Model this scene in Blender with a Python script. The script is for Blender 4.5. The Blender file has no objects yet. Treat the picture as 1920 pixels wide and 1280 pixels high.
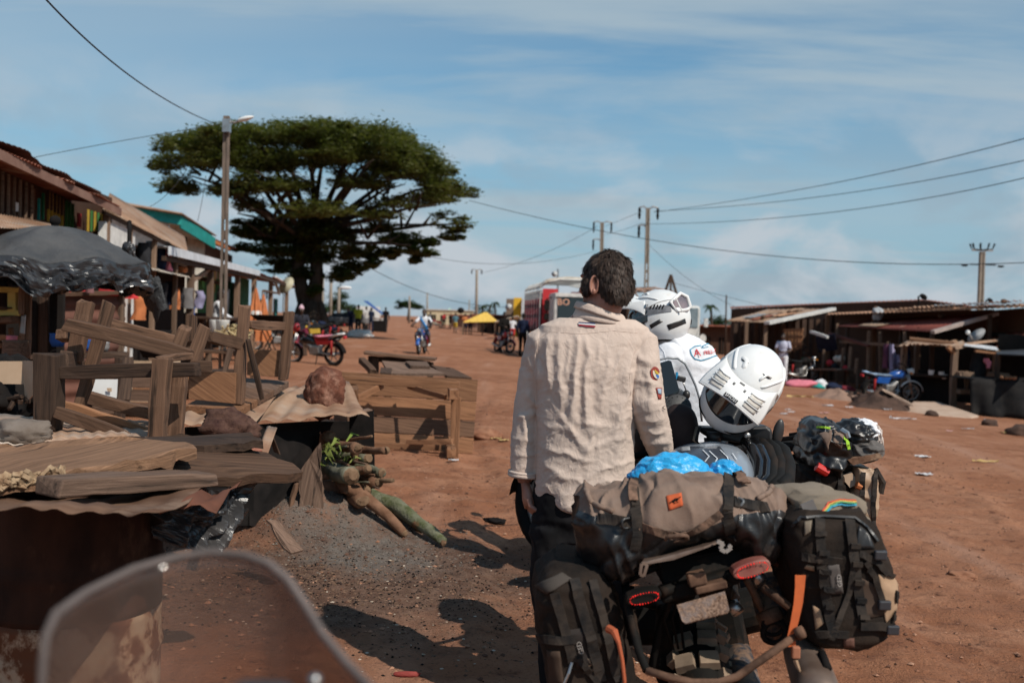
import bpy,bmesh,math,random
import numpy as np
from mathutils import Vector,Matrix,Euler
random.seed(7)
rng = np.random.default_rng(7)
sc = bpy.context.scene
COL = sc.collection
R = math.radians
V3 = Vector
# camera
F = 1867.0                      # focal length in photograph pixels (35 mm on full frame)
cam = bpy.data.cameras.new('camera')
cam.lens = 35; cam.sensor_width = 36; cam.clip_start = 0.05; cam.clip_end = 6000
cam.dof.use_dof = True; cam.dof.focus_distance = 4.3; cam.dof.aperture_fstop = 3.0
cam_o = bpy.data.objects.new('camera',cam); COL.objects.link(cam_o)
CM = Matrix.Translation((0,0,1.5)) @ Matrix.Rotation(R(90 - 1.29),4, 'X') @ Matrix.Rotation(R(1.75),4, 'Z')
cam_o.matrix_world = CM
sc.camera = cam_o
# sky, sun, exposure
SUN = V3((0.70,-0.68,1.0)).normalized()
EL = math.asin(SUN.z); AZ = math.atan2(SUN.x,SUN.y)
w = bpy.data.worlds.new('World'); sc.world = w; w.use_nodes = True
nt = w.node_tree; N = nt.nodes; L = nt.links
for n in list(N): N.remove(n)
def nd(t,tree=None,**k):
 n = (tree or nt).nodes.new(t)
 for a,b in k.items(): setattr(n,a,b)
 return n
out = nd('ShaderNodeOutputWorld'); bg = nd('ShaderNodeBackground')
sky = nd('ShaderNodeTexSky',sky_type='NISHITA'); sky.sun_disc = False
sky.sun_elevation = EL; sky.sun_rotation = AZ; sky.air_density = 1.0; sky.dust_density = 0.6; sky.ozone_density = 2.0
tc = nd('ShaderNodeTexCoord'); sep = nd('ShaderNodeSeparateXYZ'); L.new(tc.outputs['Generated'],sep.inputs[0])
def math_(op,a,b=None,clamp=False,tree=None):
 m = nd('ShaderNodeMath',tree,operation=op); m.use_clamp = clamp
 for i,q in enumerate((a,b)):
  if q is None: continue
  if isinstance(q,(int,float)): m.inputs[i].default_value = q
  else: (tree or nt).links.new(q,m.inputs[i])
 return m.outputs[0]
zc = math_('MAXIMUM',sep.outputs[2],0.0)
zd = math_('ADD',zc,0.10)
cx = math_('DIVIDE',sep.outputs[0],zd); cy = math_('DIVIDE',sep.outputs[1],zd)
cmb = nd('ShaderNodeCombineXYZ'); L.new(cx,cmb.inputs[0]); L.new(cy,cmb.inputs[1])
def cloudlayer(scale,sx,sy,lo,hi,detail,rough,dist,rot,off):
 mp = nd('ShaderNodeMapping'); mp.inputs['Scale'].default_value = (sx,sy,1); mp.inputs['Rotation'].default_value = (0,0,rot); mp.inputs['Location'].default_value = off
 L.new(cmb.outputs[0],mp.inputs[0])
 nz = nd('ShaderNodeTexNoise'); nz.inputs['Scale'].default_value = scale; nz.inputs['Detail'].default_value = detail
 nz.inputs['Roughness'].default_value = rough; nz.inputs['Distortion'].default_value = dist
 L.new(mp.outputs[0],nz.inputs['Vector'])
 mr = nd('ShaderNodeMapRange',interpolation_type='SMOOTHSTEP'); mr.inputs['From Min'].default_value = lo; mr.inputs['From Max'].default_value = hi
 L.new(nz.outputs['Fac'],mr.inputs['Value'])
 return mr.outputs[0]
cirrus = cloudlayer(0.62,0.42,1.7,0.40,0.66,8,0.56,0.6,0.25,(3.1,1.7,0))
veil = cloudlayer(0.30,0.6,1.4,0.42,0.66,5,0.5,0.3,-0.15,(7.6,2.1,0))
def pufflayer(lo,hi,off):
 mp = nd('ShaderNodeMapping'); mp.inputs['Scale'].default_value = (1,1,2.0); mp.inputs['Location'].default_value = off; L.new(tc.outputs['Generated'],mp.inputs[0])
 nz = nd('ShaderNodeTexNoise'); nz.inputs['Scale'].default_value = 6.5; nz.inputs['Detail'].default_value = 8; nz.inputs['Roughness'].default_value = 0.55; nz.inputs['Distortion'].default_value = 0.3; L.new(mp.outputs[0],nz.inputs['Vector'])
 mr = nd('ShaderNodeMapRange',interpolation_type='SMOOTHSTEP'); mr.inputs['From Min'].default_value = lo; mr.inputs['From Max'].default_value = hi; L.new(nz.outputs['Fac'],mr.inputs['Value']); return mr.outputs[0]
puff = pufflayer(0.47,0.64,(3.3,1.2,0.4)); gpuf = pufflayer(0.44,0.60,(3.32,1.22,0.47))
lowm = nd('ShaderNodeMapRange',interpolation_type='SMOOTHSTEP'); lowm.inputs['From Min'].default_value = 0.27; lowm.inputs['From Max'].default_value = 0.05
L.new(zc,lowm.inputs['Value'])
puffm = math_('MULTIPLY',math_('MULTIPLY',puff,lowm.outputs[0]),0.95)
gpm = math_('MULTIPLY',math_('MULTIPLY',gpuf,lowm.outputs[0]),0.55)
cov = math_('MAXIMUM',math_('MULTIPLY',cirrus,0.80),math_('MULTIPLY',veil,0.50))
hz = nd('ShaderNodeMapRange',interpolation_type='SMOOTHSTEP'); hz.inputs['From Min'].default_value = 0.36; hz.inputs['From Max'].default_value = -0.02
hz.inputs['To Max'].default_value = 0.86
L.new(zc,hz.inputs['Value'])
tint = nd('ShaderNodeMixRGB',blend_type='MULTIPLY'); tint.inputs[0].default_value = 1; tint.inputs[2].default_value = (0.80,1.36,1.48,1)
L.new(sky.outputs[0],tint.inputs[1])
def over(f,a,c):
 m = nd('ShaderNodeMixRGB'); m.inputs[2].default_value = (*c,1); L.new(f,m.inputs[0]); L.new(a,m.inputs[1]); return m.outputs[0]
skc = over(hz.outputs[0],tint.outputs[0],(4.2,6.3,7.9))
skc = over(cov,skc,(5.7,7.0,7.8))
skc = over(gpm,skc,(4.3,5.3,6.3))
mixc = nd('ShaderNodeMixRGB'); mixc.inputs[2].default_value = (7.2,7.9,8.6,1)
L.new(puffm,mixc.inputs[0]); L.new(skc,mixc.inputs[1])
L.new(mixc.outputs[0],bg.inputs[0]); bg.inputs[1].default_value = 0.083
L.new(bg.outputs[0],out.inputs[0])
sun = bpy.data.lights.new('sun', 'SUN'); sun.energy = 5.0; sun.angle = R(0.5); sun.color = (1.0,0.93,0.83)
sun_o = bpy.data.objects.new('sun',sun); COL.objects.link(sun_o)
sun_o.rotation_euler = (-SUN).to_track_quat('-Z', 'Y').to_euler(); sun_o.location = SUN * 60
sc.view_settings.view_transform = 'Standard'; sc.view_settings.look = 'None'
sc.view_settings.exposure = -0.2; sc.view_settings.gamma = 1.0; sc.view_settings.use_curve_mapping = False
sc.render.engine = 'CYCLES'; sc.cycles.use_denoising = True; sc.cycles.max_bounces = 6
sc.cycles.transparent_max_bounces = 10
# place helpers
def gz(x,y):
 """height of the terrain: the street falls to the right"""
 x = np.clip(x,-14,26)
 return np.where(np.asarray(x) > 0,-0.045 * x,-0.035 * x)
def P(px,py,d):
 return CM @ V3(((px - 960) / F * d,(640 - py) / F * d,-d))
CMI = CM.inverted()
def G(px,py,up=0.0):
 o = CM.translation; r = (P(px,py,1) - o)
 t = 5.0
 for _ in range(60):
  p = o + r * t
  t2 = (float(gz(p.x,p.y)) + up - o.z) / min(r.z,-1e-4)
  t = 0.5 * t + 0.5 * min(max(t2,0.1),900)
 return o + r * t
def onground(p,up=0.0):
 return V3((p.x,p.y,float(gz(p.x,p.y)) + up))
def dep(p): return -(CMI @ p).z
# numpy value noise
def _hash(ix,iy,iz,s):
 n = (ix * 374761393 + iy * 668265263 + iz * 2147483647 + s * 1274126177) & 0xffffffff
 n = ((n ^ (n >> 13)) * 1274126177) & 0xffffffff
 n = (n ^ (n >> 16)) & 0xffffffff
 return n.astype(np.float64) / 0xffffffff
def vnoise(x,y,z=None,s=0):
 x = np.asarray(x,float); y = np.asarray(y,float); z = np.zeros_like(x) if z is None else np.asarray(z,float)
 ix = np.floor(x).astype(np.int64); iy = np.floor(y).astype(np.int64); iz = np.floor(z).astype(np.int64)
 fx,fy,fz = x - ix,y - iy,z - iz
 fx,fy,fz = [f * f * (3 - 2 * f) for f in (fx,fy,fz)]
 r = 0
 for a in (0,1):
  for b in (0,1):
   for c in (0,1):
    r = r + _hash(ix + a,iy + b,iz + c,s) * (fx if a else 1 - fx) * (fy if b else 1 - fy) * (fz if c else 1 - fz)
 return r * 2 - 1
def fbm(x,y,z=None,o=4,s=0,g=0.5):
 r = 0; a = 1.0; f = 1.0
 for i in range(o):
  r = r + a * vnoise(np.asarray(x) * f,np.asarray(y) * f,None if z is None else np.asarray(z) * f,s + i); a *= g; f *= 2.03
 return r
# materials
MATS = {}
def mat(name,c1,c2=None,scale=6.0,rough=0.8,bump=0.0,stretch=(1,1,1),metal=0.0,detail=5,lo=0.35,hi=0.65,
  c3=None,s3=2.0,t3=(0.55,0.7),bscale=None,coat=0.0,spec=0.5,randv=0.0,world=False,emit=None,sheen=0.0,sss=0,trans=0.0):
 if name in MATS: return MATS[name]
 if rough >= 0.55 and spec == 0.5: spec = 0.12
 m = bpy.data.materials.new(name); m.use_nodes = True; MATS[name] = m
 t = m.node_tree; b = t.nodes['Principled BSDF']
 def lk(a,c): t.links.new(a,c)
 b.inputs['Roughness'].default_value = rough; b.inputs['Metallic'].default_value = metal
 b.inputs['Coat Weight'].default_value = coat; b.inputs['Specular IOR Level'].default_value = spec
 if sheen: b.inputs['Sheen Weight'].default_value = sheen
 if trans: b.inputs['Transmission Weight'].default_value = trans
 if sss: b.inputs['Subsurface Weight'].default_value = sss; b.inputs['Subsurface Radius'].default_value = (0.02,0.008,0.004)
 if emit: b.inputs['Emission Color'].default_value = (*emit[0],1); b.inputs['Emission Strength'].default_value = emit[1]
 m.diffuse_color = (*c1,1)
 if c2 is None and not bump and c3 is None and not randv:
  b.inputs['Base Color'].default_value = (*c1,1); return m
 tc = nd('ShaderNodeTexCoord',t); mp = nd('ShaderNodeMapping',t); mp.inputs['Scale'].default_value = stretch
 oi = nd('ShaderNodeObjectInfo',t)
 if world:
  ge = nd('ShaderNodeNewGeometry',t); lk(ge.outputs['Position'],mp.inputs[0])
 else:
  lk(tc.outputs['Object'],mp.inputs[0])
  mul = math_('MULTIPLY',oi.outputs['Random'],37.0,tree=t); lk(mul,mp.inputs['Location'])
 nz = nd('ShaderNodeTexNoise',t); nz.inputs['Scale'].default_value = scale; nz.inputs['Detail'].default_value = detail; nz.inputs['Roughness'].default_value = 0.6
 lk(mp.outputs[0],nz.inputs['Vector'])
 col = None
 mr = nd('ShaderNodeMapRange',t); mr.inputs['From Min'].default_value = lo; mr.inputs['From Max'].default_value = hi
 lk(nz.outputs['Fac'],mr.inputs['Value'])
 mx = nd('ShaderNodeMixRGB',t); mx.inputs[1].default_value = (*c1,1); mx.inputs[2].default_value = (*(c2 or c1),1)
 lk(mr.outputs[0],mx.inputs[0]); col = mx.outputs[0]
 if c3 is not None:
  n3 = nd('ShaderNodeTexNoise',t); n3.inputs['Scale'].default_value = s3; n3.inputs['Detail'].default_value = 6; n3.inputs['Roughness'].default_value = 0.65
  lk(mp.outputs[0],n3.inputs['Vector'])
  m3 = nd('ShaderNodeMapRange',t); m3.inputs['From Min'].default_value = t3[0]; m3.inputs['From Max'].default_value = t3[1]
  lk(n3.outputs['Fac'],m3.inputs['Value'])
  x3 = nd('ShaderNodeMixRGB',t); x3.inputs[2].default_value = (*c3,1); lk(m3.outputs[0],x3.inputs[0]); lk(col,x3.inputs[1]); col = x3.outputs[0]
 if randv:
  hs = nd('ShaderNodeHueSaturation',t)
  rv = nd('ShaderNodeMapRange',t); rv.inputs['To Min'].default_value = 1 - randv; rv.inputs['To Max'].default_value = 1 + randv
  lk(oi.outputs['Random'],rv.inputs['Value']); lk(rv.outputs[0],hs.inputs['Value']); lk(col,hs.inputs['Color']); col = hs.outputs[0]
 lk(col,b.inputs['Base Color'])
 if bump:
  nb = nz
  if bscale:
   nb = nd('ShaderNodeTexNoise',t); nb.inputs['Scale'].default_value = bscale; nb.inputs['Detail'].default_value = 6; nb.inputs['Roughness'].default_value = 0.65
   lk(mp.outputs[0],nb.inputs['Vector'])
  bp = nd('ShaderNodeBump',t); bp.inputs['Strength'].default_value = 1.0; bp.inputs['Distance'].default_value = bump
  lk(nb.outputs['Fac'],bp.inputs['Height']); lk(bp.outputs[0],b.inputs['Normal'])
 return m
def wood(name,c1,c2,c3=None,bump=0.004,randv=0.25,rough=0.85):
 return mat(name,tuple(q * .8 for q in c1),tuple(min(.8,q * 1.15) for q in c2),scale=6,stretch=(0.45,12,12),rough=rough,bump=bump * .8,randv=randv * 1.3,detail=9,lo=0.28,hi=0.74,c3=tuple(q * .6 for q in c3 or c1),s3=3.2,t3=(.57,.68),bscale=16,spec=0.25)
W_OLD = wood('wood_weathered',(0.078,0.041,0.025),(0.155,0.086,0.053),(0.035,0.021,0.014))
W_GREY = wood('wood_greyed',(0.088,0.053,0.037),(0.18,0.113,0.08),(0.05,0.033,0.024))
W_DARK = wood('wood_dark',(0.035,0.02,0.014),(0.085,0.05,0.033),(0.02,0.013,0.01))
W_WARM = wood('wood_warm',(0.165,0.074,0.036),(0.265,0.132,0.068),(0.07,0.034,0.019))
W_LIGHT = wood('wood_pale_slab',(0.17,0.088,0.048),(0.31,0.172,0.10),(0.085,0.045,0.026),bump=0.006)
W_POST = wood('wood_post',(0.12,0.075,0.05),(0.24,0.155,0.105),(0.06,0.04,0.03),bump=0.002)
TIN_TAN = mat('tin_dusty',(0.37,0.245,0.165),(0.24,0.13,0.08),scale=3.5,rough=0.7,c3=(0.36,0.295,0.245),s3=1.6,t3=(0.5,0.68),bump=0.002,randv=0.1)
TIN_RUST = mat('tin_rusty',(0.17,0.058,0.038),(0.27,0.105,0.068),scale=2.2,rough=0.75,c3=(0.42,0.27,0.19),s3=1.1,t3=(0.55,0.75),bump=0.002,randv=0.12)
TIN_GREY = mat('tin_grey',(0.42,0.42,0.42),(0.30,0.27,0.25),scale=3,rough=0.45,metal=0.5,c3=(0.30,0.17,0.11),s3=1.3,t3=(0.6,0.75))
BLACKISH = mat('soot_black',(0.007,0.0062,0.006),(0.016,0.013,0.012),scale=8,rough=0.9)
RUBBER = mat('rubber',(0.012,0.012,0.012),(0.05,0.03,0.02),scale=7,rough=0.75,lo=0.5,hi=0.8)
BLACKP = mat('black_plastic',(0.014,0.014,0.015),(0.03,0.027,0.026),scale=11,rough=0.42)
BLKGLOSS = mat('black_gloss',(0.008,0.008,0.009),rough=0.12,coat=0.5)
STEEL = mat('steel',(0.5,0.5,0.5),(0.35,0.33,0.31),scale=9,rough=0.35,metal=0.9)
ALU = mat('alloy_grey',(0.35,0.35,0.35),(0.2,0.18,0.16),scale=6,rough=0.5,metal=0.7)
WHITE_P = mat('white_paint',(0.78,0.78,0.76),(0.66,0.65,0.62),scale=3,rough=0.5)
def plain(name,c,rough=0.7,**k):
 return mat(name,c,tuple(min(1,q * 0.72) for q in c),scale=k.pop('scale',5),rough=rough,**k)
# mesh builder
def frame(d,up=(0,0,1)):
 d = V3(d).normalized(); u = V3(up)
 if abs(d.dot(u.normalized())) > 0.98: u = V3((0,1,0)) if abs(d.y) < 0.9 else V3((1,0,0))
 s = d.cross(u).normalized(); u = s.cross(d).normalized()
 return d,s,u
class MB:
 def __init__(s): s.v = []; s.f = []; s.mi = []
 def add(s,vs,fs,mi=0):
  o = len(s.v); s.v += [tuple(q) for q in vs]
  s.f += [tuple(i + o for i in f) for f in fs]; s.mi += [mi] * len(fs); return s
 def box(s,c,size,M=None,mi=0,taper=1.0):
  c = V3(c); a,b,h = [q / 2 for q in size]; M = (M or Matrix.Identity(3)).to_3x3()
  vs = [c + M @ V3((x * a * (taper if z > 0 else 1),y * b * (taper if z > 0 else 1),z * h)) for z in (-1,1) for y in (-1,1) for x in (-1,1)]
  return s.add(vs,[(0,2,3,1),(4,5,7,6),(0,1,5,4),(2,6,7,3),(0,4,6,2),(1,3,7,5)],mi)
 def beam(s,p0,p1,w,h,up=(0,0,1),mi=0,jit=0.0):
  p0,p1 = V3(p0),V3(p1); d,sd,u = frame(p1 - p0,up)
  j = lambda: V3((random.uniform(-jit,jit),random.uniform(-jit,jit),random.uniform(-jit,jit)))
  vs = [p + sd * (x * w / 2) + u * (z * h / 2) + j() for p in (p0,p1) for z in (-1,1) for x in (-1,1)]
  return s.add(vs,[(0,1,3,2),(4,6,7,5),(0,4,5,1),(2,3,7,6),(0,2,6,4),(1,5,7,3)],mi)
 def tube(s,pts,r,n=8,cap=True,mi=0,flat=1.0,up=(0,0,1),closed=False):
  pts = [V3(p) for p in pts]; m = len(pts); rs = r if isinstance(r,(list,tuple)) else [r] * m
  vs = []; prev = None
  for i,p in enumerate(pts):
   if closed: t = (pts[(i + 1) % m] - pts[i - 1])
   else: t = (pts[min(i + 1,m - 1)] - pts[max(i - 1,0)])
   if t.length < 1e-9: t = V3((0,0,1))
   t.normalize()
   if prev is None: _,a,b = frame(t,up)
   else:
    b = prev - t * prev.dot(t)
    if b.length < 1e-6: _,a,b = frame(t,up)
    b.normalize(); a = t.cross(b)
   prev = b
   for k in range(n):
    an = 2 * math.pi * k / n
    vs.append(p + a * (math.cos(an) * rs[i]) + b * (math.sin(an) * rs[i] * flat))
  fs = []
  for i in range(m if closed else m - 1):
   for k in range(n):
    k2 = (k + 1) % n; i2 = (i + 1) % m
    fs.append((i * n + k,i * n + k2,i2 * n + k2,i2 * n + k))
  if cap and not closed:
   fs.append(tuple(range(n - 1,-1,-1))); fs.append(tuple((m - 1) * n + k for k in range(n)))
  return s.add(vs,fs,mi)
 def ell(s,c,r,M=None,nu=16,nv=10,mi=0,p=1.0):
  c = V3(c); M = (M or Matrix.Identity(3)).to_3x3(); r = (r,r,r) if isinstance(r,(int,float)) else r
  sg = lambda q: math.copysign(abs(q) ** p,q)
  vs = [c + M @ V3((0,0,-r[2]))]
  for j in range(1,nv):
   ph = -math.pi / 2 + math.pi * j / nv
   for i in range(nu):
    th = 2 * math.pi * i / nu
    vs.append(c + M @ V3((r[0] * sg(math.cos(ph)) * sg(math.cos(th)),r[1] * sg(math.cos(ph)) * sg(math.sin(th)),r[2] * sg(math.sin(ph)))))
  vs.append(c + M @ V3((0,0,r[2]))); e = len(vs) - 1; fs = []
  for i in range(nu):
   i2 = (i + 1) % nu; fs.append((0,1 + i2,1 + i))
   for j in range(nv - 2): fs.append((1 + j * nu + i,1 + j * nu + i2,1 + (j + 1) * nu + i2,1 + (j + 1) * nu + i))
   fs.append((e,1 + (nv - 2) * nu + i,1 + (nv - 2) * nu + i2))
  return s.add(vs,fs,mi)
 def grid(s,fn,nu,nv,wrapu=False,mi=0):
  vs = [fn(i / (nu if wrapu else nu - 1),j / (nv - 1)) for j in range(nv) for i in range(nu)]
  fs = []
  for j in range(nv - 1):
   for i in range(nu if wrapu else nu - 1):
    i2 = (i + 1) % nu; fs.append((j * nu + i,j * nu + i2,(j + 1) * nu + i2,(j + 1) * nu + i))
  return s.add(vs,fs,mi)
 def loft(s,rings,cap=True,mi=0):
  n = len(rings[0]); vs = [p for r in rings for p in r]; fs = []
  for j in range(len(rings) - 1):
   for i in range(n):
    i2 = (i + 1) % n; fs.append((j * n + i,j * n + i2,(j + 1) * n + i2,(j + 1) * n + i))
  if cap: fs.append(tuple(range(n - 1,-1,-1))); fs.append(tuple((len(rings) - 1) * n + k for k in range(n)))
  return s.add(vs,fs,mi)
 def prism(s,poly,vec,mi=0):
  poly = [V3(p) for p in poly]; n = len(poly); vec = V3(vec)
  vs = poly + [p + vec for p in poly]
  fs = [tuple(range(n - 1,-1,-1)),tuple(range(n,2 * n))] + [(i,(i + 1) % n,n + (i + 1) % n,n + i) for i in range(n)]
  return s.add(vs,fs,mi)
 def lathe(s,prof,c,axis=(0,0,1),n=20,mi=0,cap=True):
  d,a,b = frame(axis,(0,0,1) if abs(V3(axis).normalized().z) < 0.9 else (0,1,0)); c = V3(c)
  rings = [[c + d * h + (a * math.cos(2 * math.pi * k / n) + b * math.sin(2 * math.pi * k / n)) * r for k in range(n)] for r,h in prof]
  return s.loft(rings,cap,mi)
 def torus(s,c,axis,Rr,r,n=28,m=10,mi=0,flat=1.0):
  d,a,b = frame(axis,(0,0,1)); c = V3(c); rings = []
  for k in range(n):
   an = 2 * math.pi * k / n; rad = a * math.cos(an) + b * math.sin(an)
   rings.append([c + rad * (Rr + r * math.cos(2 * math.pi * q / m)) + d * (r * flat * math.sin(2 * math.pi * q / m)) for q in range(m)])
  vs = [p for q in rings for p in q]; fs = []
  for k in range(n):
   for q in range(m):
    k2 = (k + 1) % n; q2 = (q + 1) % m; fs.append((k * m + q,k2 * m + q,k2 * m + q2,k * m + q2))
  return s.add(vs,fs,mi)
 def xf(s,M):
  s.v = [tuple(M @ V3(q)) for q in s.v]; return s
 def mesh(s,name,smooth=False):
  me = bpy.data.meshes.new(name); me.from_pydata(s.v,[],s.f)
  if any(s.mi): me.polygons.foreach_set('material_index',s.mi)
  if smooth: me.polygons.foreach_set('use_smooth',[True] * len(me.polygons))
  me.update(); return me
 def build(s,name,m,parent=None,smooth=False,solid=0.0,bevel=0.0,sub=0,center=True,fixn=True,**tg):
  vs = s.v
  c = V3((0,0,0))
  if center:
   a = np.array(vs); c = V3((a.min(0) + a.max(0)) / 2); s.v = [tuple(q) for q in (a - np.array(c))]
  me = s.mesh(name,smooth)
  if fixn:
   bm = bmesh.new(); bm.from_mesh(me); bmesh.ops.recalc_face_normals(bm,faces=bm.faces); bm.to_mesh(me); bm.free()
  return place(name,me,m,parent,Matrix.Translation(c),solid,bevel,sub,**tg)
def place(name,me,m,parent=None,M=None,solid=0.0,bevel=0.0,sub=0,label=None,cat=None,group=None,kind=None):
 for q in (m if isinstance(m,(list,tuple)) else [m]):
  me.materials.append(q)
 o = bpy.data.objects.new(name,me); COL.objects.link(o)
 if M is not None: o.matrix_basis = M
 if parent is not None: setpar(o,parent)
 if solid:
  q = o.modifiers.new('s', 'SOLIDIFY'); q.thickness = solid; q.offset = 0
 if bevel:
  q = o.modifiers.new('b', 'BEVEL'); q.width = bevel; q.segments = 2; q.limit_method = 'ANGLE'
 if sub:
  q = o.modifiers.new('u', 'SUBSURF'); q.levels = sub; q.render_levels = sub
 tag(o,label,cat,group,kind)
 return o
WM = {}
def setpar(o,p):
 o.parent = p
 o.matrix_parent_inverse = WM.get(p.name,Matrix.Identity(4)).inverted() if p.name in WM else wmat(p).inverted()
def wmat(o):
 m = o.matrix_basis.copy()
 if o.parent is not None: m = wmat(o.parent) @ o.matrix_parent_inverse @ m
 return m
def tag(o,label=None,cat=None,group=None,kind=None):
 if label: o['label'] = label
 if cat: o['category'] = cat
 if group: o['group'] = group
 if kind: o['kind'] = kind
 return o
def thing(name,label,cat,loc,group=None,M=None):
 o = bpy.data.objects.new(name,None); COL.objects.link(o); o.empty_display_size = 0.1
 o.matrix_basis = M if M is not None else Matrix.Translation(V3(loc))
 return tag(o,label,cat,group)
def localpart(o,root):
 """parts modelled in the thing's own frame"""
 o.parent = root; return o
BOXES = {}
def plank(name,p0,p1,w,h,m,parent=None,up=(0,0,1),bev=0.006,jit=0.004,**tg):
 """a timber of its own, grain along its length"""
 p0,p1 = V3(p0),V3(p1); L_ = (p1 - p0).length; d,sd,u = frame(p1 - p0,up)
 mb = MB(); j = lambda: random.uniform(-jit,jit)
 K = 5 if L_ > .25 and jit else 1; bw,bh = (random.gauss(0,.006) * min(1.5,L_),random.gauss(0,.006) * min(1.5,L_)) if jit else (0,0)
 vs = []
 for k in range(K + 1):
  x = (k / K - .5) * L_; e = 1 - (2 * k / K - 1) ** 2; c = .82 if jit and k in (0,K) and random.random() < .4 else 1
  vs += [(x + (random.uniform(-.012,.012) if jit and k in (0,K) else 0),y * w / 2 * (c if z > 0 else 1) + j() + bw * e,z * h / 2 * c + j() + bh * e) for z,y in ((-1,-1),(-1,1),(1,1),(1,-1))]
 mb.add(vs,[(0,1,2,3),tuple(K * 4 + q for q in (3,2,1,0))] + [(k * 4 + q,k * 4 + (q + 1) % 4,k * 4 + 4 + (q + 1) % 4,k * 4 + 4 + q) for k in range(K) for q in range(4)])
 M = Matrix((d,-sd,u)).transposed().to_4x4(); M.translation = (p0 + p1) / 2
 me = mb.mesh(name)
 bm = bmesh.new(); bm.from_mesh(me); bmesh.ops.recalc_face_normals(bm,faces=bm.faces); bm.to_mesh(me); bm.free()
 return place(name,me,m,parent,M,bevel=bev,**tg)
def slab(name,pts,th,m,parent=None,bev=0.0,rag=0.0,**tg):
 """a board cut to an outline of world points, with thickness th below/behind it"""
 pts = [V3(p) for p in pts]
 n = V3((0,0,0)); c = sum(pts,V3((0,0,0))) / len(pts)
 for i in range(len(pts)): n += (pts[i] - c).cross(pts[(i + 1) % len(pts)] - c)
 n.normalize()
 if n.dot(CM.translation - c) < 0: n = -n
 if rag:
  q = []
  for i in range(len(pts)):
   a,b = pts[i],pts[(i + 1) % len(pts)]; k = max(1,min(14,int((b - a).length / (rag * 5))))
   for j in range(k): q.append(a.lerp(b,j / k) + V3((random.gauss(0,rag),random.gauss(0,rag),random.gauss(0,rag))) * (.8 if j else .3))
  pts = q
 ax = max((a - b for a in pts for b in pts),key=lambda q: q.length); ax = (ax - n * ax.dot(n)).normalized()
 sd = n.cross(ax).normalized(); ax = sd.cross(n)
 Mr = Matrix((ax,sd,n)).transposed(); Mi = Mr.transposed()
 mb = MB(); mb.prism([Mi @ (p - c) for p in pts],(0,0,-th))
 me = mb.mesh(name); bm = bmesh.new(); bm.from_mesh(me); bmesh.ops.recalc_face_normals(bm,faces=bm.faces); bm.to_mesh(me); bm.free()
 M = Mr.to_4x4(); M.translation = c
 return place(name,me,m,parent,M,bevel=bev,**tg)
def corr(name,A,B,Cc,D,pitch,amp,m,parent=None,along='u',th=0.0015,nj=5,warp=0.0,edge=0.0,seed=0,**tg):
 """corrugated sheet: A-B near edge, D-C far edge; ribs run from the A-B edge to the D-C edge"""
 A,B,Cc,D = map(V3,(A,B,Cc,D)); L_ = max((B - A).length,(Cc - D).length)
 nrm = (B - A).cross(D - A).normalized()
 if nrm.z < 0: nrm = -nrm
 nu = max(8,min(600,int(L_ / pitch * 6)))
 us = np.linspace(0,1,nu); rw = warp
 def fn(u,v):
  e = edge * float(vnoise(u * 9 + seed,seed * 3.1,s=5))
  vv = v if 0 < v < 1 else (v + (e if v == 0 else -e))
  p = (A * (1 - u) + B * u) * (1 - vv) + (D * (1 - u) + Cc * u) * vv
  return p + nrm * (amp * (.75 + .6 * float(vnoise(u * 6 + seed,v * 2,s=seed))) * math.sin(2 * math.pi * u * L_ / pitch + 1.1 * float(vnoise(u * 5 + seed,v,s=seed + 1))) + rw * float(fbm(u * 3 + seed,v * 2,s=seed,o=2)))
 mb = MB(); mb.grid(fn,nu,nj)
 return mb.build(name,m,parent,smooth=True,solid=th,**tg)
def remesh(mb,voxel,it=3,fac=0.5):
 me = mb.mesh('tmp'); o = bpy.data.objects.new('tmp',me); COL.objects.link(o)
 q = o.modifiers.new('r', 'REMESH'); q.mode = 'VOXEL'; q.voxel_size = voxel
 if it:
  q = o.modifiers.new('sm', 'SMOOTH'); q.iterations = it; q.factor = fac
 dg = bpy.context.evaluated_depsgraph_get(); me2 = bpy.data.meshes.new_from_object(o.evaluated_get(dg))
 bpy.data.objects.remove(o); bpy.data.meshes.remove(me)
 me2.polygons.foreach_set('use_smooth',[True] * len(me2.polygons))
 return me2
def mverts(me):
 a = np.empty(len(me.vertices) * 3); me.vertices.foreach_get('co',a); return a.reshape(-1,3)
def mnorms(me):
 a = np.empty(len(me.vertices) * 3); me.vertex_normals.foreach_get('vector',a); return a.reshape(-1,3)
def setverts(me,a):
 me.vertices.foreach_set('co',np.ascontiguousarray(a,dtype=np.float32).ravel()); me.update()
def rock(name,c,r,m,seed=0,amp=0.25,parent=None,n=4,up=None,**tg):
 bm = bmesh.new(); bmesh.ops.create_icosphere(bm,subdivisions=n,radius=1)
 me = bpy.data.meshes.new(name); bm.to_mesh(me); bm.free()
 a = mverts(me); k = 1 + amp * fbm(a[:,0] * 1.3 + seed * 7,a[:,1] * 1.3,a[:,2] * 1.3,o=5,s=seed,g=.58) + (.07 * (1 - 2 * np.abs(vnoise(a[:,0] * 4.5 + seed,a[:,1] * 4.5,a[:,2] * 4.5,s=seed + 2))) + .05 * fbm(a[:,0] * 9,a[:,1] * 9,a[:,2] * 9,o=2,s=seed) if n > 3 else 0)
 a = a * k[:,None] * np.array(r if not isinstance(r,(int,float)) else (r,r,r)); setverts(me,a)
 me.polygons.foreach_set('use_smooth',[n > 2] * len(me.polygons))
 return place(name,me,m,parent,Matrix.Translation(V3(c)),**tg)
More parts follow.
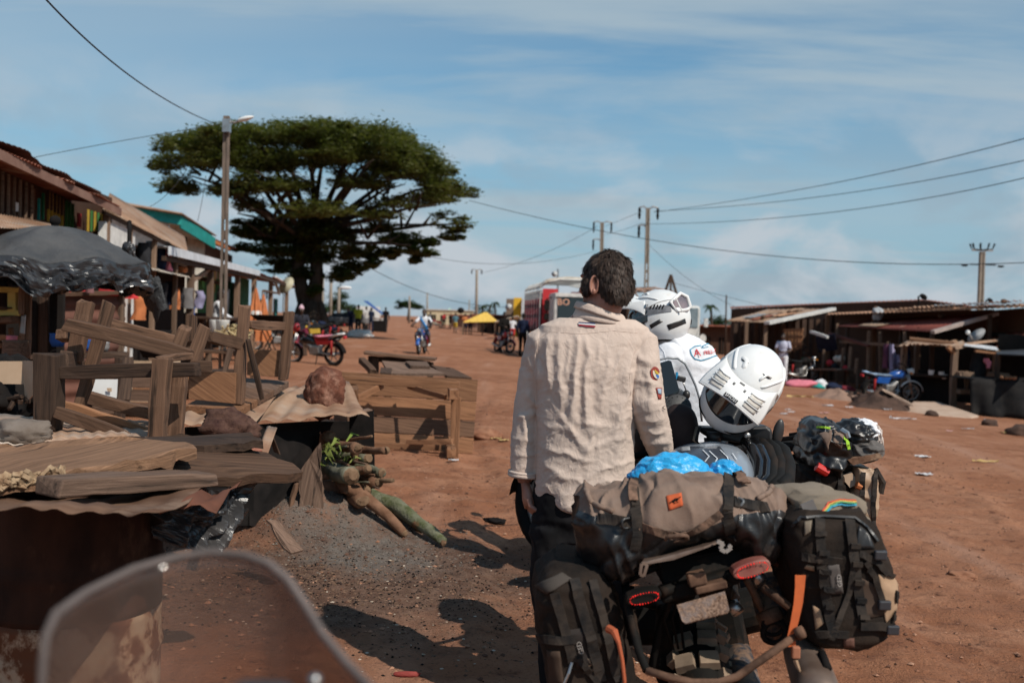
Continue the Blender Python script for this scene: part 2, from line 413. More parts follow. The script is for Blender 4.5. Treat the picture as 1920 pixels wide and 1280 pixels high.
# ground
ASH = G(640,1000)      # foot of the smouldering logs
def ground_mat():
 m = bpy.data.materials.new('laterite_ground'); m.use_nodes = True; t = m.node_tree; b = t.nodes['Principled BSDF']
 lk = t.links.new
 ge = nd('ShaderNodeNewGeometry',t); pos = ge.outputs['Position']
 def noise(scale,det=6,ro=0.6,dist=0.0,vec=None):
  n = nd('ShaderNodeTexNoise',t); n.inputs['Scale'].default_value = scale; n.inputs['Detail'].default_value = det; n.inputs['Roughness'].default_value = ro
  n.inputs['Distortion'].default_value = dist; lk(vec or pos,n.inputs['Vector']); return n.outputs['Fac']
 def ramp(v,lo,hi):
  r = nd('ShaderNodeMapRange',t,interpolation_type='SMOOTHSTEP'); r.inputs['From Min'].default_value = lo; r.inputs['From Max'].default_value = hi; lk(v,r.inputs['Value']); return r.outputs[0]
 def mix(f,a,c):
  x = nd('ShaderNodeMixRGB',t)
  if isinstance(f,float): x.inputs[0].default_value = f
  else: lk(f,x.inputs[0])
  for i,q in ((1,a),(2,c)):
   if isinstance(q,tuple): x.inputs[i].default_value = (*q,1)
   else: lk(q,x.inputs[i])
  return x.outputs[0]
 c = mix(ramp(noise(0.35,5),0.35,0.65),(0.245,0.096,0.047),(0.35,0.156,0.085))
 c = mix(ramp(noise(2.3,7,0.65),0.40,0.75),c,(0.41,0.20,0.115))
 c = mix(ramp(noise(9,6,0.7),0.52,0.72),c,(0.135,0.053,0.031))
 c = mix(ramp(noise(60,3,0.7),0.56,0.72),c,(0.12,0.055,0.035))
 mpx = nd('ShaderNodeMapping',t); mpx.inputs['Scale'].default_value = (1.6,0.12,1); mpx.inputs['Rotation'].default_value = (0,0,0.12); lk(pos,mpx.inputs[0])
 c = mix(ramp(noise(1.0,4,0.5,0,mpx.outputs[0]),0.55,0.75),c,(0.39,0.205,0.132))
 def blob(px,py,rr,n,rag):
  q = G(px,py)
  d = nd('ShaderNodeVectorMath',t,operation='DISTANCE'); lk(pos,d.inputs[0]); d.inputs[1].default_value = q
  a = math_('ADD',d.outputs['Value'],math_('MULTIPLY',math_('SUBTRACT',noise(n,6,0.65),0.5,tree=t),rag,tree=t),tree=t)
  return ramp(a,rr,rr * 0.35)
 sootm = math_('MAXIMUM',blob(560,1090,1.5,2.2,1.6),blob(760,1060,1.25,2.0,1.5),tree=t)
 c = mix(math_('MULTIPLY',sootm,0.82,tree=t),c,mix(ramp(noise(14,6,0.7),0.35,0.7),(0.07,0.044,0.033),(0.16,0.108,0.082)))
 ashm = math_('MAXIMUM',blob(625,1005,0.62,4,0.7),blob(700,1045,0.55,4,0.7),tree=t)
 c = mix(math_('MULTIPLY',ashm,ramp(noise(11,6,0.7),0.25,0.6),tree=t),c,(0.165,0.138,0.118))
 c = mix(math_('MULTIPLY',sootm,ramp(noise(38,4,0.7),0.60,0.68),tree=t),c,(0.02,0.017,0.016))
 lk(c,b.inputs['Base Color']); b.inputs['Roughness'].default_value = 0.95; b.inputs['Specular IOR Level'].default_value = 0.15
 h = math_('ADD',math_('MULTIPLY',noise(14,8,0.7),0.6,tree=t),math_('MULTIPLY',noise(70,5,0.7),0.35,tree=t),tree=t)
 bp = nd('ShaderNodeBump',t); bp.inputs['Strength'].default_value = 1.0; bp.inputs['Distance'].default_value = 0.045; lk(h,bp.inputs['Height']); lk(bp.outputs[0],b.inputs['Normal'])
 return m
def ghs(x,y):
 """relief of the dirt on top of the terrain plane"""
 near = np.clip((26 - np.hypot(x,y - 4)) / 14,0,1)
 h = 0.030 * fbm(x * 0.5,y * 0.5,o=3,s=3) * (0.5 + 0.5 * near)
 h = h + near * (0.016 * fbm(x * 2.3,y * 2.3,o=5,s=11,g=0.6))
 for x0,sl,wd in ((1.55,.16,.14),(2.35,.15,.15),(-.15,-.02,.13),(3.6,.22,.16),(4.4,.2,.15),(.55,.02,.12)):   # wheel ruts
  u = (x - x0 - sl * (y - 4) - .25 * np.sin(y * .35 + x0)); h = h + near * .030 * (-np.exp(-(u / wd) ** 2) + .6 * np.exp(-((np.abs(u) - wd * 1.7) / (wd * .6)) ** 2)) * (.75 + .25 * np.sin(y * 34 + x0 * 9))
 h = h + near * .012 * fbm(x * 6,y * 6,o=2,s=27)
 ax,ay = ASH.x,ASH.y
 d = np.hypot((x - ax) / 1.0,(y - ay) / 0.85)
 h = h + 0.18 * np.exp(-(d / 0.42) ** 2) + 0.04 * np.exp(-(d / 0.9) ** 2)
 q = G(520,1010); d2 = np.hypot(x - q.x,y - q.y); h = h + 0.16 * np.exp(-(d2 / 0.38) ** 2)
 return h
def geo(a,b,n):  # spacing that grows from a to b
 return list(a + (b - a) * ((np.arange(1,n + 1) / n) ** 4.2))
xs = np.array(sorted([-q for q in geo(3.4,2200,44)] + list(np.linspace(-3.4,5,210)) + geo(5.0,2200,44)))
ys = np.array(sorted(list(np.linspace(-40,1.6,24)) + list(np.linspace(1.7,12,215)) + geo(12,4200,110)))
X,Y = np.meshgrid(xs,ys); Z = gz(X,Y) + ghs(X,Y)
me = bpy.data.meshes.new('ground'); nx,ny = len(xs),len(ys)
idx = np.arange(nx * ny).reshape(ny,nx)
me.from_pydata(np.stack([X,Y,Z],-1).reshape(-1,3).tolist(),[],np.stack([idx[:-1,:-1],idx[:-1,1:],idx[1:,1:],idx[1:,:-1]],-1).reshape(-1,4).tolist())
me.polygons.foreach_set('use_smooth',[True] * len(me.polygons))
ground = place('ground',me,ground_mat(),kind='structure')
def gh(x,y): return float(gz(x,y)) + float(ghs(np.array(float(x)),np.array(float(y))))
def og(p,up=0.0): return V3((p.x,p.y,gh(p.x,p.y) + up))
# oil drum and the timber lying on it
DRUMP = V3((P(140,970,3.38).x,P(140,970,3.38).y,0))
gd = gh(DRUMP.x,DRUMP.y)
drum = thing('oil_drum', 'big rust-eaten cream oil drum standing under the pile of planks', 'drum',(DRUMP.x,DRUMP.y,gd))
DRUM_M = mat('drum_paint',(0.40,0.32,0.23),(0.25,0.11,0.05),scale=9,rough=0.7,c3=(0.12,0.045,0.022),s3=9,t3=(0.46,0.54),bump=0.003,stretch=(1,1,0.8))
prof = []
for i in range(40):
 h = i / 39 * 0.855; r = 0.285
 for hr in (0.02,0.29,0.57,0.845): r += 0.010 * math.exp(-((h - hr) / 0.012) ** 2)
 prof.append((r,h))
DRUM_SHADE = mat('drum_rust_shaded',(0.022,0.011,0.008),(0.048,0.021,0.013),scale=8,rough=0.8,c3=(0.09,0.045,0.026),s3=6,t3=(0.56,0.72),bump=0.003,stretch=(1,1,0.5))  # rusty upper shell and rim, the planks' shade put into the dark colour
mb = MB(); mb.lathe([q for q in prof if q[1] > .40],(DRUMP.x,DRUMP.y,gd),n=56,cap=False); mb.build('drum_shell',DRUM_SHADE,drum,smooth=True,solid=0.003)
mb = MB(); mb.lathe([q for q in prof if q[1] < .424],(DRUMP.x,DRUMP.y,gd),n=56,cap=False); mb.build('sunlit_band',DRUM_M,drum,smooth=True,solid=0.003)  # lower part in the drum's own rusty cream, split off at the shadow edge
MB().torus((DRUMP.x,DRUMP.y,gd + 0.857),(0,0,1),0.287,0.009,56,8).build('rim',DRUM_SHADE,drum,smooth=True)
MB().lathe([(0.283,0.80),(0.283,0.806)],(DRUMP.x,DRUMP.y,gd),n=40).build('lid',DRUM_M,drum)
corr('corrugated_sheet',P(-90,985,2.45),P(300,968,2.55),P(392,903,3.55),P(-40,905,3.5),0.12,0.0035,mat('tin_old_brown',(.17,.10,.066),(.095,.05,.032),scale=4,rough=.8,c3=(.26,.18,.13),s3=2.4,t3=(.54,.7),bump=.003),warp=0.03,edge=0.05,seed=3,
  label='tan corrugated tin sheet lying over the rusty drum under the planks',cat='tin sheet')
corr('corrugated_sheet',P(298,962,3.0),P(404,956,3.05),P(455,905,3.6),P(368,912,3.55),0.12,0.004,mat('tin_red_brown',(.17,.068,.042),(.10,.042,.028),scale=4,rough=.8,c3=(.24,.14,.09),s3=2.4,t3=(.54,.7),bump=.003),warp=0.03,edge=0.05,seed=5,
  label='reddish torn tin sheet poking out right of the drum above black plastic',cat='tin sheet')
slab('plywood_offcut',[P(350,980,3.12),P(572,985,3.1),P(560,1000,3.1),P(400,1018,3.1)],0.006,W_DARK,label='dark thin board hanging in the shade under the tin on the drum',cat='board') if False else None
slab('weathered_plank',[P(318,872,3.50),P(372,840,3.75),P(432,832,3.85),P(500,848,3.85),P(520,858,3.8),P(548,868,3.8),P(568,884,3.75),P(540,888,3.68),P(470,891,3.6),P(345,893,3.45)],0.035,W_OLD,rag=0.009,
  label='dark brown plank with a splintered pointed end beside the pale slab',cat='plank')
slab('weathered_plank',[P(-30,842,3.9),P(160,823,3.95),P(470,812,3.95),P(492,826,3.8),P(380,836,3.7),P(-30,858,3.6)],0.03,W_DARK,rag=0.006,
  label='blackened plank lying behind the pale slab, below the bench frame',cat='plank')
slab('weathered_plank',[P(-40,838,3.5),P(150,823,3.62),P(250,821,3.66),P(300,824,3.66),P(345,828,3.62),P(369,839,3.50),P(350,846,3.44),P(300,858,3.3),P(215,872,3.15),P(120,886,3.02),P(-40,912,2.85)],0.036,W_LIGHT,rag=0.008,
  label='broad pale weathered slab of wood, topmost on the drum pile',cat='plank')
mb = MB()
for i in range(90):
 px = random.uniform(-5,118); py = 896 + random.uniform(0,17) - px * 0.13; d = 2.9 + px * 0.0012
 c = P(px,py,d - 0.012); s = random.uniform(0.006,0.022)
 mb.box(c,(s * 2.2,s,s * 0.6),Euler((random.random(),random.random(),random.random() * 6)).to_matrix())
o = mb.build('rotten_edge',mat('rotten_wood',(0.38,0.27,0.17),(0.2,0.12,0.07),scale=30,rough=0.95)); o['kind'] = 'stuff'
setpar(o,bpy.data.objects['weathered_plank.002']) if 'weathered_plank.002' in bpy.data.objects else None
plank('timber_beam',P(88,911,2.83),P(386,896,3.42),0.10,0.052,W_GREY,up=(0.1,0.1,1),bev=0.006,jit=0.004,
  label='squared timber beam with sawn end lying below the pale slab',cat='beam')
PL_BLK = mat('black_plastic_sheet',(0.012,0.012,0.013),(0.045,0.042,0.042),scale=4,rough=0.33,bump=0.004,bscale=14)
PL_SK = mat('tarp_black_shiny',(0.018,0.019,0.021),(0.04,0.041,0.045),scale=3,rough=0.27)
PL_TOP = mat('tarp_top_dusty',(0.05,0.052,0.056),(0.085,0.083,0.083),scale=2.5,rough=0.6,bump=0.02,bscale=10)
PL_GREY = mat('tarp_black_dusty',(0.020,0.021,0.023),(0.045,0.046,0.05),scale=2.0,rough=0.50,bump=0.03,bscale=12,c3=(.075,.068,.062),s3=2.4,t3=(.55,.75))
def wrinkled(name,corners,nu,nv,amp,m,seed,fx=5,fy=3,**tg):
 A,B,Cc,D = [V3(q) for q in corners]; nrm = (B - A).cross(D - A).normalized()
 def fn(u,v):
  p = (A * (1 - u) + B * u) * (1 - v) + (D * (1 - u) + Cc * u) * v
  n = float(fbm(u * fx + seed,v * fy,s=seed,o=4)); r = 1 - abs(float(vnoise(u * fx * 1.3 + v * 2,v * fy + seed,s=seed + 9))) * 2
  e = 0.35 * float(vnoise(u * 6 + seed,v * 6,s=seed + 3))
  return p + nrm * amp * (n + 0.7 * r) + (B - A) * (e * 0.06 if u in (0,1) else 0) + (D - A) * (e * 0.16 if v in (0,1) else 0)
 mb = MB(); mb.grid(fn,nu,nv); return mb.build(name,m,smooth=False,solid=0.002,**tg)
wrinkled('plastic_sheet',[P(296,955,3.25),P(500,893,3.72),P(415,1040,3.55),P(305,1015,3.3)],40,34,0.035,PL_BLK,4,
   label='crumpled black plastic sheet hanging from the planks beside the drum',cat='plastic sheet')
plank('pole',P(396,1032,3.6),P(462,955,3.95),0.028,0.02,W_OLD,label='thin brown stick leaning against the black plastic sheet',cat='stick')
# low shack with tin roof
sh = thing('firewood_shelter', 'low firewood shelter with dusty corrugated tin roof and sooty boards', 'shelter',G(600,992))
corr('roof_sheet',P(348,791,6.25),P(692,784,6.55),P(655,716,7.6),P(515,722,7.5),0.15,0.012,TIN_TAN,sh,warp=0.03,edge=0.03,seed=11,nj=9)
corr('roof_sheet',P(330,800,5.6),P(470,800,5.75),P(520,745,6.9),P(360,765,6.7),0.15,0.010,TIN_TAN,sh,warp=0.03,edge=0.02,seed=12,nj=7)
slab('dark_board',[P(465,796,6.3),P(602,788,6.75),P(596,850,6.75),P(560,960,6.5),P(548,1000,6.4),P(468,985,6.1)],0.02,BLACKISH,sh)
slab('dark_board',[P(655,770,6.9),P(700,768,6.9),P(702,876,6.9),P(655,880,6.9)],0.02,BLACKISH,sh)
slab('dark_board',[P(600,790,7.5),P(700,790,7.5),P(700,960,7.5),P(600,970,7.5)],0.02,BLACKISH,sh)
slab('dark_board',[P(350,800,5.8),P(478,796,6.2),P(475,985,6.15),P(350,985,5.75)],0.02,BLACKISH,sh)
slab('upright_board',[P(559,892,6.35),P(572,868,6.35),P(592,838,6.35),P(600,830,6.35),P(606,970,6.35),P(563,996,6.3)],0.03,W_GREY,sh,rag=0.008)
plank('corner_post',P(536,978,6.3),P(556,905,6.35),0.03,0.03,W_OLD,sh)
plank('corner_post',P(503,800,6.2),P(520,850,6.25),0.05,0.012,W_OLD,sh)
plank('edge_board',P(655,775,6.6),P(694,768,6.75),0.06,0.015,W_GREY,sh)
slab('bark_piece',[P(499,972,5.3),P(530,982,5.35),P(545,1005,5.3),P(568,1030,5.2),P(546,1036,5.15),P(528,1020,5.2),P(512,996,5.25)],0.012,W_GREY,rag=0.008,
  label='pale flake of bark lying on the dirt heap below the shelter',cat='bark')
slab('bark_piece',[P(655,985,5.6),P(672,1010,5.5),P(690,1018,5.45),P(672,1004,5.6)],0.008,W_GREY) if False else None
LAT = mat('laterite_rock',(0.19,0.075,0.048),(0.085,0.034,0.024),scale=13,rough=0.95,bump=0.03,bscale=22,c3=(0.32,0.17,0.12),s3=9,t3=(0.5,0.65))
LATD = mat('laterite_rock_dark',(0.12,0.065,0.048),(0.06,0.03,0.025),scale=16,rough=0.95,bump=0.02,bscale=26)
rock('laterite_rock',P(606,738,7.0),(0.135,0.13,0.15),LAT,4,0.22,label='rough red laterite rock weighing down the tin roof',cat='rock')
rock('laterite_rock',P(432,800,5.2),(0.135,0.12,0.085),LATD,8,0.25,label='dark pitted rock lying right of the bench frame legs',cat='rock')
rock('laterite_rock',P(42,812,4.3),(0.13,0.10,0.06),mat('cement_lump',(0.20,0.165,0.14),(0.13,0.10,0.08),scale=8,rough=0.95,bump=0.01),15,0.2,label='flat grey lump at the left edge behind the pale slab',cat='rock')
corr('corrugated_sheet',P(-40,830,4.1),P(300,822,4.5),P(330,795,5.3),P(-40,772,5.4),0.076,0.007,TIN_TAN,warp=0.02,seed=21,
  label='dusty tin sheet under the bench frame at the left edge',cat='tin sheet')
slab('tin_flap',[P(428,826,4.3),P(480,832,4.35),P(492,845,4.3),P(440,848,4.25)],0.004,TIN_RUST,label='small red tin scrap between the dark plank and the pitted rock',cat='tin scrap')
corr('tin_scrap',P(478,858,5.0),P(498,862,5.0),P(520,800,5.6),P(500,800,5.6),0.076,0.006,TIN_TAN,label='narrow strip of tin leaning behind the splintered plank',cat='tin scrap')
# firewood stacked inside the shelter, each stick a thing
FW_G = mat('bark_green',(0.10,0.095,0.06),(0.21,0.20,0.15),scale=9,rough=0.9,bump=0.01,c3=(0.09,0.12,0.03),s3=5)
FW_B = mat('bark_brown',(0.12,0.06,0.035),(0.22,0.12,0.075),scale=11,rough=0.9,bump=0.012)
FW_E = mat('cut_wood',(0.22,0.14,0.085),(0.12,0.07,0.042),scale=14,rough=0.9)
def stick(name,pts,rads,m,label,cat='firewood',group=None,seed=0,fork=None,n=10):
 a = np.array([tuple(q) for q in pts]); K = 9; out = []; rr = []
 for k in range(K):
  u = k / (K - 1) * (len(a) - 1); i = min(int(u),len(a) - 2); f = u - i
  p = a[i] * (1 - f) + a[i + 1] * f; r = rads[i] * (1 - f) + rads[i + 1] * f
  j = r * 0.35; p = p + np.array([float(vnoise(k * .7,seed * 3.3,s=q)) for q in (1,2,3)]) * j
  out.append(p); rr.append(r * (1 + 0.14 * float(vnoise(k * 1.7,seed,s=7))))
 mb = MB(); mb.tube(out,rr,n)
 o = mb.build(name,m,smooth=True,label=label,cat=cat,group=group)
 d = V3(out[-1]) - V3(out[-2]); d.normalize()
 e = MB(); e.tube([V3(out[-1]) - d * 0.004,V3(out[-1]) + d * 0.004,V3(out[-1]) + d * rr[-1] * random.uniform(.15,.7) + V3((random.uniform(-.3,.3),0,random.uniform(-.3,.3))) * rr[-1]],[rr[-1] * 0.97,rr[-1] * .93,rr[-1] * random.uniform(.35,.7)],n); e.build('cut_end',FW_E,o)
 return o
fire = [([(585,828,7.1),(622,822,6.7)],12,FW_B, 'short brown stick, topmost of the stacked firewood'),
  ([(596,832,7.0),(660,838,6.5),(672,842,6.4)],10,FW_B, 'gnarled brown branch lying over the firewood stack'),
  ([(650,840,6.8),(722,844,6.4)],7,FW_B, 'peeled pale stick sticking out furthest right of the stack'),
  ([(602,868,6.9),(655,896,6.35)],17,FW_G, 'thick mottled grey log with a pale cut end in the stack'),
  ([(655,874,6.9),(718,886,6.5)],8,FW_G, 'thin greenish branch right of the mottled log in the stack'),
  ([(600,892,6.9),(660,884,6.5),(690,878,6.4)],8,FW_B, 'bent brown branch crossing behind the mottled log'),
  ([(640,902,6.8),(735,900,6.4)],4,FW_E, 'slim bare stick lying flat at mid height of the stack'),
  ([(640,900,6.8),(708,904,6.5)],10,FW_B, 'stubby brown branch under the slim bare stick'),
  ([(600,915,6.9),(688,922,6.5)],13,FW_B, 'dark brown log near the bottom of the firewood stack'),
  ([(640,928,6.8),(678,938,6.4)],15,FW_B, 'split brown log end, lowest of the stack before the smouldering logs'),
  ([(655,880,6.7),(668,848,6.6)],8,FW_B, 'upright peeled branch in the middle of the firewood'),
  ([(600,850,7.1),(690,860,6.8)],11,FW_G, 'greenish log in the shade inside the shelter')]
for i,(q,r,m,lb) in enumerate(fire):
 stick('firewood_stick',[P(*z) for z in q],[r * q[0][2] / F] * len(q),m,lb,group='firewood stacked under the tin roof',seed=i)
MOSS = mat('bark_mossy',(0.075,0.085,0.035),(0.20,0.195,0.14),scale=13,rough=0.95,bump=0.02,c3=(0.17,0.085,0.045),s3=3.6,t3=(0.50,0.58),bscale=24)
l1 = og(P(640,968,6.9),0.07); l2 = og(G(832,1030),0.045)
stick('smouldering_log',[l1 + V3((0,0,0.03)),(l1 + l2) / 2 + V3((0.02,0.02,0.05)),l2],[0.052,0.056,0.030],MOSS, 'long mossy green log lying out of the fire on the ground',seed=31,n=14)
l1 = og(P(632,972,6.55),0.08); l2 = og(G(757,1023),0.035)
stick('smouldering_log',[l1,(l1 + l2) / 2 + V3((0.0,-0.01,0.05)),l2],[0.042,0.046,0.032],FW_B, 'brown log lying in grey ash before the mossy log',seed=34,n=14)
l1 = og(G(700,990),0.05); l2 = og(G(792,1012),0.04)
stick('smouldering_log',[l1,l2],[0.035,0.03],FW_B, 'shorter brown branch wedged between the two long logs',seed=37)
for i,(a,b,r) in enumerate((((612,955),(668,962),0.06),((650,950),(700,958),0.05))):
 stick('charred_log',[og(G(*a),0.07),og(G(*b),0.06)],[r,r * 0.8],BLACKISH,('charred black log end in the ashes, left one', 'charred black log end in the ashes, right one')[i],seed=41 + i)
TW = random.Random(8)
ORD = ('topmost', 'second from the top', 'third from the top', 'fourth from the top', 'fifth from the top', 'fifth from the bottom', 'fourth from the bottom', 'third from the bottom', 'second from the bottom', 'lowest')
for i in range(10):
 x,y = TW.uniform(600,660),824 + i * 11; a = P(x,y,6.85); b_ = P(x + TW.uniform(35,85),y + TW.uniform(-10,16),6.42); m_ = a.lerp(b_,.5) + V3((0,TW.uniform(-.02,.02),TW.uniform(-.02,.03)))
 stick('firewood_stick',[a,m_,b_],[TW.uniform(.009,.017),.012,TW.uniform(.005,.010)],(FW_B,W_GREY,FW_G)[i % 3], 'thin bare twig in the stacked firewood, ' + ORD[i] + ' of the twigs',group='firewood stacked under the tin roof',seed=60 + i,n=7)
mb = MB(); base = P(632,840,6.75)
for i in range(26):
 a = random.uniform(0,6.28); l = random.uniform(0.08,0.19); d = V3((math.cos(a) * 0.8,math.sin(a) * 0.4,random.uniform(-0.3,1.0))).normalized()
 q = base + V3((random.uniform(-.05,.10),random.uniform(-.30,-.12),random.uniform(-.10,0.05))); s = d.cross(V3((0,1,0.2))).normalized() * random.uniform(0.006,0.012)
 e = q + d * l + V3((0,0,-0.06 * l / 0.2)); mdl = q + d * l * 0.55 + V3((0,0,0.02))
 mb.add([q,mdl + s,e,mdl - s],[(0,1,2,3)])
mb.build('green_leaves',mat('fresh_leaf',(0.16,0.24,0.04),(0.25,0.27,0.08),scale=6,rough=0.6),label='bunch of bright green leaves lying on the firewood stack',cat='leaves',fixn=False)
# broken bench frame
bf = thing('bench_frame', 'brown weathered bench frame tipped over at the left on the tin', 'bench',P(200,815,5.0))
pl = lambda n,a,b,wpx,m=W_OLD,th=0.045,par=bf,up=(0,0,1): plank(n,P(*a),P(*b),th,wpx * (a[2] + b[2]) / 2 / F,m,par,up=up,bev=0.005)
pl('rail',(122,608,4.85),(357,667,4.95),27)
pl('leg',(161,566,5.0),(137,680,5.0),28,th=0.05,up=(1,0,0))
pl('leg',(205,567,5.15),(148,762,5.1),20,th=0.06,up=(1,0,0))
pl('rail',(200,606,5.35),(330,638,5.45),22)
pl('leg',(347,613,5.1),(328,668,5.1),29,up=(1,0,0))
pl('leg',(360,592,5.6),(358,640,5.6),18,th=0.06,up=(1,0,0))
pl('leg',(384,612,5.3),(360,682,5.25),23,th=0.055,up=(1,0,0))
pl('rail',(112,698,4.75),(372,693,4.72),26,W_DARK)
pl('rail',(340,687,5.0),(398,687,5.02),23)
pl('leg',(93,664,4.75),(91,806,4.75),44,W_DARK,th=0.10,up=(1,0,0))
pl('leg',(305,670,4.66),(295,822,4.66),30,th=0.075,up=(1,0,0))
pl('leg',(338,700,4.92),(328,822,4.92),28,th=0.06,up=(1,0,0))
pl('rail',(300,673,4.7),(356,666,4.95),13)
pl('rail',(108,772,4.7),(250,826,4.72),24,W_OLD)
pl('rail',(110,757,5.0),(296,818,4.95),20,W_WARM)
pl('rail',(160,743,5.3),(296,778,5.2),22,W_OLD)
pl('stub',(113,626,4.95),(126,632,5.15),22,th=0.055)
pl('rail',(120,672,4.85),(150,676,5.1),30,W_DARK)
ut = thing('upturned_table', 'small wooden table lying upside down with its legs in the air', 'table',P(440,770,6.3))
pl2 = lambda *a,**k: pl(*a,par=ut,**k)
A,B_,C_,D_ = P(345,760,6.1),P(449,768,6.05),P(542,714,7.1),P(452,707,7.2)
for i in range(3):
 f0,f1 = i / 3 + 0.004,(i + 1) / 3 - 0.004
 q = [A.lerp(D_,f0),B_.lerp(C_,f0),B_.lerp(C_,f1),A.lerp(D_,f1)]
 slab('top_board',q,0.045,(W_WARM,W_OLD,W_GREY)[i],ut,bev=0.004)
slab('apron',[P(354,699,6.12),P(400,696,6.12),P(442,699,6.12),P(440,757,6.12),P(353,748,6.12)],0.025,W_WARM,ut,bev=0.003)
slab('apron',[P(462,655,6.95),P(527,657,6.95),P(528,707,6.95),P(463,703,6.95)],0.025,W_WARM,ut,bev=0.003)
pl2('leg',(459,574,6.2),(448,758,6.2),19,W_OLD,th=0.07,up=(1,0,0))
pl2('leg',(542,583,6.95),(531,712,6.95),18,W_OLD,th=0.07,up=(1,0,0))
pl2('leg',(434,646,6.9),(420,700,6.9),11,W_GREY,up=(1,0,0))
pl2('rail',(466,608,6.3),(530,611,6.9),17,W_OLD)
pl2('rail',(393,631,5.9),(449,645,6.12),22,W_OLD)
pl2('brace',(465,636,6.15),(492,748,6.2),11,W_DARK,th=0.02,up=(1,0,0))
CARD = mat('cardboard',(0.50,0.36,0.25),(0.42,0.29,0.19),scale=4,rough=0.9)
cb = slab('cardboard_sheet',[P(-30,677,6.5),P(41,677,6.5),P(45,720,6.5),P(-30,719,6.5)],0.006,CARD,label='flat pale cardboard sheet propped at the left edge',cat='cardboard')
slab('fold_flap',[P(42,676,6.5),P(70,677,6.3),P(68,735,6.3),P(47,756,6.45),P(45,720,6.5)],0.006,CARD,cb)
wb = slab('white_sheet',[P(178,711,7.0),P(220,711,7.0),P(218,750,7.0),P(164,741,7.0)],0.008,WHITE_P,label='small white board standing behind the bench frame',cat='board')
slab('paper_mark',[P(200,727,6.98),P(209,727,6.98),P(209,734,6.98),P(201,733,6.98)],0.002,CARD,wb)
for i,(a,b,lb) in enumerate((((240,672),(232,752), 'dark leaning board behind the bench frame and white board'),)):
 plank('dark_post',P(a[0],a[1],7.2),P(b[0],b[1],7.0),0.08,0.05,W_DARK,label=lb,cat='board')
rock('soot_heap',P(20,745,6.8),(0.28,0.4,0.22),BLACKISH,5,0.4,label='dark heap of sooty rubbish below the cardboard',cat='rubbish heap')
for i in range(5):
 x = random.uniform(-10,55); plank('charred_stick',P(x,725 + random.uniform(0,30),6.5),P(x + random.uniform(-40,40),738 + random.uniform(0,30),6.4),0.03,0.03,W_DARK,
   label=('leftmost', 'lowest', 'middle', 'topmost', 'rightmost')[i] + ' charred stick on the soot heap at the left edge',cat='stick',group='charred sticks on the soot heap')
# overturned market table on the street
TB = G(850,862); dT = dep(TB)
ot = thing('overturned_table', 'big brown wooden table tipped on its side in the street', 'table',TB)
Q = lambda x,y,o=0.0: P(x,y,dT + o)
kx = dT / F
TL,TR,BR,BL = Q(624,695,.62),Q(896,711,.62),Q(886,851,.42),Q(627,838,.42)
fr = [0,0.30,0.56,0.78,1.0]
for i in range(4):
 f0,f1 = fr[i] + 0.006,fr[i + 1] - 0.006
 slab('top_board',[TL.lerp(BL,f0),TR.lerp(BR,f0),TR.lerp(BR,f1),TL.lerp(BL,f1)],0.03,(W_WARM,W_WARM,W_OLD,W_WARM)[i],ot,bev=0.003)
ptab = lambda n,a,b,wpx,th=0.05,m=W_WARM,up=(0,0,1): plank(n,Q(*a),Q(*b),th,wpx * kx,m,ot,up=up,bev=0.004)
ptab('apron',(648,711,.28),(862,722,.28),15,0.06)
ptab('apron',(853,725,.35),(850,850,.30),12,0.10,up=(1,0,0))
ptab('apron',(661,716,.35),(664,832,.30),14,0.08,up=(1,0,0))
ptab('apron',(656,832,.22),(826,839,.22),11,0.05)
ptab('leg',(663,728,.35),(662,737,-.28),16,0.085)
ptab('leg',(848,735,.35),(851,740,-.28),18,0.095)
ptab('leg',(843,838,.25),(846,850,-.28),17,0.09)
ptab('leg',(652,826,.25),(652,838,-.20),15,0.09)
ptab('brace',(670,746,-.12),(718,722,.38),12,0.03)
ptab('brace',(765,724,.38),(835,745,-.12),10,0.03)
ptab('stretcher',(763,828,.12),(848,827,-.10),10,0.03)
ptab('stretcher',(861,745,-.02),(856,862,-.05),7,0.02,up=(1,0,0))
bt = thing('wooden_table', 'low dark table standing behind the overturned table', 'table',G(750,712))
dB = dT + 1.9
for i in range(3):
 a = P(684,661,dB).lerp(P(690,660,dB + .8),i / 3); b = P(815,674,dB).lerp(P(818,672,dB + .8),i / 3)
 plank('top_board',a,b,0.26,0.035,W_OLD,bt,up=(0,0,1),bev=0.004)
ptb = lambda n,a,b,wpx,th: plank(n,P(*a),P(*b),th,wpx * dB / F,W_DARK,bt,bev=0.004)
ptb('apron',(694,671,dB + .05),(808,682,dB + .05),11,0.03)
for x,y in ((696,668),(705,670),(808,680),(700,668)):
 o_ = 0.05 if x != 700 else 0.7
 q = P(x,y,dB + o_); plank('leg',q,og(q,0.0),0.07,0.07,W_DARK,bt,up=(1,0,0))
lb = ['wide grey-brown board on the flat pile behind the overturned table', 'short dark board on the left of the flat board pile', 'split brown board at the right of the flat board pile', 'thin board lying crosswise on the flat board pile']
dP = dT + 1.0
slab('loose_board',[P(716,676,dP + .7),P(790,681,dP + .7),P(835,700,dP),P(730,700,dP)],0.03,W_GREY,label=lb[0],cat='board')
slab('loose_board',[P(714,688,dP + .2),P(735,690,dP + .2),P(733,700,dP - .1),P(712,698,dP - .1)],0.05,W_DARK,label=lb[1],cat='board')
slab('loose_board',[P(808,684,dP + .7),P(850,690,dP + .6),P(885,708,dP),P(838,704,dP)],0.03,W_OLD,label=lb[2],cat='board')
slab('loose_board',[P(760,682,dP + .6),P(800,683,dP + .6),P(806,692,dP + .3),P(770,691,dP + .3)],0.035,W_GREY,label=lb[3],cat='board').location.z += 0.035
for x,y,o_ in ((735,702,.1),(868,706,.1),(730,682,.6),(825,686,.6)):
 pass
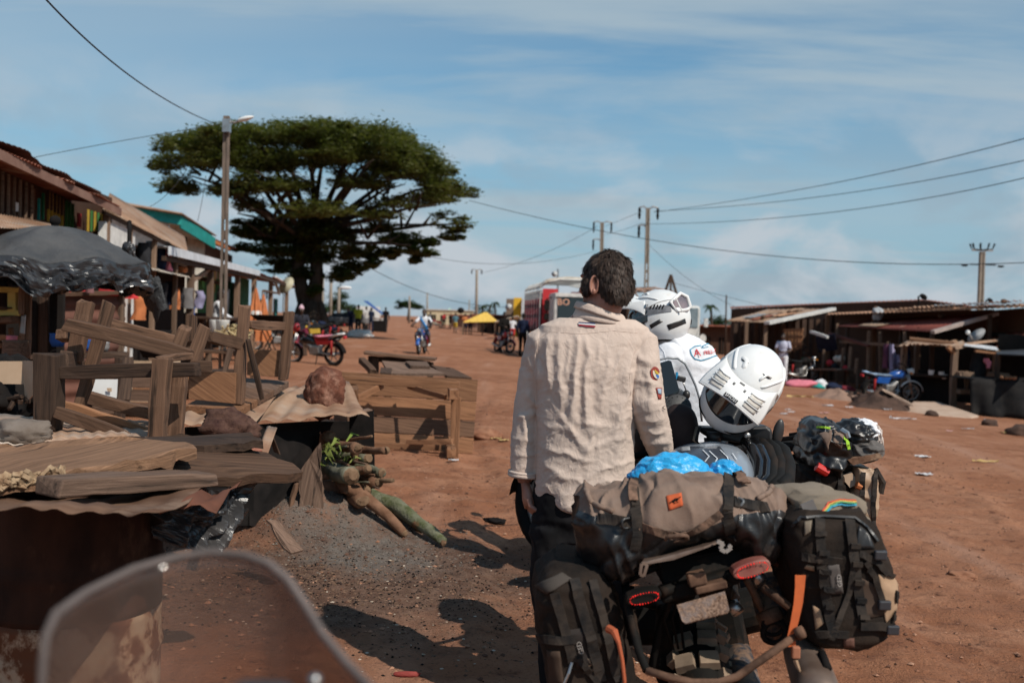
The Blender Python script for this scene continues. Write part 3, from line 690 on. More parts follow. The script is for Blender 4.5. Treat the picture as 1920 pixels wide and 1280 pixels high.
crate = thing('board_trestle', 'low trestle under the loose flat boards, mostly hidden', 'trestle',og(P(790,700,dP + .2)))
for x,y,o_ in ((726,704,.05),(862,708,.05),(730,684,.55),(840,690,.55)):
 q = P(x,y,dP + o_); plank('leg',q,og(q,0.0),0.06,0.06,W_DARK,crate,up=(1,0,0))
plank('loose_post',P(678,675,dT + 1.4),P(700,697,dT + 1.0),0.08,0.06,W_OLD,label='short post stub leaning left of the low dark table',cat='post')
# left side of the street: row of shops
def FL(px,off=0.0): return (4.3 + off) / ((960 - px) / F - 0.115)
def PF(px,py,off=0.0,dd=0.0): return P(px,py,FL(px,off) + dd)
SD = V3((-0.115,1,0)).normalized()      # along the shops, away from the camera
SI = V3((-1,-0.115,0)).normalized()     # into the shops
UP = V3((0,0,1))
CREAM = plain('plaster_cream',(0.62,0.56,0.47),0.9,c3=(0.42,0.33,0.25),s3=1.2,t3=(0.6,0.8))
WHITEW = plain('plaster_white',(0.72,0.70,0.66),0.9,c3=(0.5,0.42,0.35),s3=1.5,t3=(0.6,0.8))
TEAL = plain('paint_teal',(0.03,0.30,0.27)); GREEN = plain('paint_green',(0.03,0.16,0.08)); LGREEN = plain('paint_leaf_green',(0.06,0.20,0.06))
YEL = plain('paint_yellow',(0.50,0.33,0.05)); YELP = plain('paint_pale_yellow',(0.62,0.50,0.16)); RED = plain('paint_red',(0.55,0.045,0.05))
ORA = plain('cloth_orange',(0.55,0.19,0.075)); BLUE = plain('cloth_blue',(0.03,0.09,0.30)); NAVY = plain('cloth_navy',(0.015,0.022,0.05)); PINK = plain('cloth_pink',(0.72,0.22,0.27))
LILAC = plain('cloth_lilac',(0.30,0.28,0.42)); CHAR = plain('cloth_charcoal',(0.025,0.025,0.028)); GREYC = plain('cloth_grey',(0.20,0.19,0.19)); WCLOTH = plain('cloth_white',(0.74,0.74,0.76),0.9)
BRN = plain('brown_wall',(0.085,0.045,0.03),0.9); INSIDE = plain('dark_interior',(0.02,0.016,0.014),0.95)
def quadbox(name,a,b,h,th,m,par=None,**tg):
 """upright panel from a to b (world), height h, thickness th"""
 mb = MB(); d = V3(((b - a).x,(b - a).y,0)).normalized(); n = V3((d.y,-d.x,0)) * th
 mb.prism([a,b,b + UP * h,a + UP * h],-n if n.dot(SI) < 0 else n)
 return mb.build(name,m,par,**tg)
def pz(px,py,d,z):   # point at pixel column px, depth d, height z
 p = P(px,py,d); return V3((p.x,p.y,z))
# first shop: rust roof, coloured slats, tan porch roof
s1 = thing('shop_building', 'brown wooden shop with rust roof and yellow and green slats, far left', 'shop',onground(PF(80,640)))
fa0,fa1 = PF(-60,262),PF(226,398)
zf0,zf1 = fa0.z,fa1.z
mb = MB(); mb.beam(fa0,fa1,0.03,0.11); mb.build('fascia_board',mat('fascia_pinkish',(0.25,0.15,0.115),(0.17,0.09,0.068),scale=3,rough=0.9),s1)
A,B_ = PF(-60,258),PF(222,392)
corr('roof_sheet',A + UP * 0.04,B_ + UP * 0.04,B_ + SI * 3.2 + UP * 0.35,A + SI * 3.2 + UP * 0.35,0.09,0.012,TIN_RUST,s1,edge=0.03,seed=2)
corr('roof_sheet',A + SI * 0.10 + UP * 0.20,B_ + SI * 0.1 - SD * 0.4 + UP * 0.19,B_ + SI * 3.1 + UP * 0.5,A + SI * 3.1 + UP * 0.6,0.09,0.012,mat('tin_dark_rust',(0.06,0.035,0.028),(0.11,0.055,0.04),scale=2),s1,edge=0.05,seed=7)
w0 = PF(-70,600,0.7); w1 = PF(192,600,0.7); w0.z = w1.z = 0.2
quadbox('wall',w0 + SI * 0.05,w1 + SI * 0.05 + SD * .6,3.2,0.08,BRN,s1)
quadbox('side_wall',w1 + SI * 0.05,w1 + SI * 3.4,2.8,0.1,WHITEW,s1)
quadbox('wall',w0 - SD * 0.0,w0 + SI * 3.4,2.8,0.1,BRN,s1)
def slat(px,y0,y1,wpx,m,off=0.6,name='slat',par=None,th=0.03):
 d = FL(px,off); a,b = P(px,y0,d),P(px,y1,d)
 mb = MB(); a2 = V3((b.x,b.y,a.z)); mb.beam(b,a2,wpx * d / F * .85,th,up=SI); return mb.build(name,m,par or s1)
for i in range(5): slat(90 + i * 6.5,360 + i * 3.2,422 + i * 2,4,YEL if True else 0)
for i in range(5): slat(90 + i * 6.5,356 + i * 3.2,392 + i * 3,4.3,W_DARK,off=0.585)
for i in range(3): slat(124 + i * 6,376 + i * 3,428,5,LGREEN)
for i in range(5): slat(165 + i * 6.3,393 + i * 2,434,3.6,LGREEN if i % 2 else YEL)
slat(80,362,412,7,GREEN,name='shutter'); slat(72,372,418,4,TEAL,name='shutter')
for i in range(6): slat(4 + i * 11,322 + i * 5,400 + i * 4,2,W_POST,off=0.4,name='porch_bar')
for i,(px,y0,y1,wp) in enumerate(((-8,318,395,14),(14,330,400,10),(36,342,405,9),(50,348,410,8),(62,354,412,7))): slat(px,y0,y1,wp,(W_OLD,BRN,W_OLD,BRN,W_OLD)[i],off=0.66,name='wall_board')
slat(148,400,425,22,RED,off=0.62,name='red_cloth',th=0.02)
slat(30,380,396,16,WHITE_P,off=0.6,name='white_bag')
corr('porch_roof_sheet',PF(-50,425,-0.9,0.2),PF(112,432,-0.6,0.2),PF(96,418,0.55),PF(-60,385,0.55),0.09,0.012,TIN_TAN,s1,seed=13)
corr('porch_roof_sheet',PF(-60,425,-0.6,0.2),PF(100,436,-0.3,0.2),PF(92,420,0.6),PF(-60,378,0.6),0.09,0.012,TIN_TAN,s1,seed=14)
# white walled shop with tan roof
s2 = thing('shop_building', 'white plastered shop with long tan tin porch roof, clothes hanging under it', 'shop',onground(PF(240,600)))
w2 = PF(194,600,0.03); w3 = PF(250,600,0.03); w2.z = w3.z = 0.2
quadbox('wall',w2,w3,2.55,0.1,WHITEW,s2)
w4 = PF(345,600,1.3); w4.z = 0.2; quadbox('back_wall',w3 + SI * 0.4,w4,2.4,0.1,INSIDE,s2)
corr('roof_sheet',PF(193,392,-0.1),PF(352,473,-0.1),PF(345,462,2.0) + UP * 0.3,PF(205,388,1.9) + UP * 0.3,0.09,0.012,TIN_TAN,s2,seed=17)
mb = MB(); mb.beam(PF(195,397,-0.05),PF(350,476,-0.05),0.05,0.07); mb.build('eave_beam',W_DARK,s2)
for px,y0 in ((201,405),(243,425),(290,447),(330,466)): 
 a = PF(px,y0,0.0); b = V3((a.x,a.y,gh(a.x,a.y))); plank('post',b,a,0.08,0.08,W_POST,s2,up=(1,0,0))
# house with teal roof trim
s3 = thing('house', 'white house with teal painted roof edge behind the shops', 'house',onground(P(320,600,40.0)))
dH = 38.4
c0,c1,c2_ = P(196,378,43.2),P(338,402,dH),P(402,444,44.0)
def trim(a,b,h,th=0.06):
 mb = MB(); mb.prism([a,b,b - UP * h,a - UP * h],SI * th + SD * th); return mb.build('roof_trim',TEAL,s3)
trim(P(196,379,33.6),P(340,404,34.4),0.33); trim(P(340,404,34.4),P(404,446,40.0),0.43)
mb = MB(); mb.add([P(194,376,33.4),P(341,400,34.1),P(406,442,40.3),P(330,425,48.0),P(190,372,48.0)],[(0,1,2,3,4)]); mb.build('roof',TIN_TAN,s3,solid=0.04)
quadbox('wall',pz(196,450,34.6,0.2),pz(316,450,35.7,0.2),P(250,395,34.9).z - 0.2,0.12,WHITEW,s3)
mb = MB(); mb.add([P(316,408,35.0),P(340,409,34.9),P(402,452,40.0),P(384,452,43.2),P(318,441,36.8)],[(0,1,2,3,4)]); mb.build('soffit',CREAM,s3,solid=0.03)
quadbox('wall',pz(316,450,37.1,0.2),pz(384,470,40.0,0.2),P(350,441,37.4).z - 0.2,0.12,CREAM,s3)
quadbox('gable',pz(384,470,40.2,0.2),pz(436,470,49.6,0.2),P(400,450,40.3).z - 0.3,0.12,BRN,s3)
mb = MB(); mb.prism([P(392,452,39.7),P(432,470,45.6),P(415,459,45.6)],UP * 0.1); mb.build('eave_panel',ORA,s3)
mb = MB(); mb.lathe([(0.11,0),(0.11,0.05)],P(347,450,36.8),axis=-SI,n=14); mb.build('wall_vent',BLACKISH,s3)
mb = MB(); mb.add([P(384,440,40.0),P(444,466,49.6),P(430,470,52.8),P(380,450,43.2)],[(0,1,2,3)]); mb.build('roof',TIN_RUST,s3,solid=0.04)
# long stall with white edged tin roof
s4 = thing('market_stall', 'long market stall with white edged tin roof on rough posts', 'stall',onground(PF(400,640)))
e0,e1 = PF(318,470,-0.15),PF(486,512,-0.15)
mb = MB(); mb.beam(e0,e1,0.05,0.16); mb.build('roof_edge',mat('white_tin_edge',(0.72,0.74,0.77),(0.55,0.56,0.58),scale=3,rough=0.4),s4)
corr('roof_sheet',e0 + UP * 0.06,e1 + UP * 0.06,e1 + SI * 2.4 + UP * 0.12,e0 + SI * 2.4 + UP * 0.12,0.12,0.015,TIN_GREY,s4,seed=4)
mb = MB(); mb.beam(e0 + SI * 0.1 - UP * 0.14,e1 + SI * 0.1 - UP * 0.14,0.08,0.08); mb.build('eave_beam',W_DARK,s4)
e2 = PF(551,536,-0.1)
corr('roof_sheet',e1 + UP * 0.02,e2,e2 + SI * 2.5 + UP * 0.3,e1 + SI * 2.2 + UP * 0.3,0.12,0.015,TIN_RUST,s4,seed=6,edge=0.05)
mb = MB(); mb.beam(e1 - UP * 0.1,e2 - UP * 0.06,0.06,0.08); mb.build('eave_beam',W_DARK,s4)
for px,y0 in ((358,482),(395,492),(446,503),(477,512),(508,522),(538,532)):
 a = PF(px,y0,0.05); plank('post',V3((a.x,a.y,gh(a.x,a.y))),a,0.13,0.13,W_POST,s4,up=(1,0,0))
plank('brace',PF(362,525,0.05),PF(402,496,0.05),0.06,0.09,W_POST,s4)
for px in (372,384,396,408,420,432):   # green board wall behind the stall
 a,b = PF(px,600,1.6),PF(px + 11.2,600,1.6); a.z = b.z = 0.15; quadbox('wall_board',a,b,2.35,0.04,GREEN if px > 380 else LGREEN,s4)
for px in (442,450,458):
 a,b = PF(px,600,1.2),PF(px + 7.4,600,1.2); a.z = b.z = 0.15; quadbox('wall_board',a,b,2.5,0.04,GREEN,s4)
for px in (402,408,414,420):
 a = PF(px,548,1.5); plank('window_bar',a,V3((a.x,a.y,a.z + 0.7)),0.05,0.03,YELP if px % 4 else LGREEN,s4,up=(1,0,0))
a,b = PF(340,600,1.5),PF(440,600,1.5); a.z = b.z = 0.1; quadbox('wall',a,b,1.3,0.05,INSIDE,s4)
corr('awning_sheet',PF(352,520,0.2),PF(420,536,0.4),PF(410,528,1.4),PF(350,510,1.4),0.1,0.012,TIN_TAN,s4,seed=9)
corr('awning_sheet',PF(285,505,-0.3),PF(356,521,-0.2),PF(350,512,0.6),PF(280,498,0.6),0.1,0.012,mat('tin_pale',(0.55,0.50,0.44),(0.42,0.36,0.31),scale=3),s4,seed=10,edge=0.1)
plank('counter',PF(372,595,-0.2),PF(437,597,-0.2),0.5,0.06,W_DARK,s4)
for px in (378,432): a = PF(px,597,-0.1); plank('counter_leg',onground(a),a,0.08,0.08,W_DARK,s4,up=(1,0,0))
mr = slab('framed_mirror',[PF(412,541,0.7),PF(431,543,0.7),PF(428,590,0.7),PF(404,588,0.7)],0.05,BLACKP,label='dark framed mirror leaning in the stall behind the seated man',cat='mirror')
slab('mirror_glass',[PF(414,545,0.66),PF(428,547,0.66),PF(425,587,0.66),PF(408,585,0.66)],0.01,mat('mirror_pale',(0.45,0.48,0.52),(0.3,0.32,0.35),scale=2,rough=0.3),mr)
UMB = [(478,540,620,30),(492,552,640,30)]
for i,(px,y0,y1,wp) in enumerate(UMB):
 d = FL(px,-0.5); a,b = P(px,y0,d),P(px,y1,d); h = a.z - b.z
 u = thing('folded_parasol',('orange and white folded parasol behind the table leg, left of its twin', 'orange folded parasol standing by the stall, right of its twin')[i], 'parasol',onground(b),group='folded orange parasols by the stall')
 mb = MB(); n = 14; prof = [(0.02,1.0),(0.07,0.8),(0.13,0.5),(0.19,0.2),(0.22,0.0)]
 rings = [[b + UP * (h * t) + V3((math.cos(6.283 * k / n),math.sin(6.283 * k / n),0)) * (r * (1.25 if k % 2 else 0.8)) for k in range(n)] for r,t in prof]
 mb.loft(rings); mb.build('canopy',ORA,u)
 MB().tube([onground(b),a + UP * 0.12],0.02,8).build('pole',W_POST,u)
 if i == 0: MB().lathe([(0.165,0),(0.155,0.1)],b + UP * h * 0.38,n=14).build('white_band',WHITE_P,u)
fe = thing('market_stall', 'small far stall of teal boards and leaning sticks below the tree', 'stall',onground(PF(520,640)))
for px,y0,y1,wp,m in ((508,555,590,8,TEAL),(517,560,592,6,TEAL),(488,560,590,5,TEAL),(500,548,560,14,GREYC),(495,545,590,3,W_POST),(530,545,600,4,W_POST)):
 slat(px,y0,y1,wp,m,off=0.3,name='board',par=fe)
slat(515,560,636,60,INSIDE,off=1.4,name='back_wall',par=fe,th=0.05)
plank('stick',PF(513,518,0),PF(524,552,0),0.09,0.05,TIN_GREY,fe); plank('stick',PF(517,519,.2),PF(540,532,.2),0.1,0.05,WHITE_P,fe)
plank('stick',PF(482,514,.3),PF(515,535,.3),0.08,0.05,W_WARM,fe); plank('stick',PF(495,545,.0),PF(522,550,.0),0.10,0.07,W_GREY,fe)
MB().lathe([(0.0,0.0),(0.2,0.02),(0.34,0.09),(0.36,0.12)],PF(540,538,-0.2),axis=(-0.5,-0.7,0.5),n=18).build('pale_dish',plain('dish_khaki',(0.48,0.43,0.30)),smooth=True,solid=0.01,label='pale khaki dish leaning on the far stall roof',cat='dish')
bs = thing('basin', 'wide black basin on thin crossed legs by the far stall', 'basin',onground(PF(505,655,-1.2)))
bc = PF(507,592,-1.2); MB().lathe([(0.02,-0.17),(0.3,-0.14),(0.46,0.0),(0.48,0.02)],bc,n=22).build('bowl',BLACKISH,bs,smooth=True,solid=0.01)
for dx in (-0.25,0.25):
 for dy in (-0.2,0.2): MB().tube([bc + V3((dx,dy,-0.13)),onground(bc + V3((-dx * 1.1,dy,0)))],0.015,6).build('leg',RUBBER,bs)
# things for sale: hanging clothes, bags
def hang(px,y0,y1,wpx,m,label,off=0.1,cat='clothes',group='clothes hanging in the left stalls'):
 d = FL(px,off); a,b = P(px,y0,d),P(px,y1,d); hw = wpx * d / F / 2; h = a.z - b.z
 def fn(u,v):
  wd = hw * (0.55 + 0.45 * min(1,v * 3)) * (1 - 0.12 * v); an = u * 6.2832
  p = a + UP * (-v * h) + SD * (math.cos(an) * wd) + SI * (math.sin(an) * 0.09)
  return p + SD * (0.03 * float(vnoise(u * 7,v * 4,s=int(px)))) + SI * (0.05 * float(vnoise(u * 8,v * 3,s=int(px) + 1)))
 mb = MB(); mb.grid(fn,14,9,wrapu=True); return mb.build('hanging_garment',m,smooth=True,label=label,cat=cat,group=group)
hang(270,455,500,16,CHAR, 'dark jacket hanging left under the tan porch roof'); hang(286,452,508,20,GREYC, 'grey jacket hanging under the tan porch roof')
hang(301,462,505,12,NAVY, 'navy shirt hanging left of the red jacket'); hang(314,468,508,15,PINK, 'pinkish red jacket hanging under the tan porch roof')
hang(322,466,500,12,TEAL, 'teal shirt hanging right of the red jacket'); hang(342,500,512,12,ORA, 'orange and pink bundle above the pale awning')
hang(322,528,572,14,NAVY, 'navy garment hanging below the pale awning'); hang(335,545,575,20,CHAR, 'dark backpack with red piping hanging below the awning',cat='backpack')
hang(328,540,580,4,ORA, 'narrow orange and red strap of cloth hanging by the backpack'); hang(352,540,578,18,GREYC, 'grey shirt hanging at the stall post')
hang(358,575,605,17,BLUE, 'blue trousers hanging at the stall post'); hang(374,545,578,14,LILAC, 'lilac grey shirt hanging right of the stall post')
hang(305,530,580,12,CHAR, 'dark coat hanging in the shade beside the tarp'); hang(262,545,600,26,ORA, 'orange and tan cloth hanging behind the drooping tarp',off=-.2)
hang(246,545,560,9,RED, 'small red cloth by the orange cloth',off=-.2)
# brown corrugated kiosk with red goods
ks = thing('kiosk', 'brown corrugated kiosk with red goods in its hatch', 'kiosk',onground(P(170,640,12.6)))
kd = 12.4
a,b = pz(104,600,kd,0.0),pz(232,600,kd + 0.9,0.0)
zt = P(170,548,kd).z; mb = MB()
def kf(u,v):
 p = a.lerp(b,u); z = -0.0 + (zt) * v; return p + UP * z + (SI * -1) * (0.022 * math.sin(v * 6.2832 * 9))
mb.grid(kf,6,110); mb.build('front_sheet',mat('kiosk_brown',(0.16,0.07,0.05),(0.09,0.045,0.035),scale=3,rough=0.7),ks,smooth=True,solid=0.004)
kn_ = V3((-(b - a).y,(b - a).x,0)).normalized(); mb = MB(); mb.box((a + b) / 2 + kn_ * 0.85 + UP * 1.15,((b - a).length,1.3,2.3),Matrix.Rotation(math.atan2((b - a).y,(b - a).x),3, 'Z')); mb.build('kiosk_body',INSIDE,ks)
plank('hatch_sill',P(104,552,kd - .1),P(232,548,kd + .8),0.2,0.05,W_OLD,ks)
for px in (104,228): plank('corner_post',pz(px,620,kd - 0.05 + (0.9 if px > 200 else 0),0.0),pz(px,520,kd - 0.05 + (0.9 if px > 200 else 0),2.2),0.07,0.07,W_POST,ks,up=(1,0,0))
for px,wp,h,lab in ((125,24,0.10, 'red box in the kiosk hatch, left of its neighbour'),(148,22,0.09, 'red cloth-wrapped box in the middle of the kiosk hatch'),(205,30,0.12, 'large red box right in the kiosk hatch')):
 c = P(px,543,kd + 0.1 + (px - 104) / 128 * .8); o = MB().box(c,(wp * kd / F,0.22,h * 1.3)).build('red_box',RED,bevel=0.01,label=lab,cat='box',group='red boxes in the kiosk hatch')
MB().lathe([(0.05,0),(0.05,0.1)],P(168,549,kd + 0.1),n=12).build('jar',plain('jar_mauve',(0.25,0.12,0.12)),label='mauve jar between the red boxes in the kiosk hatch',cat='jar')
# left edge: yellow rack, dark boards
yr = thing('wooden_rack', 'yellow painted wooden rack with shelves at the left edge', 'rack',onground(P(20,660,9.6)))
r_ = lambda n,a,b,wpx,m=YELP,th=0.06,up=(0,0,1): plank(n,P(*a),P(*b),th,wpx * 9.5 / F,m,yr,up=up)
r_('rail',(-40,541,9.5),(38,544,9.5),11); r_('rail',(-40,588,9.5),(36,586,9.5),11); r_('post',(24,546,9.5),(24,584,9.5),15,up=(1,0,0)); r_('post',(-20,540,9.5),(-20,680,9.5),12,up=(1,0,0))
r_('shelf',(-40,578,9.6),(36,578,9.6),5,W_OLD,0.4); r_('shelf',(-40,602,9.6),(38,599,9.6),12,W_OLD,0.4); r_('rail',(-40,632,9.4),(36,634,9.4),11,W_WARM); r_('rail',(-40,646,9.4),(34,648,9.4),9,W_WARM)
r_('post',(49,500,9.7),(46,670,9.7),20,W_POST,0.05,(1,0,0)); r_('post',(40,535,9.5),(40,590,9.5),9,W_POST,0.05,(1,0,0)); r_('board',(44,590,9.6),(42,625,9.6),9,TIN_GREY,0.03,(1,0,0)); r_('post',(20,615,9.7),(22,640,9.7),8,W_WARM,0.05,(1,0,0))
db = thing('dark_partition', 'black boarded partition between the yellow rack and the kiosk', 'partition',onground(P(75,660,10.4)))
for px,y0,wp,m in ((58,525,26,INSIDE),(78,520,26,W_DARK),(100,515,12,BLACKISH)):
 d = 10.4; a = P(px,y0,d); plank('board',V3((a.x,a.y,0.05)),a,wp * d / F,0.05,m,db,up=(0,1,0))
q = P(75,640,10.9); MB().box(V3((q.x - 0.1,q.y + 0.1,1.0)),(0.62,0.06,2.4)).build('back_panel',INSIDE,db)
bl = thing('wooden_bench', 'low dark bench standing in front of the kiosk', 'bench',onground(P(150,690,9.2)))
plank('seat',P(60,668,9.0),P(240,664,9.3),0.3,0.05,W_DARK,bl)
for px in (75,225): q = P(px,670,9.1); plank('leg',onground(q),q,0.08,0.08,W_DARK,bl,up=(1,0,0))
for i,(px,py,d,r,m,lb) in enumerate(((108,635,9.1,0.07,BLUE, 'blue pot behind the bench frame legs'),(165,645,9.2,0.06,BLUE, 'small blue pot seen between the bench legs'),(195,648,9.3,0.05,TIN_GREY, 'small grey pot right of the blue pots'),(290,640,10,0.16,BLACKISH, 'black cooking pot behind the bench frame'),(30,655,9.2,0.12,W_GREY, 'grey bundle on the ground below the yellow rack'),(22,636,9.35,0.05,PINK, 'small pink thing on the yellow rack'))):
 o = MB(); o.lathe([(r * 0.7,-r),(r,-r * 0.3),(r * 0.95,r * 0.5),(r * 1.05,r * 0.7)],P(px,py,d),n=16); o.build('pot',m,smooth=True,label=lb,cat='pot' if i < 4 else 'bundle')
def crateobj(px,py,d,sx,sz,m,label,cat='crate'):
 c = onground(P(px,py,d)); r = thing('crate',label,cat,c)
 for k in range(3): MB().box(c + V3((0,-0.18,sz * (k + 0.5) / 3)),(sx,0.03,sz / 3 * 0.85)).build('slat',m,r); 
 for s_ in (-1,1): MB().box(c + V3((s_ * sx / 2,0,sz / 2)),(0.04,0.38,sz)).build('side',m,r)
 MB().box(c + V3((0,0,0.02)),(sx * 0.95,0.36,0.03)).build('bottom',m,r); return r
crateobj(250,655,12.5,0.8,0.5,W_GREY, 'grey slatted crate on the ground by the kiosk'); crateobj(318,640,15,0.9,0.4,W_WARM, 'brown slatted crate under the hanging clothes')
crateobj(350,640,16,0.8,0.35,W_OLD, 'old brown crate at the foot of the stall post'); crateobj(285,632,14,0.7,0.6,CARD, 'cardboard-coloured crate behind the drooping tarp')
plank('stall_bench',onground(P(330,640,14.0),0.42),onground(P(440,650,15.5),0.42),0.3,0.05,W_DARK,label='dark plank bench before the long stall',cat='bench')
tb2 = thing('market_table', 'table with white tubs and straw piled under the long stall', 'table',onground(P(410,650,17)))
tc_ = onground(P(408,650,17)); plank('top',tc_ + V3((-0.7,0,0.62)),tc_ + V3((0.7,0.1,0.62)),0.6,0.05,W_OLD,tb2)
for dx in (-0.6,0.6): plank('leg',tc_ + V3((dx,0,0)),tc_ + V3((dx,0,0.6)),0.06,0.06,W_OLD,tb2,up=(1,0,0))
for i,(px,r,lb) in enumerate(((402,0.09, 'white tub on the stall table, left one'),(417,0.12, 'white tub on the stall table, right one'))):
 q = P(px,614,17.0); MB().lathe([(r * .8,-0.1),(r,0.12),(r * 1.05,0.13)],q,n=16).build('tub',WHITE_P,smooth=True,label=lb,cat='tub',group='white tubs on the stall table')
mb = MB(); q = P(440,622,16.8)
for i in range(70):
 d = V3((random.uniform(-1,1),random.uniform(-.6,.6),random.uniform(-.2,.5))).normalized() * random.uniform(.06,.18); c = q + V3((random.gauss(0,.13),random.gauss(0,.1),random.gauss(0,.07)))
 mb.beam(c - d / 2,c + d / 2,0.025,0.012)
mb.build('straw_heap',plain('straw',(0.62,0.48,0.26)),kind='stuff')
# black tarp parasol
pc = P(103,424,9.4); pr = thing('tarp_parasol', 'big parasol covered with crumpled black plastic tarp', 'parasol',onground(pc))
def canopy(u,v):
 an = u * 6.2832; r = 0.84 * v
 rr = r * (1 + 0.03 * math.cos(8 * an)); z = -0.33 * (v ** 1.8) - 0.05 * v * (1 - math.cos(8 * an)) * 0.5
 n = float(fbm(math.cos(an) * 2.5 * v,math.sin(an) * 2.5 * v,s=4,o=4)); return pc + V3((math.cos(an) * rr,math.sin(an) * rr,z + 0.030 * n * v + .02 * v * (1 - 2 * abs(float(vnoise(math.cos(an) * 5 * v,math.sin(an) * 5 * v,s=77))))))
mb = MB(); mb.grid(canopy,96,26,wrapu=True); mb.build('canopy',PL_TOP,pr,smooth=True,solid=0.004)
def skirt(u,v):
 an = u * 6.2832; p = canopy(u,1.0); out = V3((math.cos(an),math.sin(an),0))
 wv = float(fbm(math.cos(an) * 9,math.sin(an) * 9,v * 2.5,s=9,o=5)); cr = 1 - 2 * abs(float(vnoise(math.cos(an) * 11 + v * 2,math.sin(an) * 11,v * 5.5,s=23)))
 edge = 1 + 0.25 * float(vnoise(math.cos(an) * 4,math.sin(an) * 4,s=2))
 return p + out * (0.01 + 0.07 * wv * v + 0.06 * cr * v) + UP * (-(0.27) * v * edge + 0.03 * cr * v)
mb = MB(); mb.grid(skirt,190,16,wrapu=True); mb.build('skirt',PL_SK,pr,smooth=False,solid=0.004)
MB().tube([onground(pc),pc + UP * 0.06],0.035,10).build('pole',BLACKISH,pr)
MB().ell(pc + UP * 0.05,(0.05,0.05,0.05)).build('cap',BLACKISH,pr,smooth=True)
dr = wrinkled('tarp_sheet',[P(222,530,9.2),P(243,472,9.6),P(298,545,9.9),P(268,552,9.4)],30,40,0.07,PL_GREY,14,label='black tarp sheet drooping from a knot right of the parasol',cat='tarp')
dt = [(243,472),(262,492),(285,510),(300,530),(310,560),(314,580)]
def droop(u,v):
 k = u * (len(dt) - 1); i = min(int(k),len(dt) - 2); f = k - i
 x = dt[i][0] * (1 - f) + dt[i + 1][0] * f; y = dt[i][1] * (1 - f) + dt[i + 1][1] * f
 w_ = 0.05 + 0.26 * math.sin(min(1,u * 1.25) * math.pi * 0.72)
 p = P(x,y,9.7); return p + V3((-0.9,-0.55,-0.75)).normalized() * (w_ * v) + UP * (0.05 * float(fbm(u * 5,v * 3,s=8)))+ V3((0,0.25 * v * v,0))
mb = MB(); mb.grid(droop,36,14); mb.build('tarp_sheet',PL_GREY,smooth=False,solid=0.004,label='grey black tarp tail hanging low before the stall posts',cat='tarp')
kn = thing('tarp_knot', 'black knot of tarp tied to the post above the drooping sheet', 'knot',P(243,470,9.7))
rock('knot',P(241,466,9.65),(0.05,0.05,0.07),PL_BLK,3,0.3,kn)
MB().tube([P(243,415,9.9),P(242,470,9.7)],0.02,6).build('cord',BLACKISH,kn)
# trees
LEAF = {}
def leafmat(name,c1,c2):
 if name in MATS: return MATS[name]
 m = mat(name,c1,c2,scale=0.9,rough=0.6,detail=3,spec=0.25); t = m.node_tree; b = t.nodes['Principled BSDF']; o = t.nodes['Material Output']
 tl = nd('ShaderNodeBsdfTranslucent',t); mx = nd('ShaderNodeMixShader',t); mx.inputs[0].default_value = .38; br = nd('ShaderNodeMixRGB',t,blend_type='MULTIPLY'); br.inputs[0].default_value = 1; br.inputs[2].default_value = (1.25,1.5,.7,1)
 src = b.inputs['Base Color'].links[0].from_socket; t.links.new(src,br.inputs[1]); t.links.new(br.outputs[0],tl.inputs[0]); t.links.new(b.outputs[0],mx.inputs[1]); t.links.new(tl.outputs[0],mx.inputs[2]); t.links.new(mx.outputs[0],o.inputs[0]); return m
def foliage(pads,n,size,seed,flat=0.45):
 """pads: (centre, (rx, ry, rz), weight); leaf-sized quads spread through the clumps, thinner below"""
 r = np.random.default_rng(seed); wts = np.array([p[2] for p in pads],float); wts /= wts.sum()
 cnt = r.multinomial(n,wts); P0 = []
 for (c,rad,_),k in zip(pads,cnt):
  d = r.normal(size=(k,3)); d /= np.linalg.norm(d,axis=1)[:,None]
  rr = r.random(k) ** 0.42 * (1 + .22 * np.abs(r.normal(size=k)) * (r.random(k) < .3))
  p = d * rr[:,None]
  p[:,2] = np.where(p[:,2] < 0,p[:,2] * 0.55,p[:,2])
  P0.append(np.array(c) + p * np.array(rad))
 P0 = np.concatenate(P0); k = len(P0)
 keep = vnoise(P0[:,0] * 0.9,P0[:,1] * 0.9,P0[:,2] * 1.6,s=seed) > -0.20
 P0 = P0[keep]; k = len(P0)
 a = r.random(k) * 6.283; tl = (r.random(k) - 0.5) * 1.5; ta = r.random(k) * 6.283
 u = np.stack([np.cos(a),np.sin(a),0.5 * np.sin(tl)],1); nn = np.stack([np.sin(tl) * np.cos(ta),np.sin(tl) * np.sin(ta),np.cos(tl)],1)
 v = np.cross(nn,u); v /= np.linalg.norm(v,axis=1)[:,None]
 s = size * (0.5 + r.random(k))[:,None]
 q = np.stack([P0 - u * s - v * s * flat * 0.3,P0 + v * s * flat,P0 + u * s,P0 - v * s * flat],1)
 return q.reshape(-1,3)
def quads(name,V,m,par=None,**tg):
 me = bpy.data.meshes.new(name); k = len(V) // 4
 me.vertices.add(len(V)); me.vertices.foreach_set('co',V.astype(np.float32).ravel())
 me.loops.add(len(V)); me.loops.foreach_set('vertex_index',np.arange(len(V),dtype=np.int32))
 me.polygons.add(k); me.polygons.foreach_set('loop_start',np.arange(0,len(V),4,dtype=np.int32)); 
 me.update(calc_edges=True)
 return place(name,me,m,par,**tg)
BARK = mat('tree_bark',(0.035,0.026,0.02),(0.075,0.055,0.042),scale=5,rough=0.95,bump=0.05,stretch=(1,1,0.3))
DT = 50.0
tg0 = og(P(580,640,DT)); big = thing('rain_tree', 'large flat topped spreading tree towering over the left stalls', 'tree',tg0)
def tp(x,y,o=0.0): return P(x,y,DT + o)
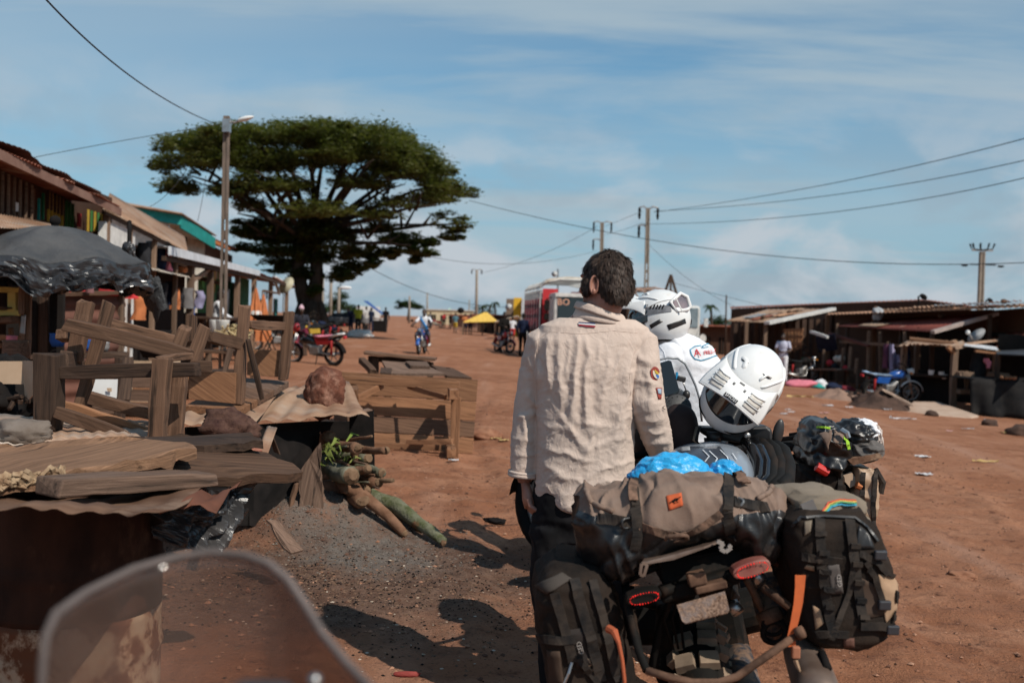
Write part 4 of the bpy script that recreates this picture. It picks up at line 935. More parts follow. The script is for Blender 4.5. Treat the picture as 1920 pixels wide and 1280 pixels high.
limbs = [([(582,625,0),(580,585,0),(566,545,0),(558,500,0),(575,455,0)],[0.80,0.50,0.36,0.32,0.30]),
   ([(586,600,0),(588,560,0),(594,520,0),(592,470,0.3),(592,425,0.3)],[0.58,0.42,0.35,0.30,0.27])]
ends = [(330,300,-2),(380,345,3),(420,280,5),(470,260,-5),(520,250,2),(575,245,-6),(620,245,6),(690,255,0),(740,275,-4),(790,310,4),(840,345,-1),(870,420,1),(820,385,-5),(760,345,5),(470,390,-6),(445,400,2),(480,440,-2),(700,300,-7),(650,300,7),(540,300,7),(480,320,-7),(770,460,-3),(800,420,3),(360,330,-4)]
root = [(575,455),(592,425)]
mb = MB()
for pts,rr in limbs: mb.tube([tp(*q) for q in pts],rr,14)
for i in range(5):
 a = i * 1.256; q = tg0 + V3((math.cos(a) * 1.25,math.sin(a) * 1.1,-0.1)); mb.tube([q,tg0 + V3((math.cos(a) * 0.8,math.sin(a) * 0.7,0.5)),tg0 + V3((math.cos(a) * .3,math.sin(a) * .3,1.6))],[0.14,0.26,0.36],8)
lb = MB(); rr_ = random.Random(5)
for i,(x,y,o) in enumerate(ends):
 sx,sy = (575 + rr_.uniform(-12,12),452) if x < 560 else (592 + rr_.uniform(-12,12),430)
 mx_,my = sx * 0.55 + x * 0.45,sy * 0.42 + y * 0.58 + 8
 pts = [(sx,sy + 12,0),(sx * .8 + x * .2,sy * .75 + y * .25 + 6,o * .15),(mx_,my,o * .4),(x * .75 + sx * .25,y * .86 + sy * .14,o * .7),(x,y,o)]
 lb.tube([tp(*q) for q in pts],[0.22,0.16,0.11,0.07,0.03],7)
 for k in range(3):
  f = rr_.uniform(.45,.85); bx_,by = sx * (1 - f) + x * f,sy * (1 - f) + y * f
  lb.tube([tp(bx_,by,o * f),tp(bx_ + rr_.uniform(-35,35),by - rr_.uniform(12,45),o * f + rr_.uniform(-2,2))],[0.09,0.03],5)
mb.build('trunk',BARK,big,smooth=True); lb.build('limbs',BARK,big,smooth=True)
pads_px = [(340,268,45,20),(320,305,26,16),(325,340,28,14),(345,352,30,10),(400,262,55,24),(385,300,45,18),(425,355,30,12),(460,248,55,18),(500,300,60,30),(540,250,55,20),(610,243,60,18),(680,243,60,18),(735,262,45,18),(660,285,75,28),(575,290,70,28),(440,290,55,22),(770,290,45,20),(800,312,40,16),(745,315,60,20),(845,355,40,18),(820,340,36,14),(810,370,45,14),(850,420,38,14),(835,405,30,10),(870,432,18,8),(480,345,45,18),(540,345,45,16),(460,380,26,14),(450,425,32,16),(480,415,26,14),(490,440,40,14),(530,430,40,20),(520,470,40,18),(570,440,45,24),(620,430,50,26),(600,480,55,22),(660,470,50,22),(700,430,50,18),(740,450,45,16),(765,470,40,10),(790,488,15,7),(510,495,30,14),(660,500,35,14),(690,492,16,8),(560,515,26,14),(535,505,24,12),(622,520,24,12),(600,545,14,10),(640,515,24,10),(730,475,30,12),(470,465,22,10),(845,445,24,9),(805,455,18,9),(680,340,50,14),(730,380,40,10),(590,390,60,16),(700,400,40,10)]
pads = []
for (x,y,rx,ry) in pads_px:
 half = math.sqrt(max(0.05,1 - ((x - 590) / 310) ** 2)); low = y > 400
 ks_ = (0.0,) if low else (-0.75,-0.35,0.1,0.5,0.85)
 for k in ks_:
  o = k * 7.6 * half + rr_.uniform(-.8,.8); s = DT / F
  cx_ = x + (rr_.uniform(-18,18) if k != 0.1 else 0); c = tp(cx_,y + abs(k) * 6 * (not low),o)
  pads.append((tuple(c),(rx * s * 1.05,rx * s * (1.0 if not low else 1.15),ry * s * 1.2),rx * ry * (1 if not low else 2.2)))
  for _ in range(3 if not low else 4):   # smaller sprays round each clump break its outline
   a_ = rr_.uniform(0,6.28); e_ = rr_.uniform(.75,1.15); q_ = c + V3((math.cos(a_) * rx * s * e_,math.sin(a_) * rx * s * e_ * .9,rr_.uniform(-.9,.35) * ry * s)); f_ = rr_.uniform(.22,.42); pads.append((tuple(q_),(rx * s * f_,rx * s * f_,ry * s * f_ * 1.3),rx * ry * f_ * .45 * (1 if not low else 2.2)))
quads('crown',foliage(pads,300000,0.10,3),leafmat('rain_tree_leaf',(0.055,0.066,0.020),(0.125,0.118,0.040)),big)
lowp = [p for p,q in zip(pads,pads) if p[0][2] < tp(600,430).z]
quads('low_foliage',foliage(lowp,30000,0.12,8),leafmat('rain_tree_leaf_green',(0.05,0.085,0.02),(0.10,0.13,0.035)),big)
def smalltree(px,ybase,ytop,wpx,d,label,name='tree',m=None,kind='round',n=5000,seed=1,cat='tree'):
 s = d / F; b = onground(P(px,ybase,d)); t = P(px,ytop,d); h = t.z - b.z; w_ = wpx * s
 r = thing(name,label,cat,b); rr = random.Random(seed)
 MB().tube([b,b + V3((0.1,0,h * .35)),b + V3((0,0,h * .75))],[max(.12,w_ * .05),max(.09,w_ * .035),.04],8).build('trunk',BARK,r,smooth=True)
 pd = []
 for i in range(16):
  a = rr.uniform(0,6.28)
  if kind == 'cone': f = rr.uniform(.15,1); q = (1 - f) * .42 + .06; c = b + V3((math.cos(a) * w_ * q * .6,math.sin(a) * w_ * q * .6,h * (f * .9 + .05))); rd = (w_ * q,w_ * q,h * .1)
  elif kind == 'umb': f = rr.uniform(.15,.5); c = b + V3((math.cos(a) * w_ * f * .8,math.sin(a) * w_ * f * .8,h * (.80 - .5 * f * f + rr.uniform(-.18,.05)))); rd = (w_ * .2,w_ * .2,h * .14)
  else: f = rr.uniform(0,.3); c = b + V3((math.cos(a) * w_ * f,math.sin(a) * w_ * f,h * rr.uniform(.35,.85))); rd = (w_ * .25,w_ * .25,h * .17)
  pd.append((tuple(c),rd,1))
 quads('crown',foliage(pd,n,max(0.12,w_ * .028),seed),m or leafmat('tree_leaf_dark',(0.022,0.045,0.015),(0.05,0.075,0.026)),r); return r
smalltree(636,620,506,42,120, 'dark conical tree behind the row of street poles',kind='cone',n=7000,seed=4)
smalltree(622,618,545,70,130, 'dark bushy tree left of the conical tree',n=5000,seed=5)
smalltree(665,615,570,60,150, 'dark bushy tree behind the white house',n=4000,seed=6)
smalltree(765,602,558,56,230, 'small round crowned tree alone on the horizon',kind='umb',n=9000,seed=7)
smalltree(908,608,570,60,190, 'dark bushy tree behind the yellow tent',n=3000,seed=8)
smalltree(893,600,580,40,170, 'light green bush beside the cream building', 'bush',leafmat('bush_light',(0.10,0.12,0.03),(0.16,0.17,0.05)),n=2500,seed=9,cat='bush')
smalltree(1347,640,588,90,140, 'dark trees behind the white truck cab',n=4000,seed=10)
smalltree(1808,590,562,24,70, 'dark bush peeping over the huts by the pole', 'bush',n=1500,seed=12,cat='bush')
smalltree(1590,585,564,14,90, 'tiny dark bush over the long hut roof', 'bush',n=600,seed=13,cat='bush')
smalltree(590,612,560,60,70, 'dark bush behind the foot of the large tree', 'bush',n=3000,seed=14,cat='bush')
def palm(px,ybase,ytop,d,label,seed,fr=0.9):
 b = onground(P(px,ybase,d)); t = P(px,ytop,d); r = thing('palm_tree',label, 'palm tree',b); rr = random.Random(seed)
 MB().tube([b,b.lerp(t,.5) + V3((.1,0,0)),t],[.22,.16,.12],8).build('trunk',BARK,r,smooth=True)
 for i in range(16):
  a = rr.uniform(0,6.28); L_ = fr * rr.uniform(.7,1.1) * d / F * 20; el = rr.uniform(-.2,.9); mb = MB(); pts = []
  for k in range(6):
   u = k / 5; pts.append(t + V3((math.cos(a) * L_ * u * math.cos(el * .6),math.sin(a) * L_ * u,L_ * (el * u * .8 - .75 * u * u))))
  sd = V3((-math.sin(a),math.cos(a),0))
  for k in range(5):
   w0,w1 = [L_ * .16 * math.sin(math.pi * min(1,(q + .6) / 6)) for q in (k,k + 1)]
   mb.add([pts[k] - sd * w0 - UP * w0 * .5,pts[k],pts[k + 1],pts[k + 1] - sd * w1 - UP * w1 * .5],[(0,1,2,3)]); mb.add([pts[k] + sd * w0 - UP * w0 * .5,pts[k],pts[k + 1],pts[k + 1] + sd * w1 - UP * w1 * .5],[(0,1,2,3)])
  mb.build('frond',MATS['tree_leaf_dark'],r,fixn=False)
palm(1333,640,573,110, 'thin trunked palm like tree against the sky right of the truck',3)
for i,(px,yt) in enumerate(((928,567),(918,572),(904,573))): palm(px,606,yt,170,('tallest distant palm behind the market left of the yellow box', 'middle distant palm behind the yellow tent', 'leftmost distant palm behind the yellow tent')[i],20 + i,.6)
# poles and wires
CONC = mat('concrete_pole',(0.30,0.255,0.205),(0.22,0.18,0.145),scale=5,rough=0.9)
def hpole(name,xb,yb,xt,yt,d,w0,w1,label,rungs=True,m=CONC,ground_=True):
 t = P(xt,yt,d); b = P(xb,yb,d); b = onground(V3((b.x,b.y,0))) if ground_ else b
 r = thing(name,label, 'pole',b); H = (t - b).length; ax = (t - b).normalized(); dp,sd,u = frame(ax,(0,1,0))
 s = 1 if rungs else 0
 if rungs:   # two concrete legs joined by rungs
  for q in (-1,1):
   mb = MB(); mb.beam(b + sd * q * w0 * .36,t + sd * q * w1 * .36,w0 * .26,w0 * .7,up=(0,1,0)); mb.build('shaft',m,r)
  k = int(H / .55)
  for i in range(k):
   f = (i + .5) / k
   if f > .62:
    continue
   c = b.lerp(t,f); mb = MB(); ww = w0 * (1 - f) + w1 * f; mb.beam(c - sd * ww * .25,c + sd * ww * .25,ww * .42,.16); mb.build('rung',m,r)
  c = b.lerp(t,.62); mb = MB(); mb.beam(c,t,w1 * .52,w1 * .55,up=(0,1,0)); mb.build('web',m,r)
 else:
  mb = MB(); mb.tube([b,t],[w0 / 2,w1 / 2],8); mb.build('shaft',m,r,smooth=True)
 return r,t,sd
lp,lt,ls = hpole('street_lamp_pole',418,640,425,218,17.0,0.115,0.09, 'tall concrete lamp pole with white street lamp before the big tree',True,mat('concrete_brown',(0.20,0.15,0.12),(0.13,0.10,0.08),scale=4,rough=.9)); lp['category'] = 'lamp pole'
MB().tube([P(426,228,17),P(440,230,17),P(452,224,17)],.02,6).build('lamp_arm',TIN_GREY,lp)
def lamp_head(a,b,w_,m,par):
 a,b = V3(a),V3(b); mb = MB(); ax = (b - a); rings = []
 for k in range(9):
  u = k / 8; rr = w_ * (math.sin(math.pi * min(.98,.08 + u * .9)) ** .6); c = a + ax * u
  rings.append([c + V3((0,math.cos(6.283 * q / 10) * rr,math.sin(6.283 * q / 10) * rr * .55)) for q in range(10)])
 mb.loft(rings); return mb.build('lamp_head',m,par,smooth=True)
lamp_head(P(445,226,17),P(476,219,17),.075,WHITE_P,lp)
MB().box(P(425,236,16.9),(.12,.12,.22)).build('bracket',STEEL,lp)
def wire(name,pts,r,label,group='power lines over the street'):
 a = [V3(p) for p in pts]; mb = MB(); mb.tube(a,r * (.55 if r < .02 else .42),5); return mb.build(name,mat('wire_dark',(0.05,0.05,0.052)),label=label,cat='power line',group=group)
def sagw(p,q,sag,n=18):
 p,q = V3(p),V3(q); return [p.lerp(q,k / n) - UP * (4 * sag * (k / n) * (1 - k / n)) for k in range(n + 1)]
def quadfit(pxs,d0,d1,n=26):   # wire through three photo points
 (x0,y0),(x1,y1),(x2,y2) = pxs; o = []
 for k in range(n + 1):
  x = x0 + (x2 - x0) * k / n; y = y0 * (x - x1) * (x - x2) / ((x0 - x1) * (x0 - x2)) + y1 * (x - x0) * (x - x2) / ((x1 - x0) * (x1 - x2)) + y2 * (x - x0) * (x - x1) / ((x2 - x0) * (x2 - x1))
  f = k / n; o.append(P(x,y,1 / ((1 - f) / d0 + f / d1)))
 return o
wire('power_line',quadfit(((60,-30),(230,132),(400,231)),7,17),.014, 'thick black cable coming from the top left to the lamp pole')
wire('power_line',quadfit(((50,298),(240,262),(420,232)),16,17),.010, 'thin cable from the rust roof to the lamp pole')
wire('power_line',quadfit(((280,388),(302,374),(350,318)),20,20),.010, 'thin cable rising from the teal roof to the tree')
wire('power_line',quadfit(((370,415),(378,380),(386,330)),20,18),.009, 'thin cable rising steeply left of the lamp pole')
wire('power_line',quadfit(((880,376),(1300,462),(2000,488)),48,30),.034, 'long dark cable sagging across the sky from the tree to the right edge')
wire('power_line',quadfit(((690,500),(800,550),(990,574)),60,90),.05, 'cable running low from the tree towards the yellow box')
u1,ut1,us1 = hpole('utility_pole',1210,645,1215,390,60,.31,.21, 'tall twin legged concrete pole right of the man\'s head')
u2,ut2,us2 = hpole('utility_pole',1126,640,1129,417,85,.38,.27, 'concrete pole rising behind the man\'s head')
u3,ut3,us3 = hpole('utility_pole',893,612,894,506,120,.4,.3, 'slim pole standing behind the yellow tent',False)
u4,ut4,us4 = hpole('utility_pole',1836,640,1842,472,62,.36,.28, 'concrete pole with ring of insulators over the right huts')
def arms(par,t,px,py,d,spec):
 for (dx,dy,l) in spec:
  a = t + V3((0,0,-dy)); e = a + V3((dx,0,.12)); MB().tube([a,a + V3((dx * .5,0,.2)),e],.05,5).build('cross_arm',TIN_GREY,par)
  MB().lathe([(.05,0),(.09,-.15),(.06,-.3),(.09,-.45),(.05,-l)],e,n=8).build('insulator',BLACKISH,par)
arms(u1,ut1,0,0,60,((-.5,.1,.7),(.6,.1,.7),(-.5,1.2,.7)))
arms(u2,ut2,0,0,85,((-.7,.1,.9),(.8,.1,.9),(-.7,1.6,.9)))
MB().tube([ut2 + V3((-.2,0,-2.6)),ut2 + V3((.9,0,-2.4)),ut2 + V3((1.3,0,-2.5))],.06,5).build('cross_arm',TIN_GREY,u2)
arms(u3,ut3,0,0,120,((-.6,.1,.5),(.6,.1,.5)))
rg = ut4 + V3((0,0,.1))
MB().beam(rg + V3((-.65,0,0)),rg + V3((.65,0,0)),.1,.12).build('cross_arm',TIN_GREY,u4)
for i in range(9):
 a = i * .7; q = rg + V3((math.cos(a) * .62,math.sin(a) * .5,.05)); MB().tube([rg,q,q + V3((math.cos(a) * .12,math.sin(a) * .1,.34))],[.03,.03,.06],6).build('insulator',BLACKISH,u4)
q = P(1842,496,62); MB().beam(q + V3((-.75,0,0)),q + V3((.85,0,0)),.08,.08).build('cross_arm',BLACKISH,u4)
for dx in (-1.1,1.15): MB().ell(q + V3((dx,0,-.08)),(.22,.1,.07)).build('lamp',BLACKISH,u4)
wl = 'thin far line on the twin legged pole, '
wire('power_line',[*quadfit(((1226,396),(1560,366),(2000,282)),60,24)],.03, 'upper thin line from the twin legged pole to the right edge')
wire('power_line',[*quadfit(((1226,398),(1560,344),(2000,238)),60,22)],.03, 'topmost thin line from the twin legged pole to the right edge')
wire('power_line',[*quadfit(((1205,420),(1560,398),(2000,314)),60,24)],.03, 'lowest thin line from the twin legged pole to the right edge')
wire('power_line',[*quadfit(((1205,396),(1165,412),(1135,424)),60,85)],.03, 'short line between the two concrete poles, upper')
wire('power_line',[*quadfit(((1205,418),(1165,432),(1135,440)),60,85)],.03, 'short line between the two concrete poles, lower')
wire('power_line',[*quadfit(((1120,424),(1020,475),(900,512)),85,120)],.04, 'thin line from the hidden pole down to the slim pole')
wire('power_line',[*quadfit(((1218,460),(1300,530),(1420,590)),60,50)],.025, 'thin guy line falling right of the twin legged pole')
wire('power_line',[*quadfit(((1262,530),(1330,548),(1440,575)),45,40)],.02, 'thin line right of the short dark post')
wire('power_line',[*quadfit(((800,480),(940,495),(1120,470)),50,85)],.03, 'faint line passing behind the tree top towards the poles')
for i,(xb,yb,xt,yt,d,w_,lab,rg_) in enumerate(((619,612,621,510,75,.3, 'brown pole behind the large tree trunk',0),(634,612,636,540,80,.3, 'grey concrete street lamp behind the large tree',0),(767,610,768,555,140,.35, 'thin pole before the small round tree',0),(801,606,801,549,160,.32, 'thin pole left of the cream building',0),(879,602,880,562,200,.3, 'faint thin pole over the cream building',0),(1361,640,1362,553,70,.14, 'thin dark pole right of the palm',0),(1257,640,1258,515,42,.12, 'short dark post with crossed braces by the truck',0),(604,610,606,515,70,.22, 'leaning lattice pole by the tree trunk',0))):
 r,t,s_ = hpole('street_pole',xb,yb,xt,yt,d,w_,w_ * .7,lab,False,CONC if i not in (5,6) else W_DARK)
 if i == 1: MB().ell(t + V3((.5,0,.05)),(.5,.18,.13)).build('lamp_head',WHITE_P,r,smooth=True); MB().tube([t,t + V3((.3,0,.1))],.06,6).build('arm',CONC,r)
 if i == 6:
  for dx in (-.45,.5): MB().tube([t,V3((t.x + dx,t.y,t.z - 1.5))],.06,6).build('brace',W_DARK,r)
for i,(px,yb,yt,d,lab) in enumerate(((1724,600,556,38, 'small street lamp on the long hut roof'),(1851,590,563,48, 'small street lamp right of the insulator pole'))):
 b = P(px,yb,d); t = P(px - 2,yt,d); r = thing('roof_lamp',lab, 'lamp',b); MB().tube([b,t,t + V3((.12,0,.06))],.035,6).build('stem',BLACKISH,r); MB().ell(t + V3((.2,0,.0)),(.16,.09,.1),Matrix.Rotation(.6,3, 'Y')).build('lamp_head',BLACKISH,r)
MB().ell(P(797,256,60),(.09,.05,.03)).build('bird',BLACKISH,label='tiny dark bird high in the sky right of the tree',cat='bird')
# trucks
MAROON = plain('paint_maroon',(0.17,0.035,0.045),0.7); WTRUCK = plain('truck_white',(0.66,0.64,0.60),0.5)
GLASS = mat('dark_glass',(0.012,0.022,0.026),rough=0.08,coat=0.3); GLASSL = mat('hazy_glass',(0.10,0.14,0.16),(0.2,0.24,0.26),scale=2,rough=0.15)
def wheel_set(par,c,axis,r,w_):
 MB().torus(c,axis,r * .72,r * .28,24,8,flat=w_ / (r * .56)).build('tyre',RUBBER,par,smooth=True)
 MB().lathe([(0.02,-w_ * .3),(r * .5,-w_ * .3),(r * .5,w_ * .3),(.02,w_ * .3)],c,axis,16).build('rim',ALU,par)
def txt(s,size,M,m,par,name='lettering',ext=0.002):
 cu = bpy.data.curves.new(name, 'FONT'); cu.body = s; cu.size = size; cu.extrude = ext; cu.align_x = 'CENTER'; cu.align_y = 'CENTER'; cu.resolution_u = 2
 o = bpy.data.objects.new(name,cu); COL.objects.link(o); dg = bpy.context.evaluated_depsgraph_get(); me_ = bpy.data.meshes.new_from_object(o.evaluated_get(dg))
 bpy.data.objects.remove(o); bpy.data.curves.remove(cu); me_.name = name
 o = place(name,me_,m,None,M)
 if par is not None: setpar(o,par)
 return o
def basis(x,y,o):
 x = V3(x).normalized(); z = x.cross(V3(y)).normalized(); y = z.cross(x); M = Matrix((x,y,z)).transposed().to_4x4(); M.translation = V3(o); return M
d1 = 39.0; tb = onground(P(1086,690,d1)); T1 = thing('cattle_truck', 'red and white stake truck facing us with tall slatted sides', 'truck',tb)
fx = V3((0.996,0.09,0)); fy = V3((-0.09,0.996,0)); tz = tb.z
def tpt(a,b,c): return tb + fx * a + fy * b + UP * c
TM = basis(fx,fy,tb)
def tbx(n,c,s,m,par=T1,bev=0.0,Mx=None):
 mb = MB(); mb.box(tpt(*c),s,basis(fx,fy,(0,0,0)).to_3x3()); return mb.build(n,m,par,bevel=bev)
tbx('cab',(0.05,0.7,1.75),(2.3,1.6,1.9),WTRUCK,bev=.08); tbx('bumper',(.05,-.2,.75),(2.3,.2,.35),WTRUCK,bev=.03); tbx('grille',(.05,-.13,1.1),(1.5,.06,.3),BLACKISH)
ws = tbx('windscreen',(0.05,-.12,2.05),(2.0,.04,.98),GLASS,bev=.03); tbx('visor_band',(.05,-.13,2.62),(2.2,.1,.14),WTRUCK)
txt('BO',.36,basis(fx,UP,tpt(-.72,-.15,2.33)),plain('letter_peach',(0.85,0.45,0.30)),ws)
for s_ in (-1,1):
 tbx('headlight',(s_ * .85 + .05,-.15,1.05),(.3,.06,.2),GLASSL)
 mb = MB(); mb.tube([tpt(s_ * 1.17,0,2.5),tpt(s_ * 1.38,-.2,2.45),tpt(s_ * 1.38,-.2,1.6),tpt(s_ * 1.17,0,1.5)],.03,6); mb.build('mirror_arm',BLACKISH,T1)
 tbx('mirror',(s_ * 1.38,-.22,2.2),(.2,.06,.4),BLACKISH); tbx('mirror',(s_ * 1.38,-.22,1.75),(.2,.06,.25),BLACKISH)
 for b in (0.3,4.6,6.0): wheel_set(T1,tpt(s_ * 1.02,b,.5),fx,.5,.3)
tbx('chassis',(0,4,.85),(1.0,7.6,.25),BLACKISH); tbx('bed_floor',(0,5,1.15),(2.5,6.6,.18),BLACKISH)
for i in range(7):
 y = 1.9 + i * 1.0
 for s_ in (-1,1):
  mb = MB(); mb.tube([tpt(s_ * 1.40,y,1.2),tpt(s_ * 1.40,y,3.0),tpt(s_ * 1.2,y,3.2)],.03,6); mb.build('stake',WTRUCK,T1)
 mb = MB(); mb.tube([tpt(-1.38,y,2.95),tpt(-1.2,y,3.18),tpt(-.6,y,3.30),tpt(.6,y,3.30),tpt(1.2,y,3.18),tpt(1.38,y,2.95)],.045,6); mb.build('hoop',WTRUCK,T1,smooth=True)
for s_ in (-1,1):
 for z in (1.35,1.85,2.3,2.8): 
  mb = MB(); mb.beam(tpt(s_ * 1.35,1.85,z),tpt(s_ * 1.35,7.95,z),.03,.07); mb.build('side_rail',MAROON,T1)
 for i in range(18):
  y = 2.05 + i * .335; mb = MB(); mb.beam(tpt(s_ * 1.30,y,1.2),tpt(s_ * 1.30,y,2.5),.04,.24,up=fx); mb.build('side_slat',MAROON,T1)
 for i in range(6):
  mb = MB(); mb.beam(tpt(s_ * 1.30,2.4 + i,2.5),tpt(s_ * 1.30,2.4 + i,2.78),.03,.3,up=fx); mb.build('white_cap',WTRUCK,T1)
tbx('front_board',(-1.0,1.82,2.15),(.62,.05,1.5),RED); tbx('front_board',(.6,1.82,2.0),(1.5,.05,1.6),MAROON)
for i in range(4):
 mb = MB(); mb.tube([tpt(-1.3,1.9 + i * .3,3.05),tpt(-1.05,1.9 + i * .3,3.26),tpt(-.3,1.95 + i * .3,3.37),tpt(1.1,2.0 + i * .3,3.33)],.06,7); mb.build('rolled_tarp',plain('canvas_beige',(0.55,0.47,0.38)),T1,smooth=True)
d2 = 41.0; tb = onground(P(1268,700,d2)); T2 = thing('old_truck', 'old white truck with bare bent roof hoops behind the helmeted rider', 'truck',tb)
fx = V3((0.985,-0.17,0)); fy = V3((0.17,0.985,0)); fy = V3((-0.40,0.916,0)); fx = V3((0.916,0.40,0))
tbx('cab',(0,.75,1.72),(2.2,1.6,1.75),WTRUCK,T2,.14); tbx('bumper',(0,-.2,.75),(2.3,.25,.3),WTRUCK,T2,.03); tbx('grille',(0,-.09,1.2),(1.3,.05,.35),BLACKISH,T2)
tbx('windscreen',(0,-.07,2.08),(1.85,.04,.82),GLASSL,T2,.04); tbx('side_window',(1.1,.7,2.08),(.04,.9,.65),GLASSL,T2); tbx('door',(1.11,.7,1.35),(.03,1.0,.8),WTRUCK,T2)
for s_ in (-1,1):
 tbx('headlight',(s_ * .8,-.12,1.15),(.28,.06,.28),GLASSL,T2); tbx('mirror',(s_ * 1.3,-.1,1.9),(.18,.05,.35),WTRUCK,T2)
 for b in (0.3,4.6): wheel_set(T2,tpt(s_ * .98,b,.5),fx,.5,.3)
MB().lathe([(.02,0),(.16,.02),(.17,.06)],tpt(1.12,-.12,1.25),-fy,14).build('round_lamp',WTRUCK,T2)
tbx('chassis',(0,4,.85),(1.0,6.6,.25),BLACKISH,T2); tbx('bed_floor',(0,4.6,1.15),(2.4,5.4,.18),W_OLD,T2)
for s_ in (-1,1):
 for z in (1.45,1.8): tbx('side_board',(s_ * 1.2,4.6,z),(.05,5.4,.28),W_OLD,T2)
RUSTB = plain('rust_tube',(0.36,0.22,0.16))
for i in range(6):
 y = 1.9 + i * 1.05; mb = MB(); mb.tube([tpt(-1.18,y,1.3),tpt(-1.18,y,2.85),tpt(-.9,y,3.2),tpt(0,y,3.32),tpt(.9,y,3.2),tpt(1.18,y,2.85),tpt(1.18,y,1.3)],.04,6); mb.build('hoop',RUSTB,T2,smooth=True)
for a,z in ((-.9,3.22),(0,3.34),(.9,3.22)): mb = MB(); mb.tube([tpt(a,1.85,z),tpt(a,7.2,z)],.035,6); mb.build('ridge_tube',RUSTB,T2)
tbx('load',(-.2,4.4,1.9),(2.0,4.5,1.2),W_DARK,T2,.1)
# far end of the street
def house(name,label,px0,px1,ytop,d,m,depth=6.0,roof=None,wins=(),dy=0.0,cat='building',roofm=TIN_RUST):
 a,b = onground(P(px0,610,d)),onground(P(px1,610,d + dy)); z = P((px0 + px1) / 2,ytop,d + dy / 2).z
 r = thing(name,label,cat,(a + b) / 2); dx = (b - a).normalized(); n = V3((-dx.y,dx.x,0)); zb = min(a.z,b.z) - .3
 a.z = b.z = zb; mb = MB(); mb.prism([a,b,b + n * depth,a + n * depth],UP * (z - zb)); mb.build('wall',m,r)
 if roof:
  mb = MB(); o = roof; e = [a - dx * o - n * o,b + dx * o - n * o,b + dx * o + n * (depth + o),a - dx * o + n * (depth + o)]
  for q in e: q.z = z
  mb.prism(e,UP * .12); mb.build('roof',roofm,r)
 L_ = (b - a).length
 for (u0,u1,z0,z1) in wins:
  H = z - zb; p0 = a + dx * (L_ * u0) - n * .03; p1 = a + dx * (L_ * u1) - n * .03
  mb = MB(); mb.prism([p0 + UP * H * z0,p1 + UP * H * z0,p1 + UP * H * z1,p0 + UP * H * z1],n * .06); w_ = mb.build('window',INSIDE,r)
  mb = MB(); c = (p0 + p1) / 2; mb.beam(c - n * .03 + UP * H * z0,c - n * .03 + UP * H * z1,.08,.05,up=dx); mb.build('window_bar',m,w_)
 return r
house('cream_building', 'long cream two storey building with dark windows behind the rider',800,885,582,150,plain('wall_cream',(0.60,0.49,0.32)),wins=[(.1 + i * .2,.2 + i * .2,.42,.75) for i in range(5)] + [(.02,.06,.4,.75)],roof=.2,roofm=CREAM)
house('white_house', 'white building with row of dark windows left of the horizon',668,700,574,125,WHITEW,wins=[(.3 + i * .2,.42 + i * .2,.55,.8) for i in range(3)])
house('white_house', 'low white wall beside the white building, sloping to the street',700,715,596,120,WHITEW)
house('low_house', 'low rust roofed house between the poles behind the big tree',596,640,596,80,BRN,roof=.6)
house('low_house', 'small low house with reddish wall behind the parked motorbikes',560,600,592,75,plain('wall_adobe',(0.30,0.17,0.12)),roof=.5)
house('low_house', 'grey roofed house left of the yellow tent',846,892,592,105,plain('wall_adobe',(0.30,0.17,0.12)),roof=.8,roofm=TIN_RUST)
house('shop_row', 'dark shop row behind the yellow tent',895,965,592,95,BRN,roof=.6,wins=[(.1,.25,.1,.7),(.4,.55,.1,.7),(.7,.85,.1,.7)])
house('brown_tower_shop', 'brown upper storey beside the yellow box',948,964,560,92,plain('wall_brown',(0.22,0.16,0.12)))
house('yellow_hut', 'bright yellow box shaped upper storey with dark doorway',962,977,558,88,plain('wall_yellow',(0.80,0.46,0.04)),3,wins=[(.15,.85,.28,.5)])
house('white_panel_house', 'pale narrow wall between the yellow box and the red truck',977,990,560,86,plain('wall_pale',(0.55,0.57,0.58)))
house('shop_row', 'dark low shops right behind the white truck, near the palm',1310,1375,612,75,BRN,roof=.8,wins=[(.2,.35,.1,.7),(.6,.75,.1,.7)])
dish0 = MB(); dish0.lathe([(0.02,0),(.16,.02),(.30,.09)],P(954,576,86),axis=(-.3,-1,.3),n=20); dish0.build('satellite_dish',plain('dish_white',(.55,.55,.54)),smooth=True,solid=.02,label='round white satellite dish by the yellow box',cat='satellite dish')
MB().lathe([(0.02,0),(.09,.01),(.17,.05)],P(1040,514,60),axis=(-.2,-1,.3),n=18).build('satellite_dish',MATS['dish_white'],smooth=True,solid=.03,label='small white dish on a mast above the red truck',cat='satellite dish')
mm = thing('mast', 'thin mast carrying the white dish above the red truck', 'mast',onground(P(1046,640,60))); MB().tube([onground(P(1046,640,60)),P(1046,504,60)],.06,6).build('shaft',STEEL,mm)
td = 78; tt = thing('yellow_tent', 'yellow canvas market tent on poles before the slim pole', 'tent',onground(P(900,625,td)))
YT = plain('tent_yellow',(0.74,0.47,0.10),.8)
a,b,c,e,r0,r1 = P(868,604,td),P(928,603,td + 1),P(936,605,td + 5),P(905,600,td + 5),P(908,585,td + 2.5),P(914,586,td + 3)
mb = MB(); mb.add([a,b,c,e,r0,r1],[(0,1,5,4),(1,2,5),(2,3,4,5),(3,0,4)]); mb.build('canopy',YT,tt,solid=.04)
for q in (a,b,c,e): MB().tube([onground(q),q],.05,6).build('pole',W_POST,tt)
mb = MB(); mb.add([P(928,603,70),P(970,592,70),P(976,596,74),P(936,606,74)],[(0,1,2,3)]); o = mb.build('awning',CREAM,solid=.05,label='pale slanting awning right of the yellow tent',cat='awning')
for q in (P(930,604,71),P(974,594,71)): MB().tube([onground(q),q],.06,6).build('pole',W_POST,o)
